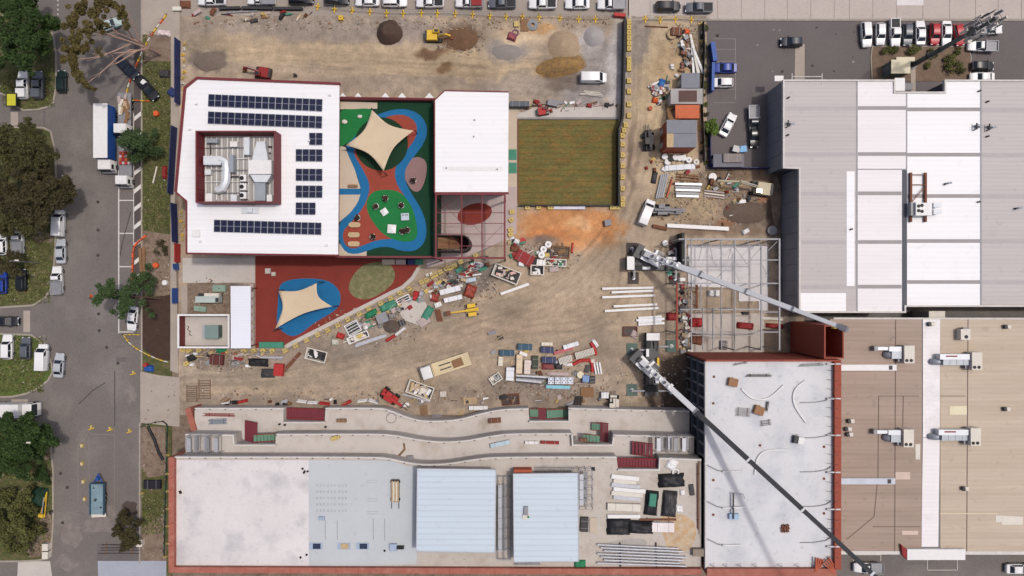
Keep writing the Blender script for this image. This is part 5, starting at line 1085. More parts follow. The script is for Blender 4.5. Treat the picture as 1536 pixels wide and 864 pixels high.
for a in (('utecap', 'white', 36, 128, 91, 'white canopied ute on the grass beside a grey ute and the yellow sign', GW, zv), ('utecap', 'grey', 58.5, 128, 90, 'dark grey ute on the grass between the white ute and the street car', GW, zv), ('hatch', 'green', 92.5, 122, 90, 'dark green-black car parked at the kerb below the big green tree', GW), ('sedan', 'navy', 94, 282, 75, 'dark blue car half hidden under the street trees', GW),
          ('van', 'white', 89.5, 335, 88, 'white van at the kerb directly below the tree canopy', GW), ('sedan', 'silver', 91.5, 377, 91, 'silver sedan at the kerb between the white van and the white ute', GW), ('uteflat', 'white', 86.5, 420, 92, 'white tray ute at the kerb below the silver sedan', GW), ('uteflat', 'white', 28.5, 360, 92, 'white tray ute standing on the grass under the trees', GW, zv),
          ('hatch', 'white', 4, 366, 92, 'white car cut by the picture edge beside the grass-parked tray ute', GW, zv), ('hatch', 'blue', 4, 424, 90, 'bright blue car on the grass by a light pole', GW, zv), ('hatch', 'black', 33, 420, 90, 'black car on the grass in the tree shade', GW, zv), ('sedan', 'black', 10, 482, 0, 'black sedan leaving the driveway', GW),
          ('suv', 'white', 12.5, 520, 90, 'white SUV on the grass beside a small grey car', GW, zv), ('hatch', 'grey', 39.5, 522, 90, 'small grey hatchback between white vehicles on the grass', GW, zv), ('van', 'white', 65.5, 536, 88, 'tall white van on the grass beside the silver sedan', GW, zv), ('sedan', 'silver', 88.5, 548, 86, 'silver sedan at the tip of the grass island', GW),
          ('sedan', 'teal', 165, 37, 20, 'pale car almost hidden under the brown-leaved gum tree', GW), ('suv', 'navy', 192, 103, -45, 'very dark SUV parked askew beneath the bare branches', GW), ('ute', 'black', 222, 133, -50, 'black ute with a white toolbox askew on the verge', GW, zv), ('sedan', 'white', 199, 478, -97, 'white sedan mostly covered by the leaning green tree', GW)): car(*a)
for a in (('ute', 'white', 318, 1, 180, 'white ute at the start of the fence row, cut by the picture edge', GN), ('uteflat', 'white', 392, 0, 180, 'white tray ute cut by the picture edge behind the dark barriers', GN), ('suv', 'black', 452, -1, 0, 'black wagon cut by the picture edge behind the dark fence cloth', GN), ('suv', 'black', 505, 0, 0, 'black four-wheel drive parked beside the white sedans', GN), ('sedan', 'white', 551, 2, 180, 'white sedan beside the black four-wheel drive', GN),
          ('suv', 'white', 592, 3, 0, 'white hatch-backed SUV behind the dark soil heap', GN), ('ute', 'white', 645, 4, 180, 'white ute with black tub liner', GN), ('ute', 'grey', 753, 5, 180, 'dark grey ute between white vehicles in the fence row', GN), ('ute', 'white', 814, 6, 180, 'white ute with dark tub cover behind the sand heap', GN), ('sedan', 'white', 866, 6, 180, 'white pickup-like sedan behind the grey gravel', GN), ('uteflat', 'white', 917, 7, 180, 'white tray ute at the corner of the black wall', GN), ('suv', 'black', 1002, 10, 0, 'black SUV on the concrete apron north of the lane', GN), ('ute', 'grey', 1048, 12, 180, 'grey ute at the end of the row, on the concrete apron', GN)): car(*a[:6], a[6], .03 if a[2] > 943 else 0)
rt = car('uteflat', 'white', 704, 4, 180, 'white ute with red load in its tray', GN); B('tray_load', MB().box((-1.4, 0, 1.35), (1.9, 1.6, .4)), redd, rt, world=False)
for a in (('suv', 'white', 1299, 52, -86, 'white SUV at the west end of the car park row', GE), ('hatch', 'white', 1320.5, 51, -90, 'white hatchback second in the car park row', GE), ('ute', 'white', 1342, 49, -88, 'white ute with dark tub standing out of the row', GE), ('hatch', 'grey', 1361, 52, -90, 'dark grey hatchback between white cars in the row', GE), ('sedan', 'white', 1380.5, 49, 90, 'white sedan beside the red hatchback, nose to the kerb', GE), ('hatch', 'red', 1402, 51, -90, 'red hatchback wholly visible in the row', GE), ('sedan', 'white', 1419.5, 50, -90, 'white sedan between the two red cars', GE), ('hatch', 'red', 1438, 52, -80, 'red car partly hidden by the telecom mast', GE),
          ('uteflat', 'white', 1482, 44, 0, 'white tray ute beneath the antenna head', GE), ('uteflat', 'white', 1472, 70, 178, 'white tray ute with metal rack beside the garden bed', GE), ('hatch', 'black', 1474, 99, 0, 'black hatchback beside the garden bed', GE), ('sedan', 'white', 1473, 116, 180, 'white sedan against the warehouse wall', GE), ('hatch', 'navy', 1187, 63, 180, 'dark hatchback driving alone through the car park', GE), ('sedan', 'blue', 1087, 102, 180, 'bright blue sedan parked at the blue hoarding', GE), ('hatch', 'white', 1083, 124, 180, 'white hatchback parked below the bright blue sedan', GE), ('sedan', 'white', 1092, 187, 62, 'black and white sedan parked askew beside the young tree', GE),
          ('sedan', 'black', 1131, 203, -88, 'black sedan standing in the shade of the warehouse wall', GE), ('uteflat', 'grey', 1130, 181, -88, 'grey ute behind the black sedan in the warehouse shade', GE)): car(*a)
car('van', 'white', 969.5, 319, 68, 'white van on the dirt lane beside the forklift', 'vehicles on the building site', .06)
car('uteflat', 'white', 1301, 851, 180, 'white ute under the crane boom end in the south car park', 'vehicles in the south car park')
car('sedan', 'white', 1527, 853, 0, 'white car cut by the picture edge in the south car park', 'vehicles in the south car park')
car('van', 'white', 890, 117, 0, 'white van alone on the grey gravel', 'vehicles on the building site', .05)
p = P(218, 125, .9); one('tool_box', MB().box((p.x, p.y, 1.3), (1.0, .9, .5), R(-40), 0, .92).box((p.x, p.y, 1.58), (.9, .8, .06), R(-40)), whitem, 'white toolbox on the black ute tray', 'toolbox')
for k, v in list(PROTO.items()):
    for o in cartree(v[0])[::-1]: bpy.data.objects.remove(o)
def wheels(t, xs, w, r=.48, wd=.3):
    for x in xs:
        for sy in (-1, 1): o = B('wheel', MB().tube([(x, sy * (w - wd), r), (x, sy * w, r)], r, 16), tyre, t, 40, world=False); B('hub', MB().tube([(x, sy * (w - .02), r), (x, sy * (w + .03), r)], r * .5, 10), chrome, o, world=False)
def truck(x, y, ang, L, cabm, bodyfn, label, name='truck', z=0.0, cabL=2.1, W_=2.45, cabH=2.7, group=None, ref=2.0):
    p = P(x, y, ref); t = T(name, label, 'truck', (p.x, p.y, z), R(ang), group); h = L / 2
    B('chassis', MB().box((0, 0, .75), (L - .4, .9, .3)), darksteel, t, world=False)
    cx = h - cabL / 2; rings = []
    for xx, zt_, kw in ((h - cabL, cabH, .97), (h - .75, cabH + .02, .97), (h - .45, cabH - .1, .95), (h - .1, 1.5, .96), (h, 1.35, .9), (h, .55, .9)):
        ww = W_ / 2 * kw; rings.append([(xx, -ww, .5), (xx, ww, .5), (xx, ww, max(.6, zt_ - .2)), (xx, ww * .9, max(.65, zt_)), (xx, -ww * .9, max(.65, zt_)), (xx, -ww, max(.6, zt_ - .2))])
    c = B('cab', MB().loft(rings), cabm, t, 35, world=False)
    B('windscreen', MB().add([(h - .42, -W_ * .42, cabH - .14), (h - .42, W_ * .42, cabH - .14), (h - .05, W_ * .43, 1.56), (h - .05, -W_ * .43, 1.56)], [(0, 3, 2, 1)]), glass, c, world=False)
    for sy in (-1, 1): B('side_window', MB().box((h - 1.0, sy * W_ * .487, 2.0), (.8, .04, .7)), glass, c, world=False); B('side_mirror', MB().box((h - .25, sy * (W_ / 2 + .15), 2.0), (.12, .25, .5)), black, c, world=False); B('headlight', MB().box((h + .01, sy * W_ * .36, .8), (.06, .4, .2)), headm, c, world=False)
    wheels(t, [h - 1.1, -h + 1.3] + ([-h + 2.5] if L > 7.5 else []), W_ / 2); bodyfn(t, -h, h - cabL - .12, W_); return t
def body_flat(m):
    def f_(t, a, b_, w):
        n = 7; d = B('tray', MB().box(((a + b_) / 2, 0, 1.05), (b_ - a, w, .12)), darksteel, t, world=False)
        for k in range(n): B('deck_board', MB().box(((a + b_) / 2, -w / 2 + w * (k + .5) / n, 1.13), (b_ - a, w / n * .94, .06)), m, t, world=False)
        B('headboard', MB().box((b_ - .05, 0, 1.6), (.1, w, 1.0)), m, t, world=False)
        for k in (-.42, .42): B('gap_rail', MB().box(((a + b_) / 2 + 1.2, k, 1.18), (2.2, .22, .05)), darksteel, t, world=False)
        B('load', MB().box((a + 2.4, .1, 1.22), (2.0, 1.5, .12), .05), timber_dk, t, world=False)
    return f_
truck(667.5, 549.5, 180 + 18, 9.6, whitem, body_flat(M('flatbed_timber', (222, 204, 166), .8, island=.06)), 'cream flatbed truck with white cab on the haul road', 'flatbed_truck', .06, ref=1.4, cabL=2.3)
def body_curtain(t, a, b_, w):
    B('box_roof', MB().box(((a + b_) / 2, 0, 3.72), (b_ - a, w + .08, .1)), whitem, t, world=False); B('curtain', MB().box(((a + b_) / 2, 0, 2.4), (b_ - a - .1, w, 2.55)), bluem, t, world=False); B('tail_door', MB().box((a - .03, 0, 2.4), (.06, w * .95, 2.5)), whitem, t, world=False)
truck(157, 208, -90, 12.2, whitem, body_curtain, 'white-roofed box truck with blue curtain side in the street', 'box_truck', W_=2.5, ref=2.4, cabL=2.2)
def body_white(t, a, b_, w): B('cargo_box', MB().box(((a + b_) / 2, 0, 2.2), (b_ - a, w, 2.6), 0, 0, .99), whitem, t, world=False); B('tail_door', MB().box((a - .03, 0, 2.2), (.06, w * .95, 2.4)), offwhite, t, world=False)
truck(14, 615, 0, 9.5, whitem, body_white, 'white box truck cut by the picture edge on the lower driveway', 'box_truck', ref=2.2)
def body_boards(t, a, b_, w):
    B('tray', MB().box(((a + b_) / 2, 0, 1.0), (b_ - a, w, .14)), grey_steel, t, world=False); r = random.Random(4)
    for k in range(16): B('timber_piece', MB().box((r.uniform(a + 1, b_ - 1), r.uniform(-.8, .8), 1.15 + k * .03), (r.uniform(1, 2.6), r.uniform(.2, .7), .1), r.uniform(-.4, .4)), [timber, pink_floor, offwhite, timber_dk][k % 4], t, world=False)
truck(186, 172, -90, 8.2, whitem, body_boards, 'tray truck heaped with pale timber boards beside the blue-curtained truck', 'tray_truck', ref=1.2)
def body_crates(t, a, b_, w):
    B('tray', MB().box(((a + b_) / 2, 0, .95), (b_ - a, w, .14)), grey_steel, t, world=False)
    for sy in (-1, 1): B('side_rail', MB().box(((a + b_) / 2, sy * w * .49, 1.15), (b_ - a, .06, .3)), steel, t, world=False)
    for i in range(4):
        for j in range(4): B('crate', MB().box((a + 1.6 + i * .62, -.78 + j * .52, 1.25), (.54, .46, .45), random.uniform(-.1, .1)), [redd, redm, orangered, pink_floor][(i * 3 + j * 2) % 4], t, world=False)
truck(187.5, 249, -90, 8.0, whitem, body_crates, 'white truck carrying red crates beside the painted bars', 'crate_truck', cabL=2.0, ref=1.3, W_=2.3)
# ---------------------------------------------------------------- mobile cranes
craneW = M('crane_white', (246, 246, 246), .5, var=.05, sc=1.5); craneG = M('crane_grey', (78, 78, 80), .5, var=.1, sc=1); padm = M('outrigger_mat', (96, 116, 108), .8, var=.15)
def crane(label, x, y, ang, pads, heel, tip, zt_, ext, secs, body_lbl):
    p = P(x, y, 1.5); t = T('mobile_crane', label, 'crane', (p.x, p.y, .05), R(ang))
    B('carrier', MB().box((-.5, 0, 1.1), (11.2, 2.5, .55)).box((-1, 0, 1.42), (9, 2.2, .12)), craneG, t, world=False)
    c = B('cab', MB().box((4.9, 0, 1.6), (1.5, 2.5, 1.9), 0, 0, .96), darksteel, t, world=False); B('cab_roof', MB().box((5.0, 0, 2.6), (1.35, 2.45, .12)), whitem, c, world=False); B('windscreen', MB().box((5.66, 0, 1.95), (.05, 2.2, .8)), glass, c, world=False)
    wheels(t, (3.6, 1.9, -1.8, -3.4, -5.0), 1.3, .6, .4)
    for px_, py_, m in pads:
        q_ = P(px_, py_, .1); B('outrigger_mat', MB().box((q_.x, q_.y, .14), (2.0, 2.2, .16)), m, t); B('jack', MB().cyl((q_.x, q_.y, .22), .16, .9, 10).cyl((q_.x, q_.y, .22), .35, .1, 12), steel, t)
        inv = WM[t.name].inverted() @ Vector((q_.x, q_.y, 1.1)); B('outrigger_beam', MB().beam((inv.x, 0, 1.05), (inv.x, inv.y, 1.05), .34, .3), grey_steel, t, world=False)
    A = P(*heel, 3.4); Bt = P(*tip, zt_); d = Bt - A; Bt = A + d * ext; d.normalize(); hd = math.atan2(d.y, d.x)
    sc_ = Vector((p.x, p.y, 0)); slew = A + Vector((math.cos(hd), math.sin(hd), 0)) * 1.6
    B('turntable', MB().cyl((slew.x, slew.y, 1.5), 1.1, .35, 20), darksteel, t)
    f = Vector((math.cos(hd), math.sin(hd), 0)); sd = Vector((-f.y, f.x, 0))
    def lb(o, u, v, z, dims, m, nm, top=1): q_ = A + f * u + sd * v; return B(nm, MB().box((q_.x, q_.y, z), dims, hd, 0, top), m, t)
    for i_, (u_, v_, lx_, ly_, m_) in enumerate(((3.4, .7, 1.2, .8, black), (3.4, -.7, 1.2, .8, darksteel), (2.0, .9, 1.4, .5, craneW), (-2.6, .85, 2.0, .6, darksteel), (-2.6, -.85, 2.0, .6, craneW), (-4.6, 0, 1.2, 2.0, black), (.3, -1.0, 1.6, .4, yellow))): B('deck_locker', MB().box((u_, v_, 1.62 + .05 * i_), (lx_, ly_, .45)), m_, t, world=False)
    for i_ in range(9): q_ = A + d * (.8 + i_ * .95) + sd * (.62 if i_ % 2 else -.62); B('boom_pin', MB().box(q_, (.5, .22, .3), hd), [darksteel, craneW, grey_steel][i_ % 3], t)
    lb(0, 1.4, 0, 2.2, (4.4, 2.0, .6), craneW, 'superstructure'); lb(0, -1.2, 0, 2.4, (1.3, 2.7, 1.4), craneG, 'counterweight', .95); lb(0, 2.3, 1.25, 2.7, (1.9, .95, 1.5), craneW, 'operator_cab', .85); lb(0, 2.5, 1.25, 3.47, (1.2, .7, .05), glass, 'cab_window'); lb(0, .4, -.85, 2.9, (1.6, .6, .7), craneW, 'engine_cover'); lb(0, -.3, 0, 3.6, (.9, .9, .5), darksteel, 'winch')
    Lt = (Bt - A).length; s0 = 0.0
    for i, (frac, w_, m) in enumerate(secs):
        s1 = Lt * frac; a_ = A + d * max(0, s0 - .3); b_ = A + d * s1
        o = B('boom_section', MB().beam(a_, b_, w_, w_ * .95, 0, w_ * .96, w_ * .9), m, t)
        B('boom_collar', MB().beam(b_ - d * .25, b_ + d * .05, w_ * 1.14, w_ * 1.1), craneW if m is craneG else grey_steel, o)
        s0 = s1
    B('boom_cylinder', MB().tube([A + f * 3.2 + Vector((0, 0, -1.0)), A + d * (Lt * .2) + Vector((0, 0, -.55))], .2, 10), darksteel, t)
    B('boom_head', MB().beam(Bt - d * .3, Bt + d * .9, .75, 1.0), grey_steel, t)
    rp_ = Bt + d * .7; B('hoist_rope', MB().tube([rp_ + Vector((0, 0, -.4)), rp_ + Vector((0, 0, -3.2))], .03, 5), darksteel, t); B('hook_block', MB().box((rp_.x, rp_.y, rp_.z - 3.6), (.45, .3, .8), 0, 0, .8), yellow, t)
    for k in range(6): q_ = A + d * (1.5 + k * 1.1) + Vector((0, 0, .95)); B('boom_fitting', MB().box(q_, (.35, .5, .25), hd), [darksteel, craneW][k % 2], t)
    return t
mat_dk = M('mat_dark', (84, 76, 72), .9, var=.2)
crane('white mobile crane with its boom reaching over the steel frame', 985, 395, 180, ((948, 373, mat_dk), (950, 417, mat_dk), (1012, 374, mat_dk), (1012, 418, mat_dk)), (968, 381), (1262, 491), 30, 1.0, ((.34, 1.0, craneW), (.58, .84, craneW), (.8, .74, craneW), (1.0, .6, craneW)), '')
crane('mobile crane with long dark telescopic boom over the membrane roof', 978, 545, 90, ((948, 524, padm), (1007, 519, padm), (948, 585, padm), (1007, 585, mat_dk)), (962, 542), (1310, 862), 34, 1.22, ((.24, .98, craneW), (.44, .82, craneG), (.62, .73, craneG), (.82, .65, craneG), (1.0, .58, craneG)), '')
# ---------------------------------------------------------------- earth movers
def excavator(name, label, x, y, ang, m, arm=((1.0, 1.6), (3.4, 3.0), (5.2, 1.4), (5.6, .5)), z=None, sc_=1.0, cat='excavator'):
    zz = gz(x, y) if z is None else z; p = P(x, y, 1.2); t = T(name, label, cat, (p.x, p.y, zz), R(ang)); k = sc_
    for sy in (-1, 1):
        pts = [(k * a_, sy * .95 * k, k * b_) for a_, b_ in ((-1.5, .1), (1.5, .1), (1.8, .4), (1.5, .72), (-1.5, .72), (-1.8, .4))]
        b = MB(); b.add([(a_, c - .25 * k, d) for a_, c, d in pts] + [(a_, c + .25 * k, d) for a_, c, d in pts], [tuple(range(6)), tuple(range(6, 12))[::-1]] + [(i, 6 + i, 6 + (i + 1) % 6, (i + 1) % 6) for i in range(6)]); o = B('track', b, tyre, t, world=False)
        for q_ in range(9): B('track_shoe', MB().box((k * (-1.4 + q_ * .35), sy * .95 * k, .745 * k), (.16 * k, .54 * k, .05 * k)), darksteel, o, world=False)
    B('undercarriage', MB().box((0, 0, .55 * k), (1.6 * k, 1.6 * k, .4 * k)), darksteel, t, world=False)
    B('house', MB().box((-.5 * k, 0, 1.25 * k), (2.5 * k, 2.2 * k, .9 * k), 0, 0, .96), m, t, world=False); B('counterweight', MB().box((-1.75 * k, 0, 1.25 * k), (.5 * k, 2.1 * k, 1.0 * k), 0, 0, .9), darksteel, t, world=False)
    c = B('cab', MB().box((.55 * k, .65 * k, 1.7 * k), (1.3 * k, .85 * k, 1.5 * k), 0, 0, .9), m, t, world=False); B('cab_window', MB().box((.6 * k, .65 * k, 2.46 * k), (.9 * k, .6 * k, .03)), glass, c, world=False)
    a3 = [Vector((k * u, -.1 * k, k * v)) for u, v in arm]
    B('boom', MB().beam(a3[0], a3[1], .42 * k, .55 * k), m, t, world=False); B('stick', MB().beam(a3[1], a3[2], .32 * k, .4 * k), m, t, world=False); B('ram', MB().tube([a3[0] + Vector((0, 0, .5 * k)), a3[1] + Vector((0, 0, .4 * k))], .1 * k, 8), steel, t, world=False)
    B('bucket', MB().box((a3[3].x, a3[3].y, a3[3].z), (.8 * k, 1.1 * k, .8 * k), 0, 0, .7, 1.0), rust, t, world=False); return t
excavator('excavator', 'red excavator parked beside the white solar roof', 393, 108, 170, redd, ((1.0, 1.6), (2.6, 2.6), (4.0, 1.4), (4.2, .5)), sc_=.85)
excavator('excavator', 'small yellow excavator digging the dark brown pit', 651, 53, 0, yellow, ((1.0, 1.5), (2.4, 2.4), (3.5, 1.3), (3.8, .4)), sc_=.85)
excavator('excavator', 'long-armed excavator with white counterweight near the warehouse corner', 1141, 283, 172, M('excavator_cream', (214, 202, 170), .6), ((1.0, 1.8), (4.8, 4.2), (8.0, 2.2), (8.6, .6)), sc_=1.05)
def telehandler(label, x, y, ang, m, name='telehandler', cat='telehandler', arm=5.0, load=True, z=None):
    zz = gz(x, y) if z is None else z; p = P(x, y, .8); t = T(name, label, cat, (p.x, p.y, zz), R(ang))
    B('chassis', MB().box((0, 0, .8), (3.4, 1.3, .6), 0, 0, .95), m, t, world=False); wheels(t, (1.15, -1.15), 1.05, .5, .35)
    c = B('cab', MB().box((-.2, .55, 1.65), (1.3, .8, 1.3), 0, 0, .88), darksteel, t, world=False); B('cab_roof', MB().box((-.2, .55, 2.32), (1.15, .75, .06)), m, c, world=False)
    B('engine_cover', MB().box((.1, -.65, 1.25), (1.8, .55, .55)), m, t, world=False); B('boom', MB().beam((-1.5, -.05, 1.9), (arm - 1.5, -.05, 1.5), .4, .4), m, t, world=False); B('carriage', MB().box((arm - 1.4, -.05, .9), (.15, 1.2, .8)), darksteel, t, world=False)
    for sy in (-.35, .3): B('fork', MB().box((arm - .8, sy, .55), (1.2, .14, .06)), darksteel, t, world=False)
    return t
t = T('boom_lift', 'yellow towable boom lift with arm pointing to the rusty frames', 'boom lift', P(709, 464.5, .5), R(188)); 
B('chassis', MB().box((0, 0, .7), (2.3, .6, .5)), yellow, t, world=False)
for sy in (-1, 1): B('body_pod', MB().box((.1, sy * .8, .9), (1.6, .75, .8), 0, 0, .92), yellow, t, world=False)
B('arm', MB().beam((-.9, 0, 1.5), (4.0, 0, 1.2), .4, .4, 0, .2, .2), yellow, t, world=False); wheels(t, (-.6, .7), 1.05, .4, .25); B('basket', MB().box((4.5, 0, 1.0), (.8, .8, .6), 0, 0, 1.1), rust, t, world=False)
telehandler('dark telehandler standing on the lane beside the site sheds', 973, 212, 95, darksteel, arm=3.4)
telehandler('grey forklift carrying dark steel lengths beside the white van', 992, 315, 0, grey_wall, 'forklift', 'forklift', 4.0)
telehandler('red telehandler with black mast by the curved terrace', 585, 594, -35, redm, arm=4.4)
telehandler('yellow-capped machine standing near the terrace edge', 920, 606, 90, offwhite, 'loader', 'loader', 2.6)
t = T('tipper_trailer', 'weathered blue tipping trailer with drawbar standing in the street', 'trailer', P(150.5, 743, .6), R(90))
skyb = M('weathered_blue', (128, 152, 162), .7, var=.2, sc=1, fine=.15)
B('bed', MB().box((-.4, 0, .75), (5.8, 2.5, .1)), skyb, t, world=False)
for sy in (-1, 1): B('side_wall', MB().box((-.4, sy * 1.27, 1.0), (5.8, .08, .6)), M('dull_blue', (74, 106, 124), .7), t, world=False)
B('head_wall', MB().box((2.5, 0, 1.05), (.1, 2.6, .7)), M('dull_blue', (74, 106, 124)), t, world=False); B('tailgate', MB().box((-3.6, .1, .3), (.7, 2.7, .08), .05), offwhite, t, world=False)
B('drawbar', MB().beam((2.6, .8, .7), (4.2, 0, .6), .14, .14).beam((2.6, -.8, .7), (4.2, 0, .6), .14, .14).box((3.3, 0, .8), (.6, .5, .5)), bluem, t, world=False); wheels(t, (-.8, .1), 1.2, .4, .25)
for x, y, s_ in ((-2, -.6, .35), (-.6, .4, .5), (1.6, .7, .3)): B('debris', MB().box((x, y, .86), (s_, s_ * .7, .15), x), darksteel, t, world=False)
t = T('light_trailer', 'folded yellow frame trailer on the soil beside the lower trees', 'trailer', P(73, 757, .5), R(80))
B('frame', MB().beam((-2.2, 0, .6), (2.6, .3, .7), .12, .12).beam((-2.2, .9, .6), (2.6, .3, .7), .12, .12).beam((-2, 0, .6), (-2, .9, .6), .12, .12), yellow, t, world=False); wheels(t, (-1.2,), .95, .35, .2); B('mast', MB().tube([(-2, .4, .8), (1.6, .6, .9)], .1, 8), grey_steel, t, world=False); B('lamp_box', MB().box((-1.9, .5, .8), (.6, .9, .4)), yellow, t, world=False)

# ================================================================ TREES
def leaves(b, clumps, n, s, rnd, flat=.55):
    tot = sum(r_ ** 2 for _, r_ in clumps)
    for c, r_ in clumps:
        for _ in range(int(n * r_ * r_ / tot)):
            v = Vector((rnd.gauss(0, 1), rnd.gauss(0, 1), rnd.gauss(0, 1))).normalized() * r_ * (rnd.random() ** .45); v.z *= .75; q_ = Vector(c) + v
            nrm = Vector((rnd.gauss(0, flat), rnd.gauss(0, flat), 1)).normalized(); d1 = nrm.orthogonal().normalized(); a = rnd.uniform(0, 6.28); d2 = nrm.cross(d1); u = (d1 * math.cos(a) + d2 * math.sin(a)) * s * rnd.uniform(.6, 1.3); w_ = (d2 * math.cos(a) - d1 * math.sin(a)) * s * .55 * rnd.uniform(.6, 1.3)
            b.add([q_ - u, q_ - w_ * .9, q_ + u, q_ + w_ * .9], [(0, 1, 2, 3)])
bark = M('bark', (176, 146, 130), .9, var=.2, sc=2); bark_dk = M('bark_dark', (92, 74, 62), .9, var=.2, sc=2)
def leafmat(nm, rgb): return M(nm, rgb, .75, var=.25, sc=.25, fine=.2, fsc=1.5, island=.45, spec=.2)
lf_green = leafmat('leaf_green', (52, 72, 32)); lf_olive = leafmat('leaf_olive', (76, 74, 42)); lf_brown = leafmat('leaf_gum', (92, 82, 44)); lf_con = leafmat('leaf_conifer', (66, 86, 50)); lf_dark = leafmat('leaf_dark', (70, 64, 40)); lf_lime = leafmat('leaf_lime', (98, 120, 52)); lf_mix = leafmat('leaf_mixed', (90, 92, 50))
def tree(name, label, base, tips, n, s, lm, bm_, seed, rt_=.28, group=None, fill=None):
    """base px; tips: list of (px, py, z, radius m) clump centres"""
    rnd = random.Random(seed); p = P(*base); t = T(name, label, 'tree', (p.x, p.y, .0), 0, group); b = MB(); cl = []
    zmax = max(z for _, _, z, _ in tips); ctr = sum((P(x, y, z) for x, y, z, _ in tips), Vector()) / len(tips); fork = p.lerp(Vector((ctr.x, ctr.y, 0)), .22) + Vector((0, 0, zmax * .35))
    b.tube([p, p.lerp(fork, .5) + Vector((rnd.uniform(-.2, .2), rnd.uniform(-.2, .2), 0)), fork], rt_, 9, 0, rt_ * .7); o = B('trunk', b, bm_, t, 60)
    for x, y, z, r_ in tips:
        c = P(x, y, z); mid = fork.lerp(c, .5) + Vector((rnd.uniform(-.5, .5), rnd.uniform(-.5, .5), rnd.uniform(.1, .8))); B('limb', MB().tube([fork, mid, c], rt_ * .5, 6, 0, rt_ * .12), bm_, o)
        cl.append((c, r_ * .8))
        for _ in range(4): d = Vector((rnd.uniform(-1, 1), rnd.uniform(-1, 1), rnd.uniform(-.5, .6))).normalized() * r_ * rnd.uniform(.7, 1.1); cl.append((c + d, r_ * rnd.uniform(.3, .55)))
    b = MB(); leaves(b, cl, n, s, rnd); B('crown', b, lm, t); return t
def blobtips(cx, cy, rx, ry, n, z, r_, seed):
    rr = random.Random(seed); out = []
    for k in range(n): a = k * 2.4; q_ = math.sqrt((k + .5) / n); out.append((cx + rx * q_ * math.cos(a), cy + ry * q_ * math.sin(a), z + rr.uniform(-1.5, 1.2) - 2.2 * q_, r_ * rr.uniform(.8, 1.2)))
    return out
tree('street_tree', 'large dark green tree above the parked utes', (55, 75), blobtips(24, 44, 54, 62, 16, 10, 1.9, 1), 15000, .27, lf_green, bark_dk, 1)
tree('street_tree', 'olive street tree, upper one of the overhanging row', (50, 235), blobtips(26, 226, 52, 40, 13, 9, 1.8, 2), 12500, .25, lf_olive, bark_dk, 2, group='street trees on the west verge')
tree('street_tree', 'brownish olive street tree overhanging the dark blue car', (62, 292), blobtips(46, 290, 56, 44, 14, 9, 1.8, 3), 13500, .25, lf_dark, bark_dk, 3, group='street trees on the west verge')
tree('street_tree', 'thin olive street tree above the grass-parked utes', (28, 335), blobtips(12, 320, 34, 34, 9, 8, 1.6, 4), 7000, .23, lf_olive, bark_dk, 4, group='street trees on the west verge')
tree('street_tree', 'thin olive tree beside the light pole on the grass', (24, 400), blobtips(14, 396, 20, 20, 6, 6, 1.0, 14), 1600, .2, lf_dark, bark_dk, 14, .15)
tree('street_tree', 'dense green tree beside the white box truck', (45, 665), blobtips(20, 668, 52, 48, 15, 9, 1.8, 5), 14000, .27, lf_green, bark_dk, 5)
tree('street_tree', 'yellowish leafy shrub-tree below the dense green tree', (40, 790), blobtips(20, 782, 44, 46, 13, 5, 1.5, 6), 10000, .25, lf_mix, bark_dk, 6)
tree('street_tree', 'small round green shrub-tree beside the folded yellow trailer', (60, 722), blobtips(62, 712, 12, 10, 4, 3.5, .8, 16), 1300, .2, lf_green, bark_dk, 16, .12)
gum = [(120, 12, 13, 1.6), (108, 35, 13, 1.5), (112, 60, 12.5, 1.7), (108, 88, 12, 1.5), (118, 112, 11.5, 1.3), (128, 127, 11, .9), (140, 20, 13, 1.6), (132, 45, 12.5, 1.5), (150, 5, 13, 1.5), (172, 8, 12, 1.1), (185, 22, 11, 1.1), (128, 72, 12, 1.2), (148, 78, 11, .6), (190, 38, 10, .9), (112, 105, 11.5, 1.1), (150, 36, 12, 1.2), (143, 134, 11, .35), (160, -8, 13, 1.4)]
p = P(241, 82); gt = T('gum_tree', 'leaning gum tree with brown-green foliage and bare pale branches', 'tree', (p.x, p.y, .1)); rnd = random.Random(9); fork = P(222, 72, 4.2)
tr = B('trunk', MB().tube([p, P(232, 77, 2), fork], .34, 9, 0, .24), bark, gt, 60); cl = []
for x, y, z, r_ in gum: cl.append((P(x, y, z), r_ * .62)); cl += [(P(x, y, z) + Vector((rnd.uniform(-1, 1), rnd.uniform(-1, 1), rnd.uniform(-.5, .5))) * r_, r_ * rnd.uniform(.25, .45)) for _ in range(5)]
for pts in ([(205, 62, 6), (178, 50, 9), (140, 22, 12.5)], [(200, 58, 6), (188, 40, 8), (172, 10, 12)], [(208, 60, 6.5), (200, 35, 9), (190, 15, 11)], [(205, 66, 6), (160, 50, 10), (112, 58, 12)], [(200, 64, 6), (175, 75, 8.5), (150, 85, 10.5), (110, 90, 12)], [(215, 76, 4.5), (195, 75, 6), (178, 85, 8), (150, 110, 10.5), (128, 127, 11)], [(198, 78, 6), (165, 80, 9), (140, 80, 11)], [(228, 60, 5), (226, 52, 6), (224, 46, 7)], [(206, 76, 5.5), (175, 95, 8.5), (160, 100, 9.5)], [(200, 64, 6), (160, 52, 9), (108, 38, 12.5)]):
    B('limb', MB().tube([fork] + [P(*q_) for q_ in pts], .2, 6, 0, .05), bark, tr)
    q_ = pts[-2]; 
    for _ in range(3): e = Vector((rnd.uniform(-2, .5), rnd.uniform(-1.5, 1.5), rnd.uniform(.3, 1.6))); B('twig', MB().tube([P(*q_), P(*q_) + e], .05, 4, 0, .02), bark, tr)
b = MB(); leaves(b, cl, 13000, .22, rnd); B('crown', b, lf_brown, gt)
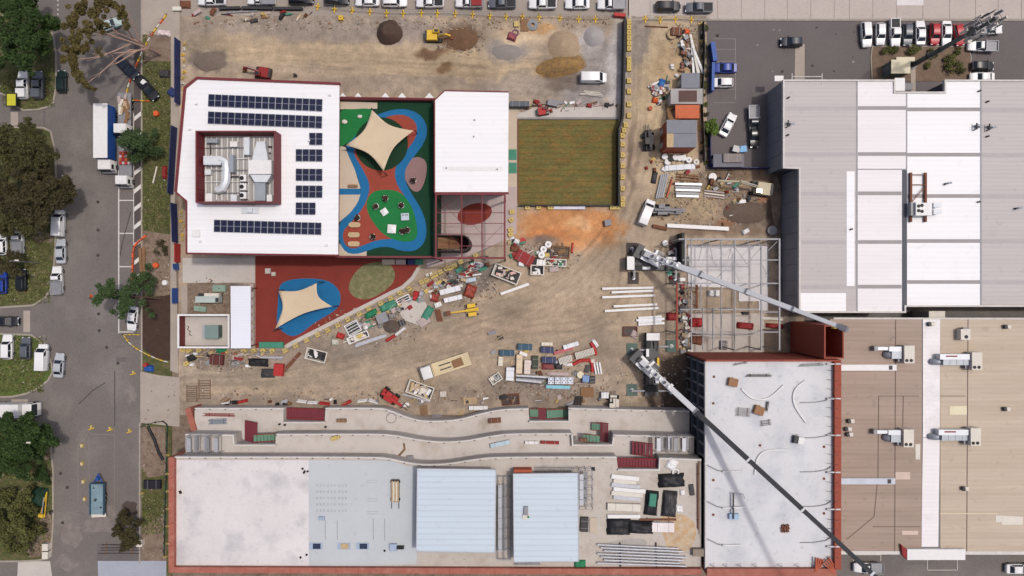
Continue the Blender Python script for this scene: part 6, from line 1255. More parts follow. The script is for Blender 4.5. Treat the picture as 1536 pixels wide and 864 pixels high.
def conifer(label, base, tip, z, n, seed, half):
    rnd = random.Random(seed); a = P(*base); c = P(*tip, z); t = T('leaning_tree', label, 'tree', (a.x, a.y, .1)); B('trunk', MB().tube([a, a.lerp(c, .5), c], .2, 8, 0, .05), bark_dk, t, 60); cl = []
    for k in range(22):
        u = .28 + .7 * k / 22; q_ = a.lerp(c, u); w_ = half * (1.15 - u) * (1.3 if k % 2 else .8); an = rnd.uniform(0, 6.28); e = q_ + Vector((math.cos(an) * w_ - .8, math.sin(an) * w_, -.2)); B('branch', MB().tube([q_, e], .05, 4, 0, .02), bark_dk, t)
        for v in (.35, .7, 1.0): cl.append((q_.lerp(e, v), .5 + .45 * rnd.random()))
    b = MB(); leaves(b, cl, n, .2, rnd); B('crown', b, lf_con, t)
conifer('bushy green tree whose branches cover the white sedan', (246, 448), (150, 440), 10, 9000, 21, 5.2)
conifer('dark green tree beside the blue-curtained truck and the crate truck', (244, 226), (186, 208), 8.5, 5200, 22, 3.2)
tree('street_tree', 'dark bush-tree overhanging the damp patch of road', (206, 812), blobtips(193, 796, 20, 26, 8, 4.5, 1.15, 7), 4500, .2, lf_dark, bark_dk, 7, .14)
tree('young_tree', 'young bright green tree in the car park corner', (1062, 192), blobtips(1069, 190, 9, 10, 4, 4, .8, 8), 1200, .2, lf_lime, bark_dk, 8, .1)
tree('bare_bush', 'dark leafless-looking bush on the verge soil', (246, 368), blobtips(240, 372, 16, 12, 5, 2, .7, 17), 500, .16, lf_dark, bark_dk, 17, .08)
def shrub(x, y, r_, label, lm, seed, group, z=.08):
    p = P(x, y, .5); t = T('shrub', label, 'shrub', (p.x, p.y, z), 0, group); rr = random.Random(seed); b = MB(); cl = [(Vector((rr.uniform(-.6, .6) * r_, rr.uniform(-.6, .6) * r_, r_ * .6)), r_ * .55) for _ in range(5)]; leaves(b, cl, int(260 * r_), .17, rr); B('foliage', b, lm, t, world=False); B('stem', MB().tube([(0, 0, 0), (.05, 0, r_ * .7)], .05, 5), bark_dk, t, world=False)
sl_ = 'low green shrub in the garden bed by the mast cabin'
for k, (x, y, r_) in enumerate(((1330, 76, 1.0), (1342, 75, 1.0), (1366, 74, 1.1), (1377, 75, .9), (1398, 76, .8), (1394, 97, .8), (1402, 82, .8), (1428, 85, 1.1), (1434, 76, .9), (1426, 102, 1.2), (1441, 103, 1.1), (1431, 95, .9), (1416, 88, .7))): shrub(x, y, r_, sl_, lf_mix, 40 + k, 'shrubs in the garden bed')
for k in range(15): shrub(1057 + random.uniform(-3, 3), 40 + k * 14.5, random.uniform(.4, .8), 'scrubby bush growing along the lane fence', lf_dark if k % 2 else lf_mix, 70 + k, 'bushes along the lane fence', .03)
# ================================================================ YARD GOODS
k0 = S
CW = {'dark_steel': 'dark steel', 'galvanised': 'silver', 'grey_steel': 'grey metal', 'timber_dark': 'brown timber', 'timber': 'pale timber', 'white_paint': 'white', 'rust': 'rusty', 'precast_grey': 'slate grey', 'off_white': 'off-white', 'pinkish_paving': 'dusty pink', 'red_dark': 'dark red', 'pink_bag': 'rose pink'}
def pack(x, y, L, W_, h, rot, m, label, cat='pack', name='material_pack', group=None, z=None, strap=grey_steel, ref=None, nstrap=2):
    zz = gz(x, y) if z is None else z; p = P(x, y, zz + h if ref is None else ref)
    if name == 'small_crate': label = ('low ' if h < .5 else 'tall ') + CW.get(m.name, 'plain') + label[5:]
    t = T(name, label, cat, (p.x, p.y, zz), R(-rot), group); L *= k0; W_ *= k0
    B('load', MB().box((0, 0, .1 + h / 2), (L, W_, h), 0, 0, .97), m, t, world=False)
    long_x = L >= W_
    for k in range(nstrap):
        u = (k + .5) / nstrap - .5
        if strap: B('strap', MB().box((u * L if long_x else 0, 0 if long_x else u * W_, .1 + h / 2), (.06, W_ + .02, h + .02) if long_x else (L + .02, .06, h + .02)), strap, t, world=False)
        B('bearer', MB().box((u * L if long_x else 0, 0 if long_x else u * W_, .05), (.12, W_, .1) if long_x else (L, .12, .1)), timber_dk, t, world=False)
    return t
def tarp(x, y, L, W_, h, rot, m, label, cat='covered pile', name='tarp_pile', z=None, seed=1, group=None):
    zz = gz(x, y) if z is None else z; n = 12; b = MB(); L *= k0; W_ *= k0; vs = []
    for j in range(n + 1):
        for i in range(n + 1):
            u, v = i / n * 2 - 1, j / n * 2 - 1; e = max(abs(u), abs(v)); q_ = Vector((u * L / 2, v * W_ / 2, 0))
            nn = mnoise.noise(Vector((u * 2.3 + seed * 7, v * 2.3, seed))); n2_ = mnoise.noise(Vector((u * 6 + seed * 3, v * 6, seed)))
            q_.x += nn * .12 * L * .5; q_.y += n2_ * .16 * W_ * .5; q_.z = h * (1 - max(0, (e - .72) / .28) ** 1.5) * (.85 + .3 * nn) + n2_ * .1 * h if e < .999 else 0.02
            q_.z = max(.02, q_.z); vs.append(q_)
    b.v = [tuple(q_) for q_ in vs]
    for j in range(n):
        for i in range(n): a = j * (n + 1) + i; b.f.append((a, a + 1, a + n + 2, a + n + 1)); b.mi.append(0)
    b.f.append(tuple([j * (n + 1) for j in range(n + 1)] + [n * (n + 1) + i for i in range(1, n + 1)] + [j * (n + 1) + n for j in range(n - 1, -1, -1)] + [i for i in range(n - 1, 0, -1)])); b.mi.append(0)
    return gthing(name, label, cat, x, y, b, m, zz, group, 60, -rot, ref=zz + h * .6)
def skip(x, y, L, W_, rot, label, seed=1, h=1.1, m=offwhite, fill=(timber, pink_floor, offwhite, black, grey_steel), z=None, n=22):
    zz = gz(x, y) if z is None else z; p = P(x, y, zz + h); t = T('skip_bin', label, 'skip', (p.x, p.y, zz), R(-rot)); L *= k0; W_ *= k0; r = random.Random(seed)
    B('floor', MB().box((0, 0, .06), (L * .86, W_ * .86, .1)), darksteel, t, world=False)
    for sx in (-1, 1):
        B('side', MB().add([(sx * L * .43, -W_ * .43, .05), (sx * L * .43, W_ * .43, .05), (sx * L * .5, W_ * .5, h), (sx * L * .5, -W_ * .5, h), (sx * (L * .43 - .06), -W_ * .43, .05), (sx * (L * .43 - .06), W_ * .43, .05), (sx * (L * .5 - .06), W_ * .5, h), (sx * (L * .5 - .06), -W_ * .5, h)], [(0, 1, 2, 3), (7, 6, 5, 4), (3, 2, 6, 7)]), m, t, world=False)
        B('side', MB().add([(-L * .43, sx * W_ * .43, .05), (L * .43, sx * W_ * .43, .05), (L * .5, sx * W_ * .5, h), (-L * .5, sx * W_ * .5, h), (-L * .43, sx * (W_ * .43 - .06), .05), (L * .43, sx * (W_ * .43 - .06), .05), (L * .5, sx * (W_ * .5 - .06), h), (-L * .5, sx * (W_ * .5 - .06), h)], [(0, 1, 2, 3), (7, 6, 5, 4), (3, 2, 6, 7)]), m, t, world=False)
    B('rim', MB().strip([(-L / 2, -W_ / 2), (L / 2, -W_ / 2), (L / 2, W_ / 2), (-L / 2, W_ / 2)], .16, h - .02, h + .1, closed=True), m, t, world=False)
    for k in range(n): B('debris', MB().box((r.uniform(-.36, .36) * L, r.uniform(-.32, .32) * W_, h * (.35 + .35 * r.random())), (r.uniform(.4, 1.3), r.uniform(.15, .6), r.uniform(.08, .3)), r.uniform(0, 3.1)), r.choice(fill), t, world=False)
    return t
def ibeam(x0_, y0_, x1_, y1_, label, m=whitem, w=.34, h=.36, group=None, name='steel_beam', z=None, cat='beam'):
    zz = (gz((x0_ + x1_) / 2, (y0_ + y1_) / 2) if z is None else z) + .12; a = P(x0_, y0_, zz); c = P(x1_, y1_, zz); b = MB()
    up = Vector((0, 0, 1)); b.beam(a + up * .02, c + up * .02, w, .04).beam(a + up * h, c + up * h, w, .04).beam(a + up * h / 2, c + up * h / 2, .05, h - .03)
    d = (c - a).normalized()
    sd = Vector((-d.y, d.x, 0))
    for u in (.2, .8): q_ = a.lerp(c, u); b.beam(q_ - sd * .35 - up * .06, q_ + sd * .35 - up * .06, .12, .12, 1)
    return one(name, b, [m, timber_dk], label, cat, group)
def barrier(x0_, y0_, x1_, y1_, m, label, group='water-filled barriers'):
    zz = gz((x0_ + x1_) / 2, (y0_ + y1_) / 2); a = P(x0_, y0_, zz); c = P(x1_, y1_, zz); d = (c - a).normalized(); sd = Vector((-d.y, d.x, 0)); b = MB(); rings = []
    for q_ in (a, a.lerp(c, .5), c): rings.append([q_ + sd * o_ + Vector((0, 0, hh)) for o_, hh in ((-.3, 0), (.3, 0), (.3, .25), (.12, .5), (.1, .95), (-.1, .95), (-.12, .5), (-.3, .25))])
    b.loft([[tuple(v) for v in r_] for r_ in rings]); return one('road_barrier', b, m, label, 'barrier', group)
def drum(x, y, r_, h, m, label, cat='drum', name='drum', z=None, group=None, inner=None):
    b = MB().cyl((0, 0, 0), r_, h, 18).cyl((0, 0, h), r_ * .92, .03, 18, 1); 
    if inner: b.cyl((0, 0, h + .03), r_ * .35, .02, 12, 2)
    return gthing(name, label, cat, x, y, b, [m, m, inner or m], z, group, 40)
def block(x, y, rot, label, group, m=yblock, z=None, L=1.0, W_=.85, h=.55):
    b = MB().box((0, 0, h / 2), (L, W_, h), 0, 0, .9).box((0, 0, h + .03), (.25, .12, .06), 0, 1); return gthing('counterweight_block', label, 'block', x, y, b, [m, darksteel], z, group, None, rot)
meshm = M('fence_mesh', (150, 150, 150), .6)
def fence_panel(x0_, y0_, x1_, y1_, label, group, feet=True, z=None, fm=None, fcol=yellow):
    zz = gz((x0_ + x1_) / 2, (y0_ + y1_) / 2) if z is None else z; a = P(x0_, y0_, zz); c = P(x1_, y1_, zz); L = (c - a).length; ang = math.atan2(c.y - a.y, c.x - a.x)
    t = T('fence_panel', label, 'fence', a, ang, group)
    b = MB()
    for z_ in (.15, 1.0, 1.9): b.tube([(0, 0, z_), (L, 0, z_)], .022, 5)
    for u in (0.03, L - .03): b.tube([(u, 0, 0), (u, 0, 2.0)], .025, 5)
    B('frame', b, meshm, t, world=False); b = MB()
    if fm: B('cloth', MB().box((L / 2, 0, 1.0), (L - .1, .02, 1.8)), fm, t, world=False)
    else:
        for k in range(1, 8): b.tube([(L * k / 8, 0, .15), (L * k / 8, 0, 1.9)], .008, 3)
        setp(B('mesh_wire', b, meshm, t, world=False), None, None, None, 'stuff')
    if feet: B('foot', MB().box((0, 0, .1), (.9, .26, .18), 0, 0, .92).box((0, 0, .1), (.26, 1.5, .14), 0, 0, .9).cyl((0, 0, .15), .1, .25, 8), fcol, t, world=False)
    return t
# north fence with yellow feet
NF = [(477, 10), (502, 14), (528.5, 16), (555, 18), (580, 20), (605, 20.5), (632, 20), (656, 20), (683, 21), (709, 22), (735, 24), (759, 25), (784, 25), (809, 26), (840, 27), (868, 29), (893, 29), (915, 28)]
for a, c in zip(NF, NF[1:]): fence_panel(*a, *c, 'mesh fence panel with yellow cross foot along the north parking', 'temporary fence along the north parking', z=.03)
NF2 = [(968, 29), (990, 30), (1013, 29), (1037, 30), (1060, 32)]
for a, c in zip(NF2, NF2[1:]): fence_panel(*a, *c, 'mesh fence panel with yellow foot closing the north end of the lane', 'temporary fence at the lane end', z=.04)
for k, (a, c) in enumerate((((330, 14), (362, 13)), ((364, 13), (410, 14)), ((412, 14), (455, 14)))): ibeam(*a, *c, 'dark low barrier rail along the start of the north parking', darksteel, .5, .6, 'dark barrier rails', 'barrier_rail', cat='barrier')
one('scaffold_tube', MB().tube([P(340, 19, .2), P(386, 16.5, .2)], .1, 6), steel, 'pale pipe lying below the dark barrier rails', 'pipe')
# diagonal fence between court and yard
DF = [(366, 527), (380, 527), (394, 527), (408, 527), (427, 526.5), (443, 519), (459, 511), (476, 503), (491, 496), (506, 488.5), (521, 480), (538, 472), (552, 463.5), (570, 456), (585, 448.5), (599, 440.5), (613, 434), (631, 424), (648, 415), (668, 404), (690, 394), (712, 384), (736, 370), (756, 357)]
for k, (a, c) in enumerate(zip(DF, DF[1:])):
    if k % 2 == 0 and k + 2 < len(DF): fence_panel(*a, *DF[k + 2], 'mesh fence panel between the lower courtyard and the yard', 'courtyard fence panels', False)
for a in DF[:-2]: block(a[0] + 1.5, a[1] - 1, 25, 'pale yellow block holding the courtyard fence', 'yellow blocks of the courtyard fence')
for x, y in ((640, 420), (654, 412.5), (661, 408), (676, 402), (682, 399), (766, 345), (767, 330), (768, 318), (766, 352), (276, 524), (285, 525), (281, 545), (300, 525)): block(x, y, random.uniform(0, 40), 'pale yellow block beside the court edge or enclosure', 'loose yellow blocks')
# west side: navy hoarding and debris strip
def hoard(x0_, y0_, x1_, y1_, m, label, h=2.2, w=.12, name='site_hoarding', group=None, z=0.0):
    a = P(x0_, y0_, z); c = P(x1_, y1_, z); L = (c - a).length; n = max(1, round(L / 2.4)); t = T(name, label, 'hoarding', a, math.atan2(c.y - a.y, c.x - a.x), group)
    for k in range(n): B('panel', MB().box((L * (k + .5) / n, random.uniform(-.01, .01), h / 2 + .05), (L / n - .03, w, h)), m, t, world=False); B('prop', MB().beam((L * (k + .5) / n, -.1, h * .8), (L * (k + .5) / n, -1.1, .05), .08, .08), timber_dk, t, world=False)
    return t
hoard(270.5, 62, 270.5, 158, navym, 'navy hoarding along the footpath beside the dirt lot', z=.12); hoard(266, 192, 260, 292, navym, 'dark navy hoarding beside the solar-roofed school', z=.12); hoard(265, 306, 267, 364, navym, 'navy hoarding between the footpath and the chamfered roof corner', z=.12)
hoard(270.5, 366, 270.5, 394, redm, 'red hoarding at the corner of the lower courtyard', z=.12); hoard(268, 396, 269, 405, bluem, 'short blue hoarding panel below the red hoarding', z=.12); hoard(267, 432, 267, 455, bluem, 'blue hoarding panel with white lettering strip beside the gravel yard', z=.12)
for k in range(12): block(276 + random.uniform(-1.5, 2), 66 + k * 8.5, random.uniform(0, 90), 'pale block in the strip behind the navy hoarding', 'blocks behind the navy hoarding', [yblock, offwhite, yellow][k % 3], L=.6, W_=.4, h=.4)
for k in range(7): block(274 + random.uniform(-2, 2), 318 + k * 7, random.uniform(0, 90), 'small pale block beside the lower navy hoarding', 'blocks beside the lower navy hoarding', [yblock, timber, yellow][k % 3], L=.6, W_=.4, h=.35)
# black retaining wall beside the gravel lot and the turf
def bwall(pts, h, label, w=.35):
    t = T('retaining_wall', label, 'wall', (*P2(*pts[0]), 0)); n = 0
    for a, c in zip(pts, pts[1:]):
        A = P(*a, h); Cc = P(*c, h); m_ = max(1, round((Cc - A).length / 2.6))
        for k in range(m_): u0, u1 = A.lerp(Cc, k / m_), A.lerp(Cc, (k + 1) / m_); d = (u1 - u0).normalized() * .02; B('panel', MB().strip([(u0.x + d.x, u0.y + d.y), (u1.x - d.x, u1.y - d.y)], w + random.uniform(-.02, .02), 0, h), black, t); B('post', MB().box((u0.x, u0.y, h / 2 + .05), (.2, w + .1, h + .1)), darksteel, t)
    return t
bwall([(938, 26), (937, 100), (935, 176), (929, 194), (929, 306)], 2.6, 'tall black panel wall between the gravel lot, the turf and the lane'); bwall([(929, 308), (778, 308)], 1.0, 'low dark timber edging wall below the turf', .25)
for k, y in enumerate((34, 42, 50, 58, 66, 74, 90, 97, 104, 122, 138, 157, 174)): block(943, y, 90, 'yellow block on the lane side of the tall black wall', 'yellow blocks along the black wall')
for k, y in enumerate((188, 196, 204, 217, 233, 249, 266, 283, 299, 307)): block(933.5 if y > 205 else 938 - (y - 188) * .3, y, 90, 'yellow block beside the turf on the lane side', 'yellow blocks beside the turf')
for x in (791, 808, 825, 829, 918, 925): block(x, 311.5, 0, 'yellow block below the turf edging wall', 'yellow blocks below the turf')
tf = struct('sports_turf', MB().prism(pl(rect(777, 178, 928, 307.5), .1), -.05, .16), turf)
for (xa, ya, xb_, yb_) in ((777, 178, 928, 178),): B('edging', MB().strip(pl([(xa, ya), (xb_, yb_)], .2), .25, 0, .35), grey_wall, tf)
B('edging', MB().strip(pl([(777, 178), (777, 306)], .2), .2, 0, .25), rust, tf)
pv = struct('pavement', MB().prism(pl([(775, 172), (800, 162), (925, 160), (926, 176), (775, 177)]), -.02, .14), concrete)
for k in range(6): B('paving_slab', MB().box((P(789 + k * 24, 172.5).x, P(0, 172.5).y, .16), (2.9, .95, .06)), concrete, pv)
pack(854, 311.5, 48, 5, .5, 0, M('wrap_lilac', (216, 212, 226), .5), 'long white wrapped roll below the turf edging', 'roll', 'wrapped_roll')
pack(779, 155.5, 30, 8, 1.6, 0, M('grey_tarp', (92, 98, 106), .6), 'long grey covered stack beside the white wing', 'stack', 'covered_stack', nstrap=3); pack(829, 154, 15, 9, .9, 10, grey_wall, 'grey crate on the paving above the turf', 'crate', 'crate')
excavator('mini_digger', 'small red digger on the paving above the turf', 815, 166, 10, redm, ((.8, 1.2), (1.6, 1.8), (2.4, 1.0), (2.6, .4)), .14, .6)
for x, y, L, rot in ((888, 139, 28, 8), (880, 141, 22, -3), (893, 143, 24, 5)): bars('plank_bundle', 'pale planks scattered above the paving strip', 'planks', x, y, L * k0, .5, 3, offwhite, gz(x, y), -rot, .06); 
for o in [o for o in col.objects if o.name.startswith('plank_bundle')]: o['group'] = 'pale planks above the paving'
for x, y, lb in ((804, 152, 'red machine part beside the grey crate on the paving'), (884, 158, 'small red box on the paving near the black wall')): tarp(x, y, 8, 6, .5, 10, redd, lb, 'box', 'red_box', .14)
for k, (x, y) in enumerate(((912, 156), (919, 157), (925, 158), (916, 158))): drum(x, y, .22, .35, darksteel, 'dark ring standing on the paving near the black wall', 'ring', 'steel_ring', .14, 'dark rings on the paving')
# soil heaps
def heap(x, y, rx, ry, h, m, label, seed, rot=0, flat=.25):
    n = 26; b = MB(); vs = []; rx *= k0; ry *= k0
    for j in range(n + 1):
        for i in range(n + 1):
            u, v = i / n * 2 - 1, j / n * 2 - 1; q_ = Vector((u * rx * 1.15, v * ry * 1.15)); nn = mnoise.fractal(Vector((u * 2 + seed, v * 2, seed)), 1, 2, 3); e = math.hypot(u * 1.15, v * 1.15) + nn * .12
            z_ = h * min(1, max(0, (1 - e) / (1 - flat))) ** .8 + nn * .12 * h * max(0, min(1, (1.05 - e) * 4)) if e < 1.05 else -.12; vs.append((q_.x, q_.y, max(-.12, z_)))
    b.v = vs
    for j in range(n):
        for i in range(n): a = j * (n + 1) + i; b.f.append((a, a + 1, a + n + 2, a + n + 1)); b.mi.append(0)
    return gthing('soil_heap', label, 'heap', x, y, b, m, .02, None, 70, rot, ref=h * .5)
heap(583, 47, 19, 19, 1.7, M('dark_topsoil', (86, 68, 58), .95, var=.12, sc=1, fine=.15, fsc=4, bump=.6, bsc=5), 'dark brown conical topsoil heap by the north fence', 3, flat=.45)
heap(846, 66, 24, 23, 1.2, M('heap_tan', (172, 150, 124), .95, var=.12, sc=1, fine=.2, bump=.6, bsc=5), 'round tan crushed-rock heap on the dirt lot', 5)
heap(842, 98, 37, 15, 1.3, M('heap_sand', (158, 124, 76), .95, var=.15, sc=1, fine=.15, bump=.6, bsc=5, rgb2=(120, 98, 72), mixat=(.45, .65)), 'elongated yellow-brown sand heap beside the van', 8, 10)
heap(891, 54, 16, 15, 1.0, M('heap_grey', (172, 166, 164), .95, var=.1, sc=1, fine=.12, bump=.6, bsc=5), 'pale grey gravel heap near the black wall', 11)
heap(692, 58, 25, 17, .8, M('heap_brown', (116, 88, 66), .95, var=.2, sc=1, fine=.25, bump=.8, bsc=4), 'clumpy brown spoil heap in front of the yellow excavator', 14, 0, .1)
heap(1118, 318, 33, 17, 1.0, M('heap_dark', (112, 96, 84), .95, var=.2, sc=1, fine=.25, bump=.8, bsc=4), 'dark broken spoil heap near the warehouse corner', 17, 0, .1)
heap(312, 92, 24, 14, .7, M('heap_dkgrey', (124, 110, 100), .95, var=.12, sc=1, fine=.15, bump=.6, bsc=4), 'low dark grey soil spread beside the navy hoarding', 19, 0, .1)
heap(761, 78, 24, 12, .5, M('heap_midgrey', (148, 140, 134), .95, var=.12, sc=1, fine=.15, bump=.6, bsc=4), 'low grey rubble spread in the dirt lot middle', 23, 0, .1)
# goods on the dirt lot
tarp(768, 54, 14, 12, .9, 20, M('coloured_tools', (120, 80, 110), .7, rgb2=(190, 90, 60), mixat=(.45, .55), sc=2), 'colourful tool pile with purple and orange pieces', 'tools', 'tool_pile')
def ring(x, y, r_, m, label, group=None, rr_=.12, z=None, nring=1):
    b = MB()
    for q_ in range(nring): b.tube([(r_ * (1 - .18 * q_) * math.cos(a * math.pi / 10), r_ * (1 - .18 * q_) * math.sin(a * math.pi / 10), rr_ + q_ * rr_ * .5) for a in range(21)], rr_, 6, cap=False)
    return gthing('hose_coil', label, 'coil', x, y, b, m, z, group, 60)
ring(773, 49.5, .55, M('purple_hose', (122, 66, 120), .6), 'purple hose coil beside the colourful tools'); ring(799, 38, .95, grey_steel, 'large grey pipe coil on the dirt lot', nring=4)
pack(775, 36, 8, 8, .4, 0, yblock, 'small pale crate near the north fence', 'crate', 'crate'); pack(787, 38, 12, 18, .12, 0, timber_dk, 'brown sheet beside the grey pipe coil', 'sheet', 'plywood_sheet', strap=None)
tarp(402, 110, 8, 6, .5, 0, rust, 'rusty part pile right of the red excavator', 'parts', 'rust_pile', seed=3); gthing('bollard_light', 'dark small post standing near the solar roof edge', 'post', 444, 114, MB().cyl((0, 0, 0), .3, .4, 8).cyl((0, 0, .4), .18, .8, 8), darksteel)
block(512, 28, 0, 'single yellow-white block below the north fence', 'lone block', yellow, L=.9, W_=.9); tarp(290, 22, 6, 5, .4, 0, redd, 'small red bundle in the lot corner', 'bundle', 'red_bundle')
tarp(277, 6, 16, 12, .6, 0, rust, 'rusty orange scrap at the corner of the north parking', 'scrap', 'scrap_pile', .0, 5)
for x, y, rot in ((930, 22, 5),): pack(x, y, 18, 5, .9, rot, redm, 'red box on top of the black wall corner', 'box', 'red_box', strap=None)
# ---------------- lane and site sheds
def shed(x0_, y0_, x1_, y1_, h, roofm, wallm, label, z=0.03, name='site_shed', extra=None):
    a = P(x0_, y1_, h); c = P(x1_, y0_, h); t = T(name, label, 'site shed', ((a.x + c.x) / 2, (a.y + c.y) / 2, z)); w, d = c.x - a.x, c.y - a.y
    B('wall', MB().box((0, 0, h / 2 - .05), (w - .1, d - .1, h - .1)), wallm, t, world=False); B('roof', MB().box((0, 0, h - .03), (w, d, .12)), roofm, t, world=False)
    B('door', MB().box((-w / 2 + .03, 0, 1.05), (.05, .9, 2.0)), offwhite, t, world=False); B('window', MB().box((-w / 2 + .03, d * .28, 1.5), (.05, d * .25, .8)), glass, t, world=False); return t, w, d
rgs = M('shed_grey', (134, 136, 144), .7, var=.1, sc=1, rib=(0, .35, .14)); rgo = M('shed_orange', (206, 108, 68), .7, var=.08, sc=1, rib=(0, .35, .1))
shed(1022, 109.5, 1049.5, 132, 2.9, rgs, rgs, 'dark grey site shed nearest the white pipe pile')
t, w, d = shed(1006, 133, 1054, 156, 2.9, M('shed_pale', (172, 166, 164), .7), offwhite, 'pale site shed with a brown gridded panel on its roof'); B('roof_panel', MB().box((.2, 0, 3.02), (w * .56, d * .72, .06)), M('brown_grid', (98, 70, 62), .7, rib=(0, .35, .3)), t, world=False)
shed(1013, 157.5, 1049, 177.5, 3.0, rgo, orangered, 'site container with bright orange roof'); shed(1000, 180, 1045, 200, 5.6, rgs, orangered, 'grey-roofed double-height container below the orange one'); t, w, d = shed(1000, 200.5, 1045, 221, 5.6, rgs, orangered, 'grey-roofed double-height container with beige roof edge and orange front'); B('roof_edge', MB().box((-w / 2 + .6, 0, 5.66), (1.2, d, .06)), timber, t, world=False)
t = T('access_stair', 'timber access stair and landing against the orange-roofed container', 'stair', (*P2(1008, 168, 2), .03))
for k in range(9): B('tread', MB().box((0, 1.8 - k * .42, .3 + k * .3), (1.5, .34, .06)), timber_dk, t, world=False)
for sx in (-1, 1): B('handrail', MB().beam((sx * .78, 1.9, 1.1), (sx * .78, -1.9, 3.7), .06, .06).beam((sx * .78, 1.9, .15), (sx * .78, -1.9, 2.8), .08, .2), timber_dk, t, world=False)
# white pipes pile and scrap behind the sheds
for k in range(7): 
    a, c = (1036 + k * .9, 52 + k * 4), (1042 + k * 2.2 - (k % 3) * 3, 110); one('roof_sheet', MB().beam(P(*a, .25 + .1 * k), P(*c, .5 + .12 * k), .42, .06), [whitem, offwhite][k % 2], 'long white sheet in the fanned pile behind the sheds', 'sheet', 'fanned white sheets')
r = random.Random(12)
for k in range(22): pack(r.uniform(1022, 1036), r.uniform(55, 106), r.uniform(4, 10), r.uniform(3, 7), r.uniform(.3, .8), r.uniform(0, 90), r.choice([darksteel, grey_steel, timber_dk, whitem, rust, grey_wall]), 'small crate in the cluttered strip behind the sheds', 'crate', 'small_crate', 'clutter behind the sheds', nstrap=1)
for k, (x, y, m) in enumerate(((1008, 98, whitem), (1009, 102, offwhite), (1015, 113, whitem))): tarp(x, y, 7, 5, .6, 20 * k, m, ('upper white bag beside the lane clutter', 'lower cream bag beside the lane clutter', 'white bag next to the dark grey shed')[k], 'bag', 'bulk_bag', seed=30 + k)
pack(1015, 47, 16, 12, 1.0, 5, rust, 'dark rusty machine body at the lane head', 'machine', 'old_machine'); drum(1007, 53, .9, .6, timber, 'tan dish-shaped drum below the rusty machine'); tarp(1030, 47, 10, 8, .6, 15, orange, 'orange mesh bundle at the lane head', 'bundle', 'mesh_bundle', seed=6)
pack(985, 40, 34, 1.2, .2, 3, rust, 'thin rusty frame bar at the lane head', 'bar', 'steel_bar', strap=None)
ibeam(972, 131, 990, 122, 'white beam leaning toward the blue tarp', whitem, .3, .3); tarp(993, 124, 10, 13, 1.1, 15, M('blue_tarp', (62, 122, 190), .6), 'bright blue tarp pile on the lane', 'covered pile', seed=8)
for k in range(14): pack(975 + r.uniform(0, 30), 127 + r.uniform(0, 15), r.uniform(4, 8), r.uniform(3, 5), r.uniform(.3, .7), r.uniform(0, 90), r.choice([darksteel, grey_steel, pink_floor, redd, whitem, M('pink_bag', (206, 130, 130), .7)]), 'small crate in the clutter around the blue tarp', 'crate', 'small_crate', 'clutter around the blue tarp', nstrap=1)
tarp(983, 150, 9, 8, .8, 10, orange, 'orange bag standing on the lane', 'bag', 'bulk_bag', seed=9); drum(975, 163, .4, .5, orangered, 'small orange bucket on the lane', 'bucket', 'bucket')
# rolls of insulation
for k, (x, y, m) in enumerate(((996, 236, whitem), (1004, 240, black), (1012, 237, whitem), (1018, 238, whitem), (1024, 238, whitem), (1032, 241, whitem), (1043, 244, offwhite), (1000, 244, whitem))): drum(x, y, .55, .8, m, ('white' if m is not black else 'black') + ' standing roll at the front of the double-height containers', 'roll', 'insulation_roll', None, 'standing rolls', grey_wall if k in (5, 6) else None)
pack(1020, 251, 46, 8, .5, -4, M('silver_wrap', (214, 220, 228), .4), 'long silver-wrapped bundle in front of the rolls', 'bundle', 'wrapped_bundle', nstrap=4); tarp(996, 254, 9, 7, .5, 30, whitem, 'crumpled white sheet at the end of the silver bundle', 'sheet', 'plastic_sheet', seed=12)
# steel lengths east yard
for k in range(4): ibeam(984 + k * 3.2, 298 - k * .5, 992 + k * 3.2, 262 - k * .5, 'grey steel length in the steep bundle beside the lane', grey_steel, .3, .3, 'steep grey steel bundle')
ibeam(1000, 296, 1008, 268, 'single rust-coloured steel length beside the steep bundle', orangered, .25, .25)
for k, y in enumerate((276, 281, 285, 290, 294)): ibeam(1012 + k * .4, y, 1052 - k * 1.2, y + 1, 'grey steel length in the level stack beside the excavator', [steel, grey_steel][k % 2], .42, .34, 'level grey steel stack')
for k, y in enumerate((286, 290, 294)): ibeam(1056, y, 1086, y + 3.5, 'pale thin steel length in the short stack below the excavator bucket', pink_floor if k != 1 else offwhite, .25, .25, 'short thin steel stack')
for k, y in enumerate((261, 265, 269)): ibeam(1014, y, 1048, y + 3, 'rusty reinforcing length below the silver bundle', rust if k % 2 else timber_dk, .22, .2, 'rusty reinforcing lengths')
tarp(982, 266, 8, 18, .7, 10, darksteel, 'dark machine part heap beside the steep steel bundle', 'parts', 'parts_pile', seed=14); drum(1068, 266, .75, .5, whitem, 'white round lid beside the excavator bucket', 'lid', 'tank_lid')
for y, xa, xb_ in ((314, 1004, 1026), (317, 1004, 1028), (320, 1004, 1022)): ibeam(xa, y, xb_, y, 'dark steel length on the forklift tines', grey_wall, .3, .25, 'steel lengths on the forklift', z=.55)
ibeam(1000, 338.5, 1092, 343.5, 'long white tapered steel column lying above the frame', whitem, .7, .5, name='steel_column'); pack(990, 341, 22, 5, .5, 12, rust, 'rust-red steel offcut at the end of the long white column', 'offcut', 'steel_offcut', strap=None)
drum(997, 365, .55, .7, whitem, 'white drum beside the upper crane outrigger'); tarp(1119, 347, 12, 8, .8, -30, whitem, 'white bag heap beside the steel frame corner', 'bags', 'bag_heap', seed=16); drum(1157, 346, .9, .6, grey_wall, 'grey round tank lid near the warehouse wall', 'lid', 'tank_lid')
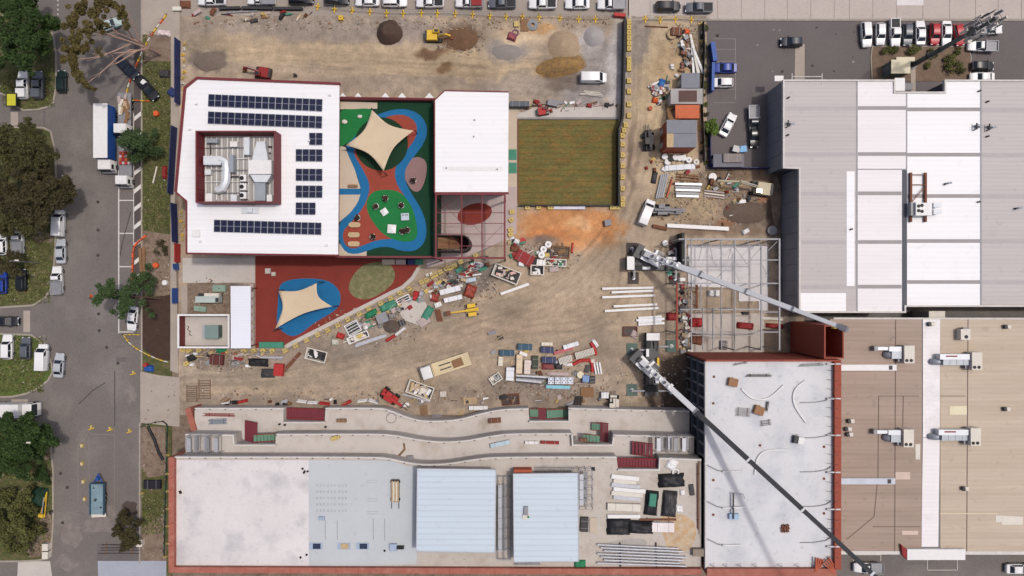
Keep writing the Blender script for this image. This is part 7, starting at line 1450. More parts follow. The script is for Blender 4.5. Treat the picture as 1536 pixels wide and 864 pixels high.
t, w, d = shed(1070, 231, 1116, 250.5, 2.4, M('shed_slate', (118, 116, 124), .7), navym, 'slate-roofed shed in the car park corner', 0.0); 
pack(1099, 237, 28, 13, .3, 0, M('striped_load', (150, 140, 136), .8, rib=(0, .5, .25)), 'striped pallet load on the slate-roofed shed', 'pallet', 'pallet_load', z=2.46); 
for x, m, lb, rot in ((1102, M('pale_skip', (206, 206, 206), .7), 'pale grey bin behind the slate-roofed shed', -15), (1112, M('sky_blue', (134, 190, 232), .6), 'sky blue bin behind the slate-roofed shed', 8)): gthing('waste_bin', lb, 'bin', x, 225, MB().box((0, 0, .5), (1.1, 1.0, 1.0), 0, 0, 1.1).box((0, 0, 1.05), (1.3, 1.15, .08)), m, 0, rot=rot)
hoard(1065, 68, 1069, 96, bluem, 'bright blue hoarding behind the parked blue car', 1.8, .8); hoard(1066, 98, 1065, 140, bluem, 'lower run of bright blue hoarding beside the white hatchback', 1.8, .5); hoard(1062, 200, 1063, 250, navym, 'navy hoarding west of the slate-roofed shed', 1.6); hoard(1064, 253, 1150, 254, navym, 'navy hoarding along the south edge of the car park', 1.6)
LF = [(1052 + 1.5 * math.sin(k), 36 + k * 26) for k in range(9)]
for a, c in zip(LF, LF[1:]): fence_panel(*a, *c, 'dark cloth fence panel along the east side of the lane', 'lane fence panels', True, .03, M('shade_cloth', (44, 46, 42), .9), yblock)
drum(1077, 53, .25, .3, darksteel, 'small dark post base on the car park near the pale spill', 'base', 'post_base', 0.0)
# ---------------- debris yard beside the diagonal fence
cs = struct('yard_slab', MB().prism(pl([(601, 452), (612, 447), (633, 448), (640, 456), (641, 470), (628, 488), (606, 480), (600, 470)]), -.02, .12), concrete)
def frame_tray(x, y, L, W_, rot, label, n=4, m=whitem, z=None):
    zz = gz(x, y) if z is None else z; t = T('steel_stillage', label, 'stillage', P(x, y, zz), R(-rot)); L *= k0; W_ *= k0
    B('frame', MB().strip([(-L / 2, -W_ / 2), (L / 2, -W_ / 2), (L / 2, W_ / 2), (-L / 2, W_ / 2)], .16, .0, .45, closed=True), m, t, world=False)
    for k in range(n): B('bar', MB().box((0, -W_ / 2 + W_ * (k + .5) / n, .3), (L - .2, .12, .12)), m, t, world=False)
    B('base', MB().box((0, 0, .05), (L - .1, W_ - .1, .06)), darksteel, t, world=False); return t
frame_tray(530, 492, 20, 17, -28, 'white barred stillage beside the diagonal fence'); frame_tray(605.5, 449, 20, 7.5, -25, 'narrow white stillage near the red tarp', 1); skip(537, 506, 32, 9, -22, 'white tray of mixed timber beneath the barred stillage', 5, .7, whitem, (timber, redd, pink_floor, yblock, grey_steel, offwhite), n=22)
tarp(556, 471, 20, 9, .6, -28, greenm, 'bright green tarp along the diagonal fence', 'tarp', seed=20); tarp(581, 459, 26, 12, .6, -25, tealm, 'dull teal tarp along the diagonal fence', 'tarp', seed=21); pack(573, 477, 17, 15, 1.2, -22, grey_steel, 'grey square bin between the tarps', 'bin', 'metal_bin'); ring(548, 482, .8, darksteel, 'thin dark hoop beside the barred stillage', rr_=.06)
tarp(510, 504, 12, 9, .7, 20, redm, 'red bag beside the barred stillage', 'bag', 'bulk_bag', seed=22); ibeam(533, 519, 580, 503, 'pale steel length along the yard edge', steel, .5, .35, 'pale steel lengths at the yard edge'); ibeam(535, 516, 575, 503, 'pale steel length along the yard edge', steel, .3, .3, 'pale steel lengths at the yard edge')
barrier(580, 511, 593, 503, redm, 'red water barrier joined to a white one beside the dark pit', None); barrier(594, 502, 608, 491, whitem, 'white water barrier joined to the red one beside the dark pit', None)
heap(587, 490, 14, 10, .4, M('pit_soil', (96, 84, 76), .95, var=.2, sc=1, fine=.2), 'dark round soil spread inside the yard clutter', 31, 0, .2); pack(603, 484, 9, 9, .5, -20, darksteel, 'dark pallet beside the pale yard slab', 'pallet', 'pallet'); tarp(588, 474, 12, 8, .8, 0, M('mixed_scrap', (176, 172, 170), .7, rgb2=(110, 104, 100), mixat=(.45, .55), sc=3), 'grey scrap heap above the dark soil spread', 'scrap', 'scrap_pile', seed=24); tarp(597, 464, 10, 8, .8, 30, M('mixed_scrap', (176, 172, 170)), 'grey scrap heap at the corner of the yard slab', 'scrap', 'scrap_pile', seed=25)
tarp(623, 444, 8, 15, .8, 10, redm, 'red tarp at the top of the yard slab', 'tarp', seed=26); tarp(641, 470, 12, 22, .6, 30, tealm, 'teal cloth at the east rim of the yard slab', 'tarp', seed=27); pack(636, 482, 18, 12, .3, -35, pink_floor, 'pinkish boards below the teal cloth', 'boards', 'board_pack'); tarp(502, 513, 11, 10, .9, 0, M('dome_cream', (206, 204, 188), .7), 'pale dome-shaped bag near the small skip', 'bag', 'bulk_bag', seed=28)
for k in range(16): pack(r.uniform(640, 700), r.uniform(408, 432), r.uniform(4, 9), r.uniform(3, 5), r.uniform(.25, .7), r.uniform(-40, 40), r.choice([grey_steel, offwhite, darksteel, timber, steel, whitem, grey_wall]), 'small crate in the clutter north of the long white packs', 'crate', 'small_crate', 'clutter north of the white packs', nstrap=1)
pack(675, 435.5, 32, 8, .8, -14, M('white_wrap', (234, 234, 238), .4), 'upper of two long white wrapped packs', 'pack'); pack(679.5, 448, 28, 7, .8, -13, M('white_wrap', (234, 234, 238)), 'lower of two long white wrapped packs', 'pack'); pack(657, 457, 10, 7, .6, -20, whitem, 'small white box below the long packs', 'box', 'box')
tarp(705, 437, 17, 20, 1.2, 20, M('red_machine', (178, 72, 54), .6, rgb2=(110, 60, 50), mixat=(.45, .6), sc=2), 'rust-red compressor beside the white packs', 'compressor', 'compressor', seed=33); tarp(652, 446, 12, 14, .7, 10, M('red_machine', (178, 72, 54)), 'reddish scrap left of the white packs', 'scrap', 'scrap_pile', seed=34)
for k in range(3): ibeam(654 + k * 2.5, 464, 658 + k * 2.5, 482, 'rusty short column beside the yellow boom lift', rust, .3, .3, 'rusty short columns')
ibeam(690, 416, 722, 411, 'pale pole along the yard clutter', whitem, .25, .25); pack(706, 420, 16, 6, .5, -10, M('pale_blue_wrap', (190, 206, 218), .5), 'pale blue wrapped pack above the red compressor', 'pack'); frame_tray(716, 399, 10, 9, 10, 'small lilac-filled stillage near the large skip', 1, M('lilac', (180, 176, 196), .6))
skip(759.5, 411, 40, 18, 22, 'large open skip filled with pink and white waste', 7, 1.2, offwhite, (pink_floor, offwhite, black, yblock, M('pink_waste', (226, 180, 172), .8)), n=30); skip(806, 405, 19, 14, 1, 'small square skip with black lining', 8, 1.0, offwhite, (black, whitem, darksteel), n=10)
ibeam(751, 441, 793, 426, 'lone white beam lying on the haul road', whitem, .5, .4)
pack(787, 387, 28, 17, .8, 28, redd, 'dark red container of mixed material beside the white sacks', 'container', 'red_container'); 
for x, y, lb in ((778, 386, 'white sack on the dark red container'), (781.5, 396, 'white sack below the dark red container'), (775, 362, 'white cube sack near the pergola corner')): tarp(x, y, 10, 8, .9, 15, whitem, lb, 'sack', 'bulk_bag', seed=int(x))
drum(784, 362, .65, .4, redm, 'round red lid near the pergola corner', 'lid', 'tank_lid')
for x, y in ((822, 367), (815, 374.5), (812, 383)): drum(x, y, .62, .9, whitem, 'white drum in the row of three beside the black lids', 'drum', 'drum', None, 'white drums', grey_steel)
pack(811, 394, 12, 9, .8, 5, whitem, 'white box below the white drums', 'box', 'box'); tarp(826, 380, 12, 12, .5, 0, darksteel, 'dark cloth right of the white drums', 'cloth', seed=41); frame_tray(841, 378, 26, 17, 5, 'timber crate frame beside the red post', 5, timber_dk); gthing('traffic_post', 'red upright post lying beside the timber crate frame', 'post', 858.5, 372, MB().box((0, 0, .2), (.4, 2.0, .35), 0, 0, .8), redm, rot=-6)
skip(833, 394, 32, 10, 3, 'low tray with green and white boards', 9, .5, offwhite, (greenm, whitem, offwhite, timber), n=16); pack(831, 404, 14, 7, .4, -5, pink_floor, 'pink boards below the green and white tray', 'boards', 'board_pack'); pack(912, 334, 10, 9, .9, -10, grey_wall, 'small dark grey crate on the orange sand', 'crate', 'crate'); tarp(772, 373, 14, 10, .6, 10, rust, 'rusty scrap at the pergola corner', 'scrap', 'scrap_pile', seed=43)
def clutter(n, pts, wid, seed, where):
    rr = random.Random(seed); mm = [grey_steel, offwhite, darksteel, timber, steel, timber_dk, grey_wall, whitem, rust, redd, tealm, yblock, pink_floor, black]; g = 'loose pieces ' + where
    nm = ['grey steel', 'off-white', 'dark steel', 'pale timber', 'silver', 'brown timber', 'slate grey', 'white', 'rusty', 'dark red', 'teal', 'yellow', 'dusty pink', 'black']
    for k in range(n):
        i = rr.randrange(len(pts) - 1); u = rr.random(); x = pts[i][0] + (pts[i + 1][0] - pts[i][0]) * u + rr.uniform(-wid, wid) * .5; y = pts[i][1] + (pts[i + 1][1] - pts[i][1]) * u + rr.uniform(-wid, wid); q = rr.randrange(len(mm)); rot = rr.gauss(-24, 22)
        if k % 3 == 0: L = rr.uniform(6, 16); dx, dy = math.cos(R(rot)) * L / 2, math.sin(R(rot)) * L / 2; h_ = gz(x, y) + rr.uniform(.1, .4); one('loose_pole', MB().tube([P(x - dx, y - dy, h_), P(x + dx, y + dy, h_ + .1)], rr.uniform(.04, .1), 6), mm[q], nm[q] + ' pole lying ' + where, 'pole', g)
        elif k % 3 == 1: b = MB(); L = rr.uniform(.5, 1.6); W_ = rr.uniform(.3, .9); [b.box((rr.uniform(-.2, .2), 0, .06 + .1 * j), (L * rr.uniform(.8, 1), W_ * rr.uniform(.7, 1), .08), rr.uniform(-.25, .25)) for j in range(rr.randint(2, 6))]; gthing('board_offcuts', nm[q] + ' offcut stack lying ' + where, 'offcuts', x, y, b, mm[q], None, g, None, -rot)
        else: tarp(x, y, rr.uniform(4, 9), rr.uniform(3, 7), rr.uniform(.3, .8), rot, mm[q], nm[q] + ' crumpled bundle lying ' + where, 'bundle', 'loose_bundle', None, k, g)
clutter(90, [(505, 508), (560, 485), (600, 462), (640, 436), (690, 412), (728, 395)], 11, 1, 'along the diagonal fence'); clutter(46, [(765, 370), (800, 385), (850, 390)], 13, 2, 'below the orange sand'); clutter(30, [(300, 535), (400, 540)], 9, 3, 'below the walled enclosure')
clutter(40, [(745, 520), (800, 550), (890, 560)], 26, 4, 'among the wrapped packs'); clutter(46, [(965, 255), (1060, 270), (1130, 300), (1090, 335)], 16, 5, 'in the yard east of the lane'); clutter(30, [(1000, 130), (990, 145)], 14, 6, 'near the lane sheds'); clutter(36, [(320, 602), (560, 603), (740, 600), (900, 600)], 5, 7, 'along the terrace foot'); clutter(40, [(1022, 50), (1036, 105)], 9, 8, 'behind the site sheds'); clutter(40, [(1020, 430), (1030, 520)], 12, 9, 'beside the red frame beam'); clutter(24, [(1000, 360), (1010, 420)], 14, 10, 'behind the upper crane'); clutter(26, [(280, 26), (470, 24)], 7, 11, 'along the north lot edge'); clutter(22, [(780, 157), (920, 158)], 5, 12, 'above the turf')
# ---------------- centre storage
for x, y, L, W_, h, rot, m, lb in ((760.5, 529.5, 22, 8.5, .9, 2, 'navyteal', 'dark teal wrapped pack, first of the wrapped packs beside the beige boards'), (787.5, 520.5, 22, 9, .9, 2, 'navyteal', 'dark teal wrapped pack above the beige boards'), (821, 525, 19, 9, .9, 2, 'navyp', 'navy wrapped pack with white cap above it'), (823.5, 540, 21, 9, .9, 1, 'navyp', 'navy wrapped pack beside the dark green pack'), (779, 546, 9, 29, .8, 2, 'beigep', 'long beige board pack'), (791, 550.5, 9.5, 21, .7, 2, 'pinkp', 'pinkish board pack beside the long beige one'), (803, 544, 9, 20, .9, 2, 'greenp', 'dark green pack beside the pinkish boards'), (751, 542, 7, 14, .6, 3, 'creamp', 'small cream pack below the first teal pack'), (765, 561, 12, 20, .6, 3, 'whitep', 'white sheeted pack below the beige boards'), (856.5, 518, 24, 6.5, .7, -17, 'whitep', 'white pack above the red steel rack'), (845, 526, 30, 5, .5, -17, 'pinkr', 'red and pink thin pack below the white one'), (907.5, 593, 11, 9, 1.0, 0, 'whitep', 'white cube crate near the crane mat'), (820.5, 516, 17, 5, .4, 0, 'creamp', 'cream cap sheet above the navy pack'), (879, 568, 10, 10, 1.0, 5, 'bluewhite', 'blue and white bulk bag beside the cream bag'), (889, 570, 8, 11, 1.0, 0, 'blackp', 'black crate beside the blue and white bag')):
    col_ = {'navyteal': (34, 78, 104), 'navyp': (30, 44, 92), 'beigep': (222, 202, 170), 'pinkp': (226, 208, 196), 'greenp': (44, 56, 38), 'creamp': (226, 218, 198), 'whitep': (230, 232, 236), 'pinkr': (190, 90, 96), 'bluewhite': (120, 156, 204), 'blackp': (40, 40, 42)}[m]; pack(x, y, L, W_, h, rot, M(m, col_, .45, var=.15, sc=1.2), lb, z=None)
for k in range(2): 
    t = T('panel_rack', ('longer part' if k else 'shorter part') + ' of the white slatted rack on red supports', 'rack', P((849, 877)[k], (538.5, 529.5)[k], .1), R(16))
    for q_ in range((9, 13)[k]): B('slat', MB().box(((-1.3, -1.75)[k] + q_ * .28, 0, .55), (.2, 1.25, .5)), offwhite, t, world=False)
    B('support', MB().box((0, -.55, .15), ((2.9, 3.9)[k], .14, .25)).box((0, .55, .15), ((2.9, 3.9)[k], .14, .25)), redm, t, world=False)
def redpipe(pts, lb, m=redm): one('steel_pipe', MB().tube([P(*q_, .25) for q_ in pts], .32, 8), m, lb, 'pipe', None, 60)
redpipe([(859, 547), (870, 541), (884, 540), (888, 545), (888.5, 558)], 'red L-shaped duct beside the slatted rack'); redpipe([(886, 514), (892, 524), (894, 533)], 'short red duct at the end of the slatted rack'); tarp(893, 515, 14, 6, .6, 55, whitem, 'white bag at the end of the slatted rack', 'bag', 'bulk_bag', seed=51); tarp(852, 547, 17, 5, .5, 0, whitem, 'white sheet bundle below the slatted rack', 'bundle', seed=52)
for k in range(3): ibeam(891 + k * 4, 543, 894 + k * 4, 561, 'short white post in the group beside the red duct', whitem, .3, .3, 'short white posts')
drum(870, 561.5, .65, .8, cream, 'cream round bag beside the blue and white bag', 'bag', 'bulk_bag')
for k in range(5): ibeam(774, 563 + k * 2.2, 824 - k * 4, 566 + k * 2.4, 'grey steel section in the long stack left of the spotted packs', [steel, darksteel, grey_steel][k % 3], .3, .3, 'long grey steel stack')
spot = M('spot_wrap', (226, 230, 238), .5)
for k, x in enumerate((826.5, 836.5, 846, 855.5)):
    t = pack(x, 571, 8.8, 10, .9, 0, spot, 'white pack with navy dot pattern in the row of four', 'pack', 'spotted_pack', 'spotted white packs', strap=navym, nstrap=1)
    for q_ in range(5): B('dot', MB().cyl((((0, -.3, .3, -.3, .3)[q_]), ((0, .35, .35, -.35, -.35)[q_]), 1.0), .12, .015, 8), navym, t, world=False)
pack(837, 580.5, 37, 5, .35, 2, M('cyan_sheet', (136, 202, 220), .6), 'pale cyan sheet stack below the spotted packs', 'sheets', 'sheet_stack'); skip(743.5, 568, 17, 11, -35, 'small open crate with grey scraps', 10, .7, offwhite, (grey_steel, offwhite, grey_wall), n=8); tarp(822, 550, 20, 10, .7, 0, M('red_scrap', (168, 60, 60), .7, rgb2=(90, 80, 80), mixat=(.45, .55), sc=2.5), 'dark red scrap beside the navy packs', 'scrap', 'scrap_pile', seed=54); tarp(838, 550, 12, 9, .7, 0, darksteel, 'dark scrap beside the dark red scrap', 'scrap', 'scrap_pile', seed=55); tarp(838, 561, 30, 6, .3, 2, pink_floor, 'pinkish boards above the spotted packs', 'boards', seed=56)
frame_tray(766, 599, 25, 15, -5, 'rusty open frame near the terrace', 3, rust); pack(880.5, 588.5, 20, 15, .12, 0, timber_dk, 'brown mat sheet near the terrace', 'sheet', 'plywood_sheet', strap=None)
for k in range(3): ibeam(861 + k * 4.5, 610, 865 + k * 4, 594, 'black steel length leaning near the terrace', black, .3, .3, 'black steel lengths')
pack(717.5, 612, 29, 6, .6, 0, whitem, 'white wrapped length beside the curved parapet', 'pack', 'wrapped_length'); skip(630, 585, 38, 19, 20, 'open skip heaped with mixed pale rubbish', 12, 1.2, offwhite, (pink_floor, offwhite, yblock, timber, whitem, pink_floor), n=46); ibeam(604, 591, 645, 602, 'pale rail leaning along the rubbish skip', steel, .25, .25)
for x, y, L, W_, m, lb in ((636, 615, 11, 14, timber_dk, 'brown pallet between the skip and the parapet'), (655, 625, 14, 9, grey_wall, 'dark grey pallet against the curved parapet'), (692, 620, 9, 9, timber, 'small timber pallet near the curved parapet'), (705, 601, 20, 10, timber, 'flat slatted timber pallet on the yard'), (665, 591, 9, 8, offwhite, 'pale pallet with white bag beside the skip')):
    t = T('pallet', lb, 'pallet', P(x, y, gz(x, min(y, 615))), R(5))
    for q_ in range(5): B('slat', MB().box((0, (-.4 + q_ * .2) * W_ * k0, .16), (L * k0, W_ * k0 * .14, .05)), m, t, world=False)
    for q_ in (-1, 0, 1): B('runner', MB().box((q_ * L * k0 * .42, 0, .07), (.12, W_ * k0, .13)), m, t, world=False)
# barriers along the terrace
for x0_, y0_, x1_, y1_, m, lb in ((447, 601, 461, 603, whitem, 'white water barrier, first of the joined row near the maroon stair'), (463, 603.5, 478, 604, whitem, 'white water barrier joined to the red one near the maroon stair'), (480, 604, 495, 606, redm, 'red water barrier at the end of the joined row near the maroon stair'), (514, 607, 527, 601, redm, 'angled red water barrier alone by the terrace'), (537, 602, 552, 600, whitem, 'white water barrier, left of the white pair'), (554, 600, 568, 604, whitem, 'white water barrier, right of the white pair'), (335, 604, 346, 603, whitem, 'white water barrier near the entrance mats'), (359, 603, 372, 600, redm, 'red water barrier near the entrance mats')): barrier(x0_, y0_, x1_, y1_, m, lb)
tarp(352, 604, 10, 6, .5, 0, black, 'black bag between the entrance barriers', 'bag', 'bulk_bag', seed=61); skip(474, 533, 30, 16, 14, 'small skip with black and white rubbish near the courtyard corner', 14, 1.0, offwhite, (black, whitem, black), n=12)
t = pack(417.5, 555, 14, 18, .9, 5, redm, 'bright red crate with grooved lid', 'crate', 'red_crate', strap=redd); tarp(402, 560, 22, 14, .3, 0, darksteel, 'dark cloth beside the bright red crate', 'cloth', seed=62); pack(436, 545, 42, 5, .3, -48, rust, 'long rusty plank pile rising to the diagonal fence', 'planks', 'plank_pile')
tarp(386, 544, 30, 12, .9, 3, black, 'long black tarp pile along the courtyard fence', 'covered pile', seed=63); tarp(286, 537, 13, 10, .8, -20, black, 'black sack near the enclosure corner', 'sack', 'bulk_bag', seed=64); pack(324.5, 540, 20, 15, .8, 4, M('brown_stack', (98, 52, 46), .8, rib=(1, .3, .2)), 'dark reddish-brown board stack below the enclosure', 'stack', 'board_stack'); tarp(331, 526, 16, 7, .6, 0, greenm, 'green cloth beside the enclosure wall', 'cloth', seed=65); tarp(351, 546, 12, 10, .7, 0, M('mixed_scrap', (176, 172, 170)), 'grey rubbish heap below the enclosure', 'rubbish', 'scrap_pile', seed=66); tarp(371, 549, 8, 5, .5, 0, whitem, 'white bag at the end of the black tarp pile', 'bag', 'bulk_bag', seed=67); tarp(352, 536, 11, 9, .4, 0, pink_floor, 'beige cloth heap below the narrow canopy', 'cloth', seed=68)
for x, y, lb in ((281, 534, 'white bag beside the black sack'), (287, 547, 'white bag below the black sack'), (292, 531, 'small white bag above the black sack')): tarp(x, y, 7, 5, .5, 0, whitem, lb, 'bag', 'bulk_bag', seed=int(y))
ibeam(392, 536, 425, 536, 'pale rail lying below the diagonal fence', steel, .3, .25, 'pale rails below the fence'); ibeam(380, 533, 424, 539, 'pale rail lying below the diagonal fence', grey_steel, .25, .2, 'pale rails below the fence')
for x0_, y0_, w_, h_, lb in ((280, 578, 16, 25, 'rusty shaker grate, left one at the site entrance'), (298, 569, 18, 30, 'rusty shaker grate, right one at the site entrance')):
    t = T('shaker_grate', lb, 'grate', P(x0_ + w_ / 2, y0_ + h_ / 2, .06))
    for q_ in range(8): B('bar', MB().box((0, (-.44 + q_ * .125) * h_ * k0, .08), (w_ * k0, .16, .1)), M('grate_brown', (118, 98, 84), .9), t, world=False)
    B('rail', MB().box((-w_ * k0 * .47, 0, .05), (.12, h_ * k0, .1)).box((w_ * k0 * .47, 0, .05), (.12, h_ * k0, .1)), rust, t, world=False)
# white beams west of the steel frame
for x0_, y0_, x1_, y1_ in ((903, 433, 980, 431.5), (917, 438.5, 980, 436), (903, 446, 982, 443), (920, 459.5, 985, 456.5), (907, 466.5, 987, 462)): ibeam(x0_, y0_, x1_, y1_, 'long white steel beam in the spaced row below the upper crane', whitem, .42, .4, 'spaced white beams')
for k, y in enumerate((476, 479.5, 482.5, 486)): ibeam(957 - (k == 1) * 3, y + .8, 992 + (k % 2) * 4, y - 1.5, 'white steel beam in the tight stack above the lower crane', [whitem, steel][k % 2], .4, .4, 'tight white beam stack')
frame_tray(945, 497, 20, 14, 0, 'rusty open crate beside the lower crane cab', 2, rust); tarp(952, 502, 12, 12, .5, 30, pink_floor, 'beige cloth beside the lower crane cab', 'cloth', seed=71)
for x, y, L, W_, h, rot, m, lb, zz in ((1045, 484, 20, 14, 1.2, 0, redm, 'bright red machine on the slab edge', .24), (1119, 489, 26, 10, 1.0, 6, redd, 'red lettered container on the lower slab', .24), (1009, 475, 18, 12, .9, 0, redd, 'dull red scrap beside the red frame beam', None), (1046, 509, 18, 16, .6, 10, rust, 'rusty pallet of fittings on the lower slab', .24), (1067, 440, 9, 10, 1.0, 0, whitem, 'left of two white bags on the brown ground', None), (1076, 440, 8, 11, 1.0, 0, whitem, 'right of two white bags on the brown ground', None), (1086, 518, 12, 14, .8, 0, M('mixed_scrap', (176, 172, 170)), 'grey tool heap by the red wall', .24), (1118, 470, 12, 5, .6, 0, darksteel, 'dark tool box at the slab edge', None), (1163, 489, 26, 7, .8, 4, redd, 'dark red machine beside the stair tower', None), (1158, 478, 36, 6, .8, 2, offwhite, 'pale long pile beside the stair tower', None), (1006, 392, 30, 10, 1.0, 8, M('mixed_scrap', (176, 172, 170)), 'grey parts heap behind the upper crane', None)): tarp(x, y, L, W_, h, rot, m, lb, 'machine' if 'machine' in lb else 'container' if 'container' in lb else 'pile', 'red_machine' if 'machine' in lb else 'goods_pile', zz, seed=int(x) % 50)
for k in range(26): pack(r.uniform(1019, 1036), r.uniform(428, 522), r.uniform(3, 8), r.uniform(3, 6), r.uniform(.3, .8), r.uniform(0, 90), r.choice([darksteel, grey_steel, whitem, redd, timber, grey_wall, offwhite]), 'small crate in the clutter beside the red frame beam', 'crate', 'small_crate', 'clutter beside the red frame beam', nstrap=1)
# ---------------- goods on the roof deck
zd = ZC + .006
for k in range(6): 
    y = 714 + k * 6.2; ibeam(917 + (k % 2) * 3, y, 968 - (k % 3) * 4 - (10 if k < 2 else 0), y + 4, 'white roofing length in the fanned stack on the roof deck', [whitem, offwhite, steel][k % 3], .7, .25, 'fanned white roofing lengths', 'roofing_length', zd, 'roofing sheets')
pack(936, 761, 46, 10, .5, 2, offwhite, 'pale board stack below the fanned roofing lengths', 'boards', 'board_stack', z=zd); ibeam(911, 774, 960, 774, 'white length lying above the black tarp piles', whitem, .6, .3, None, 'roofing_length', zd); ibeam(960, 779, 1014, 779, 'rusty brown length lying above the white pallet', rust, .3, .2, None, 'steel_length', zd)
for x, y, L, W_, h, rot, m, lb in ((928, 791, 32, 24, 1.1, 0, black, 'black tarp pile, left of the joined pair on the deck'), (961, 792, 36, 18, 1.0, 2, black, 'black tarp pile, right of the joined pair on the deck'), (1008, 722, 36, 19, 1.2, -3, black, 'black tarp pile below the deck stair'), (1005, 757, 20, 36, 1.1, 5, darksteel, 'dark grey tarp pile beside the white bag'), (978, 756, 18, 34, 1.1, 6, black, 'black tarp pile with a green top')): tarp(x, y, L, W_, h, rot, m, lb, 'covered pile', 'tarp_pile', zd, int(x) % 37)
p = P(979, 750, ZC + 1.2); one('green_crate', MB().box((p.x, p.y, ZC + 1.25), (1.2, 2.2, .3), R(-6), 0, .95).box((p.x, p.y, ZC + 1.42), (1.0, 2.0, .04), R(-6)), tealm, 'green crate lying on top of the black tarp pile', 'crate')
pack(994.5, 791, 31, 13, .6, 1, pink_floor if False else M('pale_pink_wrap', (238, 228, 226), .5), 'pale pink wrapped pallet beside the black tarp pair', 'pallet', 'wrapped_pallet', z=zd); tarp(1019, 763, 11, 11, .6, 0, whitem, 'white bag beside the dark grey tarp pile', 'bag', 'bulk_bag', zd, 81); tarp(1008, 697, 14, 16, .5, 30, whitem, 'crumpled white plastic beside the deck stair', 'plastic', 'plastic_sheet', zd, 82); ring(1013, 708, .5, whitem, 'white cable coil beside the crumpled plastic', z=zd, rr_=.18); tarp(1024, 739, 7, 8, .4, 0, whitem, 'small white bag near the roof edge', 'bag', 'bulk_bag', zd, 83); pack(1038, 735, 6, 15, .3, -8, darksteel, 'dark plate near the roof edge', 'plate', 'steel_plate', z=zd, strap=None); pack(877, 787, 10.5, 20, .5, 2, darksteel, 'dark brown crate beside the second canopy', 'crate', 'crate', z=zd); pack(890, 788, 10, 21, .08, 2, beige_floor, 'beige board lying beside the dark brown crate', 'board', 'board', z=zd, strap=None)
for k in range(7): one('steel_tube', MB().tube([P(896 + (k % 3) * 5, 817 + k * 4.6, ZC + .45), P(1030 - (k % 3) * 5 - (12 if k == 0 else 0), 823 + k * 4.4, ZC + .45)], .16, 8), steel, 'long galvanised tube in the rack along the south parapet', 'tube', 'long tubes along the south parapet')
for x in (930, 984): one('trestle', MB().beam(P(x, 814, ZC + .15), P(x + 1, 850, ZC + .15), .2, .28), darksteel, 'dark bearer under the long galvanised tubes', 'bearer', 'bearers under the long tubes')
tarp(870, 846, 16, 10, .5, 0, greenm, 'green net heap at the south parapet', 'net', 'net_heap', zd, 84); tarp(790, 845, 36, 5, .3, 0, grey_wall, 'grey wrapped length below the second canopy', 'pack', 'wrapped_length', zd, 85); tarp(890, 704, 5, 5, .5, 0, black, 'small black bag beside the deck notch', 'bag', 'bulk_bag', zd, 86); bars('bar_bundle', 'reinforcing bars along the joint between deck and membrane roof', 'bars', 1047, 745, 13, .5, 4, rust, ZC, 90)
pack(1049, 829, 18, 10, .8, 0, M('brown_box', (150, 134, 120), .8), 'brown box straddling the joint by the south parapet', 'box', 'box', z=zd)
# terrace goods
bars('rebar_bundle', 'maroon steel bars lying at the west end of the lower terrace', 'bars', 329, 622, 6.0, .6, 5, redd, ZA, -1); bars('pipe_bundle', 'blue and grey pipes lying on the lower terrace', 'pipes', 327, 632, 3.6, 1.0, 7, M('dull_pipe', (120, 140, 160), .6), ZA, 2)
for x, y, z_, L, W_, rot, m, lb in ((512, 631, ZA, 14, 5, 0, timber_dk, 'timber trolley on the lower terrace'), (742, 631, ZA, 18, 7, -5, rust, 'brown timber trolley on the curved lower terrace'), (797, 664, ZB, 18, 4, 0, whitem, 'white sheet bundle on the upper terrace'), (825, 664, ZB, 26, 4, 2, redd, 'dark red pack on the upper terrace'), (503, 657, ZB, 12, 6, -20, yblock, 'yellow tool heap on the upper terrace'), (750, 666, ZB, 28, 6, -12, M('pale_cyan', (190, 210, 222), .6), 'pale blue sheeting on the upper terrace curve'), (615, 687, ZB, 9, 6, 0, grey_wall, 'grey box at the curve of the upper terrace'), (875, 660, ZB, 12, 5, 0, rust, 'rusty offcuts in the upper notch')): pack(x, y, L, W_, .5, rot, m, lb, name='terrace_pack', z=z_, nstrap=2)
one('timber_plank', MB().tube([P(606, 665, ZB + .1), P(607, 674, ZB + .1), P(598, 684, ZB + .1)], .18, 6), timber_dk, 'bent brown plank on the upper terrace curve', 'plank'); ring(587, 627, .9, grey_steel, 'pale oval hose ring on the lower terrace', z=ZA, rr_=.06)
for x, y in ((420, 636), (428, 637), (489, 640), (463, 646)): gthing('gas_bottle', 'small dark bottle standing on the lower terrace', 'bottle', x, y, MB().cyl((0, 0, 0), .18, .5, 8).cyl((0, 0, .5), .1, .15, 8), black, ZA, 'dark bottles on the lower terrace')
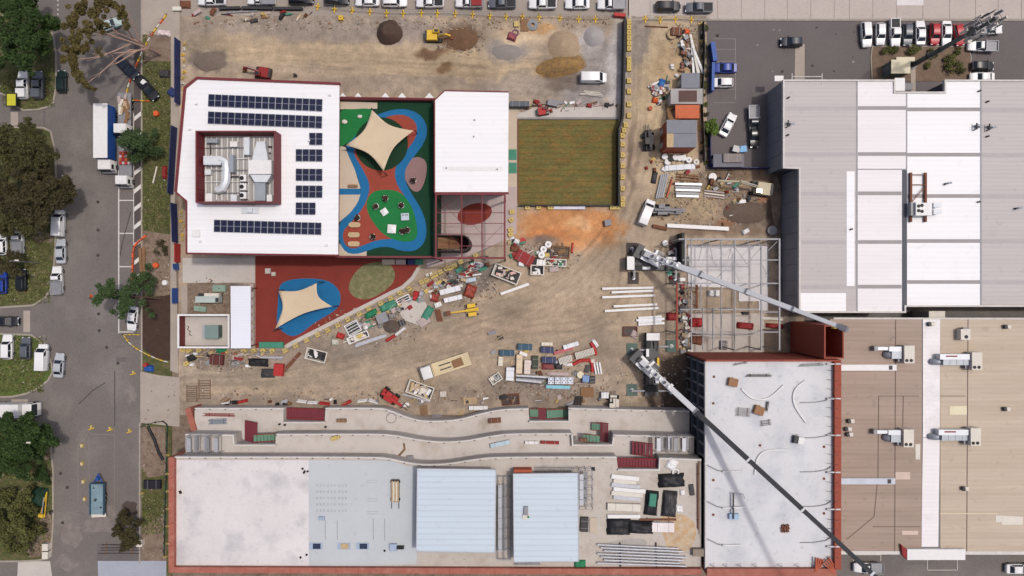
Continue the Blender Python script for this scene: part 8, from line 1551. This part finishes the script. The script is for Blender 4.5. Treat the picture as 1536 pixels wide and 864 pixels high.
# ---------------- street furniture, west
t = T('sign_board', 'yellow rectangular sign on posts by the upper driveway', 'sign', P(18, 150, 2), 0); t.location.z = .12; WM[t.name] = Matrix.Translation(t.location)
B('board', MB().box((0, 0, 2.0), (1.7, 2.2, .1)), M('sign_yellow', (212, 206, 60), .5), t, world=False); B('frame', MB().strip([(-.9, -1.15), (.9, -1.15), (.9, 1.15), (-.9, 1.15)], .15, 1.9, 2.1, closed=True), black, t, world=False)
for sy in (-.8, .8): B('post', MB().tube([(0, sy, 0), (0, sy, 1.95)], .06, 6), grey_steel, t, world=False)
for (bx, by, tx, ty, z_, lb) in ((82, 648, 42, 662, 9, 'grey street light pole rising beside the dense green tree'), (60, 394, 27, 396, 8, 'grey light pole over the grass-parked cars')):
    a = P(bx, by); t = T('street_light', lb, 'street light', a); t.location.z = .12 if bx < 80 else 0; WM[t.name] = Matrix.Translation(t.location); c = P(tx, ty, z_)
    B('pole', MB().tube([a, Vector((a.x, a.y, z_ * .9)), Vector((a.x, a.y, z_)).lerp(c, .15)], .1, 8, 0, .06), grey_steel, t, 60); e = Vector((a.x + 1.6, a.y + .1, z_ + .2)); B('arm', MB().tube([Vector((a.x, a.y, z_ * .97)), e], .05, 6), grey_steel, t); B('lamp_head', MB().box(e, (.7, .25, .12)), offwhite, t)
for k, (x, y) in enumerate(((124, 668), (124, 695), (126, 722), (128, 748))): gthing('traffic_block', 'yellow-white road block in the row beside the blue trailer', 'road block', x, y, MB().box((0, 0, .2), (.5, .75, .4), 0, 0, .85).box((0, 0, .42), (.3, .2, .06), 0, 1), [yblock, offwhite], -.02, 'road blocks in the street')
for x, y, lb in ((137, 643, 'yellow road frame across the street, left'), (165, 645, 'yellow road frame across the street, right'), (200, 561, 'yellow drum-shaped marker at the driveway mouth'), (194, 648, 'small yellow marker at the east kerb')): gthing('road_marker', lb, 'marker', x, y, MB().box((0, 0, .25), (1.0, .25, .5), .3, 0, .6).box((.1, .3, .15), (.3, .7, .3), .2, 1), [yellow, yblock], -.02)
def tapeline(pts, m, lb, n, name='barrier_tape', w=.16):
    t = T(name, lb, 'barrier', P(*pts[0], .1)); q_ = smoothline(pts, 1); L = [0]
    for a, c in zip(q_, q_[1:]): L.append(L[-1] + math.hypot(c[0] - a[0], c[1] - a[1]))
    def at(s_):
        for i in range(len(q_) - 1):
            if s_ <= L[i + 1] + 1e-6: u = (s_ - L[i]) / max(1e-6, L[i + 1] - L[i]); return (q_[i][0] + (q_[i + 1][0] - q_[i][0]) * u, q_[i][1] + (q_[i + 1][1] - q_[i][1]) * u)
        return q_[-1]
    for k in range(n): a, c = at(L[-1] * (k + .06) / n), at(L[-1] * (k + .94) / n); B('segment', MB().beam(P(*a, .3), P(*c, .3), w, .35), m[k % len(m)], t); p = P(*a, 0); B('support', MB().box((p.x, p.y, .12), (.3, .3, .3)), darksteel, t)
    return t
tapeline([(250, 22), (225, 55), (210, 85), (195, 120), (190, 140)], [yellow, orange, offwhite], 'yellow and orange barrier line running through the bare branches', 16); tapeline([(185, 502), (196, 517), (215, 529), (240, 540), (252, 543)], [yblock, yellow, offwhite], 'yellow barrier line curving across the mulch bed', 12); tapeline([(186, 502), (210, 502)], [yblock, yellow], 'short straight yellow barrier at the last parking bay', 4)
tapeline([(220, 353), (208, 362), (200, 370), (199, 395), (199, 430)], [orange, orangered], 'orange mesh barrier along the painted bars', 10, 'mesh_barrier', .3); tapeline([(195, 150), (225, 152)], [yellow, orange], 'short orange barrier beside the timber-laden truck', 4)
tapeline([(212, 640), (232, 633), (252, 631), (250, 660), (250, 700), (248, 740), (247, 800), (246, 836)], [M('fence_green', (40, 84, 70), .8), darksteel], 'dark green mesh fence around the lower verge works', 22, 'mesh_fence', .12)
for k, (x, y) in enumerate(((253, 710), (253, 736), (253, 762), (253, 788), (253, 814), (253, 682), (214, 739), (249, 834))): block(x, y, 0, 'pale yellow block beside the lower green mesh fence', 'blocks by the green mesh fence', z=.12, L=.6, W_=.3)
pk = [(225, 724, 26, 12, black, 'black covered trench box beside the green mesh fence'), (223, 121, 4, 4, orange, 'x')]
pack(228, 727, 26, 13, .5, 0, M('trench_black', (36, 34, 44), .8), 'black covered trench box beside the green mesh fence', 'box', 'trench_box', z=.12)
one('drain_pipe', MB().tube([P(222, 640, .2), P(232, 660, .2), P(238, 678, .2), P(245, 690, .2)], .3, 8), black, 'black pipe curving across the fenced verge', 'pipe', None, 60)
for x, y, m, lb in ((236, 171, orange, 'orange round marker on the grass verge'), (235, 398, orange, 'orange marker drum on the bare verge'), (249, 424, whitem, 'small white marker on the bare verge')): drum(x, y, .5, .6, m, lb, 'marker', 'marker_drum', .12)
for a, c, lb in (((210.5, 372), (213, 428), 'dark timber sleeper stack beside the painted bars'), ((216, 370), (217, 428), 'second dark sleeper row on the bare verge'), ((230, 275), (236, 250), 'pale plank lying on the grass verge')): ibeam(*a, *c, lb, timber_dk if 'dark' in lb else offwhite, .5 if 'dark' in lb else .2, .2, None, 'timber_sleeper', .12, 'timber')
tarp(246, 258, 7, 20, .8, 0, redd, 'dark red machine cover beside the footpath', 'machine', 'machine_cover', .12, 91); tarp(244, 49, 20, 9, .8, 5, M('pink_white', (226, 208, 206), .6), 'pink and white boat-shaped cover beside the bare tree', 'cover', 'machine_cover', .13, 92); tarp(246, 110, 16, 12, .7, 0, darksteel, 'dark tangled branches heap on the verge', 'branches', 'branch_heap', .12, 93); tarp(257, 138, 12, 12, .5, 40, navym, 'dark blue cover at the footpath edge', 'cover', 'machine_cover', .14, 94)
pack(265, 13, 13, 6, .4, 0, offwhite, 'pale block at the corner of the north parking', 'block', 'concrete_block', z=.13, strap=None)
tarp(222, 553, 14, 10, .8, 5, bluem, 'blue and red cover beside the driveway', 'cover', 'machine_cover', .12, 95); drum(220.5, 547, .35, .8, redm, 'small red drum beside the blue cover', 'drum', 'drum', .12)
for x, y, lb in ((73, 818, 'upper pale cabinet at the lower west kerb'), (73, 830, 'lower pale cabinet at the lower west kerb'), (213, 812, 'white cabinet beside the overhanging bush')): gthing('service_cabinet', lb, 'cabinet', x, y, MB().box((0, 0, .5), (1.0, 1.2, 1.0), 0, 0, .96).box((0, 0, 1.03), (1.08, 1.28, .06)), offwhite, .12)
tarp(56, 747, 20, 28, 1.6, 8, M('dark_green_cover', (32, 62, 46), .8), 'dark green covered trailer under the lower trees', 'trailer', 'covered_trailer', .12, 96)
for x, y in ((147, 303), (147, 345), (147, 383), (148, 471), (149, 496), (160, 521), (177, 545), (91, 710), (94, 784), (101, 731), (136, 447)): gthing('manhole_cover', 'small round cover set in the street asphalt', 'cover', x, y, MB().cyl((0, 0, 0), .3, .03, 12), crk, -.02, 'round covers in the street')
gthing('traffic_cone', 'small red and white cone on the street beside the leaning tree', 'cone', 137, 444, MB().box((0, 0, .03), (.5, .5, .06)).cyl((0, 0, .06), .2, .6, 10, 0, .05), orange, -.02)
bars('railing', 'dark railing along the bluestone corner', 'railing', 179, 823, 8, 2.2, 4, darksteel, .1, 0, .05)
# litter and leaves scattered on verges
def litter(lb, zones, mats, s0, s1, seed, z, name='litter'):
    rr = random.Random(seed); b = MB()
    for x0_, y0_, x1_, y1_, n in zones:
        for _ in range(n): p = P(rr.uniform(x0_, x1_), rr.uniform(y0_, y1_)); s_ = rr.uniform(s0, s1); b.box((p.x, p.y, z + s_ * .15), (s_ * rr.uniform(.6, 2), s_, s_ * .4), rr.uniform(0, 3), rr.randrange(len(mats)), .8)
    setp(B(name, b, mats), lb, None, None, 'stuff')
litter('leaf litter and paper scraps on the street verges', ((216, 95, 256, 345, 260), (0, 345, 78, 460, 160), (0, 502, 70, 590, 200), (214, 352, 256, 440, 160), (214, 560, 268, 640, 40), (214, 640, 250, 840, 160), (0, 630, 78, 830, 160), (0, 10, 80, 140, 100)), [M('straw', (150, 134, 100), .9), bark_dk, M('paper', (190, 184, 172), .9), M('leaf_litter', (110, 92, 60), .9)], .05, .2, 3, .12)
rr = random.Random(77); b = MB()
for x0_, y0_, x1_, y1_, n in ((215, 95, 256, 345, 2600), (0, 350, 76, 455, 1800), (0, 505, 66, 588, 1700), (214, 740, 245, 800, 600), (5, 110, 82, 160, 700), (0, 640, 76, 830, 1500)):
    for _ in range(n):
        p = P(rr.uniform(x0_, x1_), rr.uniform(y0_, y1_)); a = rr.uniform(0, 6.28); h_ = rr.uniform(.1, .28); w_ = rr.uniform(.1, .22); d = Vector((math.cos(a), math.sin(a), 0)) * w_; q_ = Vector((-d.y, d.x, 0)) * rr.uniform(.6, 1.4) + Vector((0, 0, h_)); p.z = .11
        b.add([p - d, p + d, p + d * .4 + q_, p - d * .4 + q_], [(0, 1, 2, 3)])
setp(B('grass_tufts', b, M('grass_tuft', (104, 108, 62), .9, var=.3, sc=.4, island=.35)), 'uneven grass tufts growing over the street verges', None, None, 'stuff')
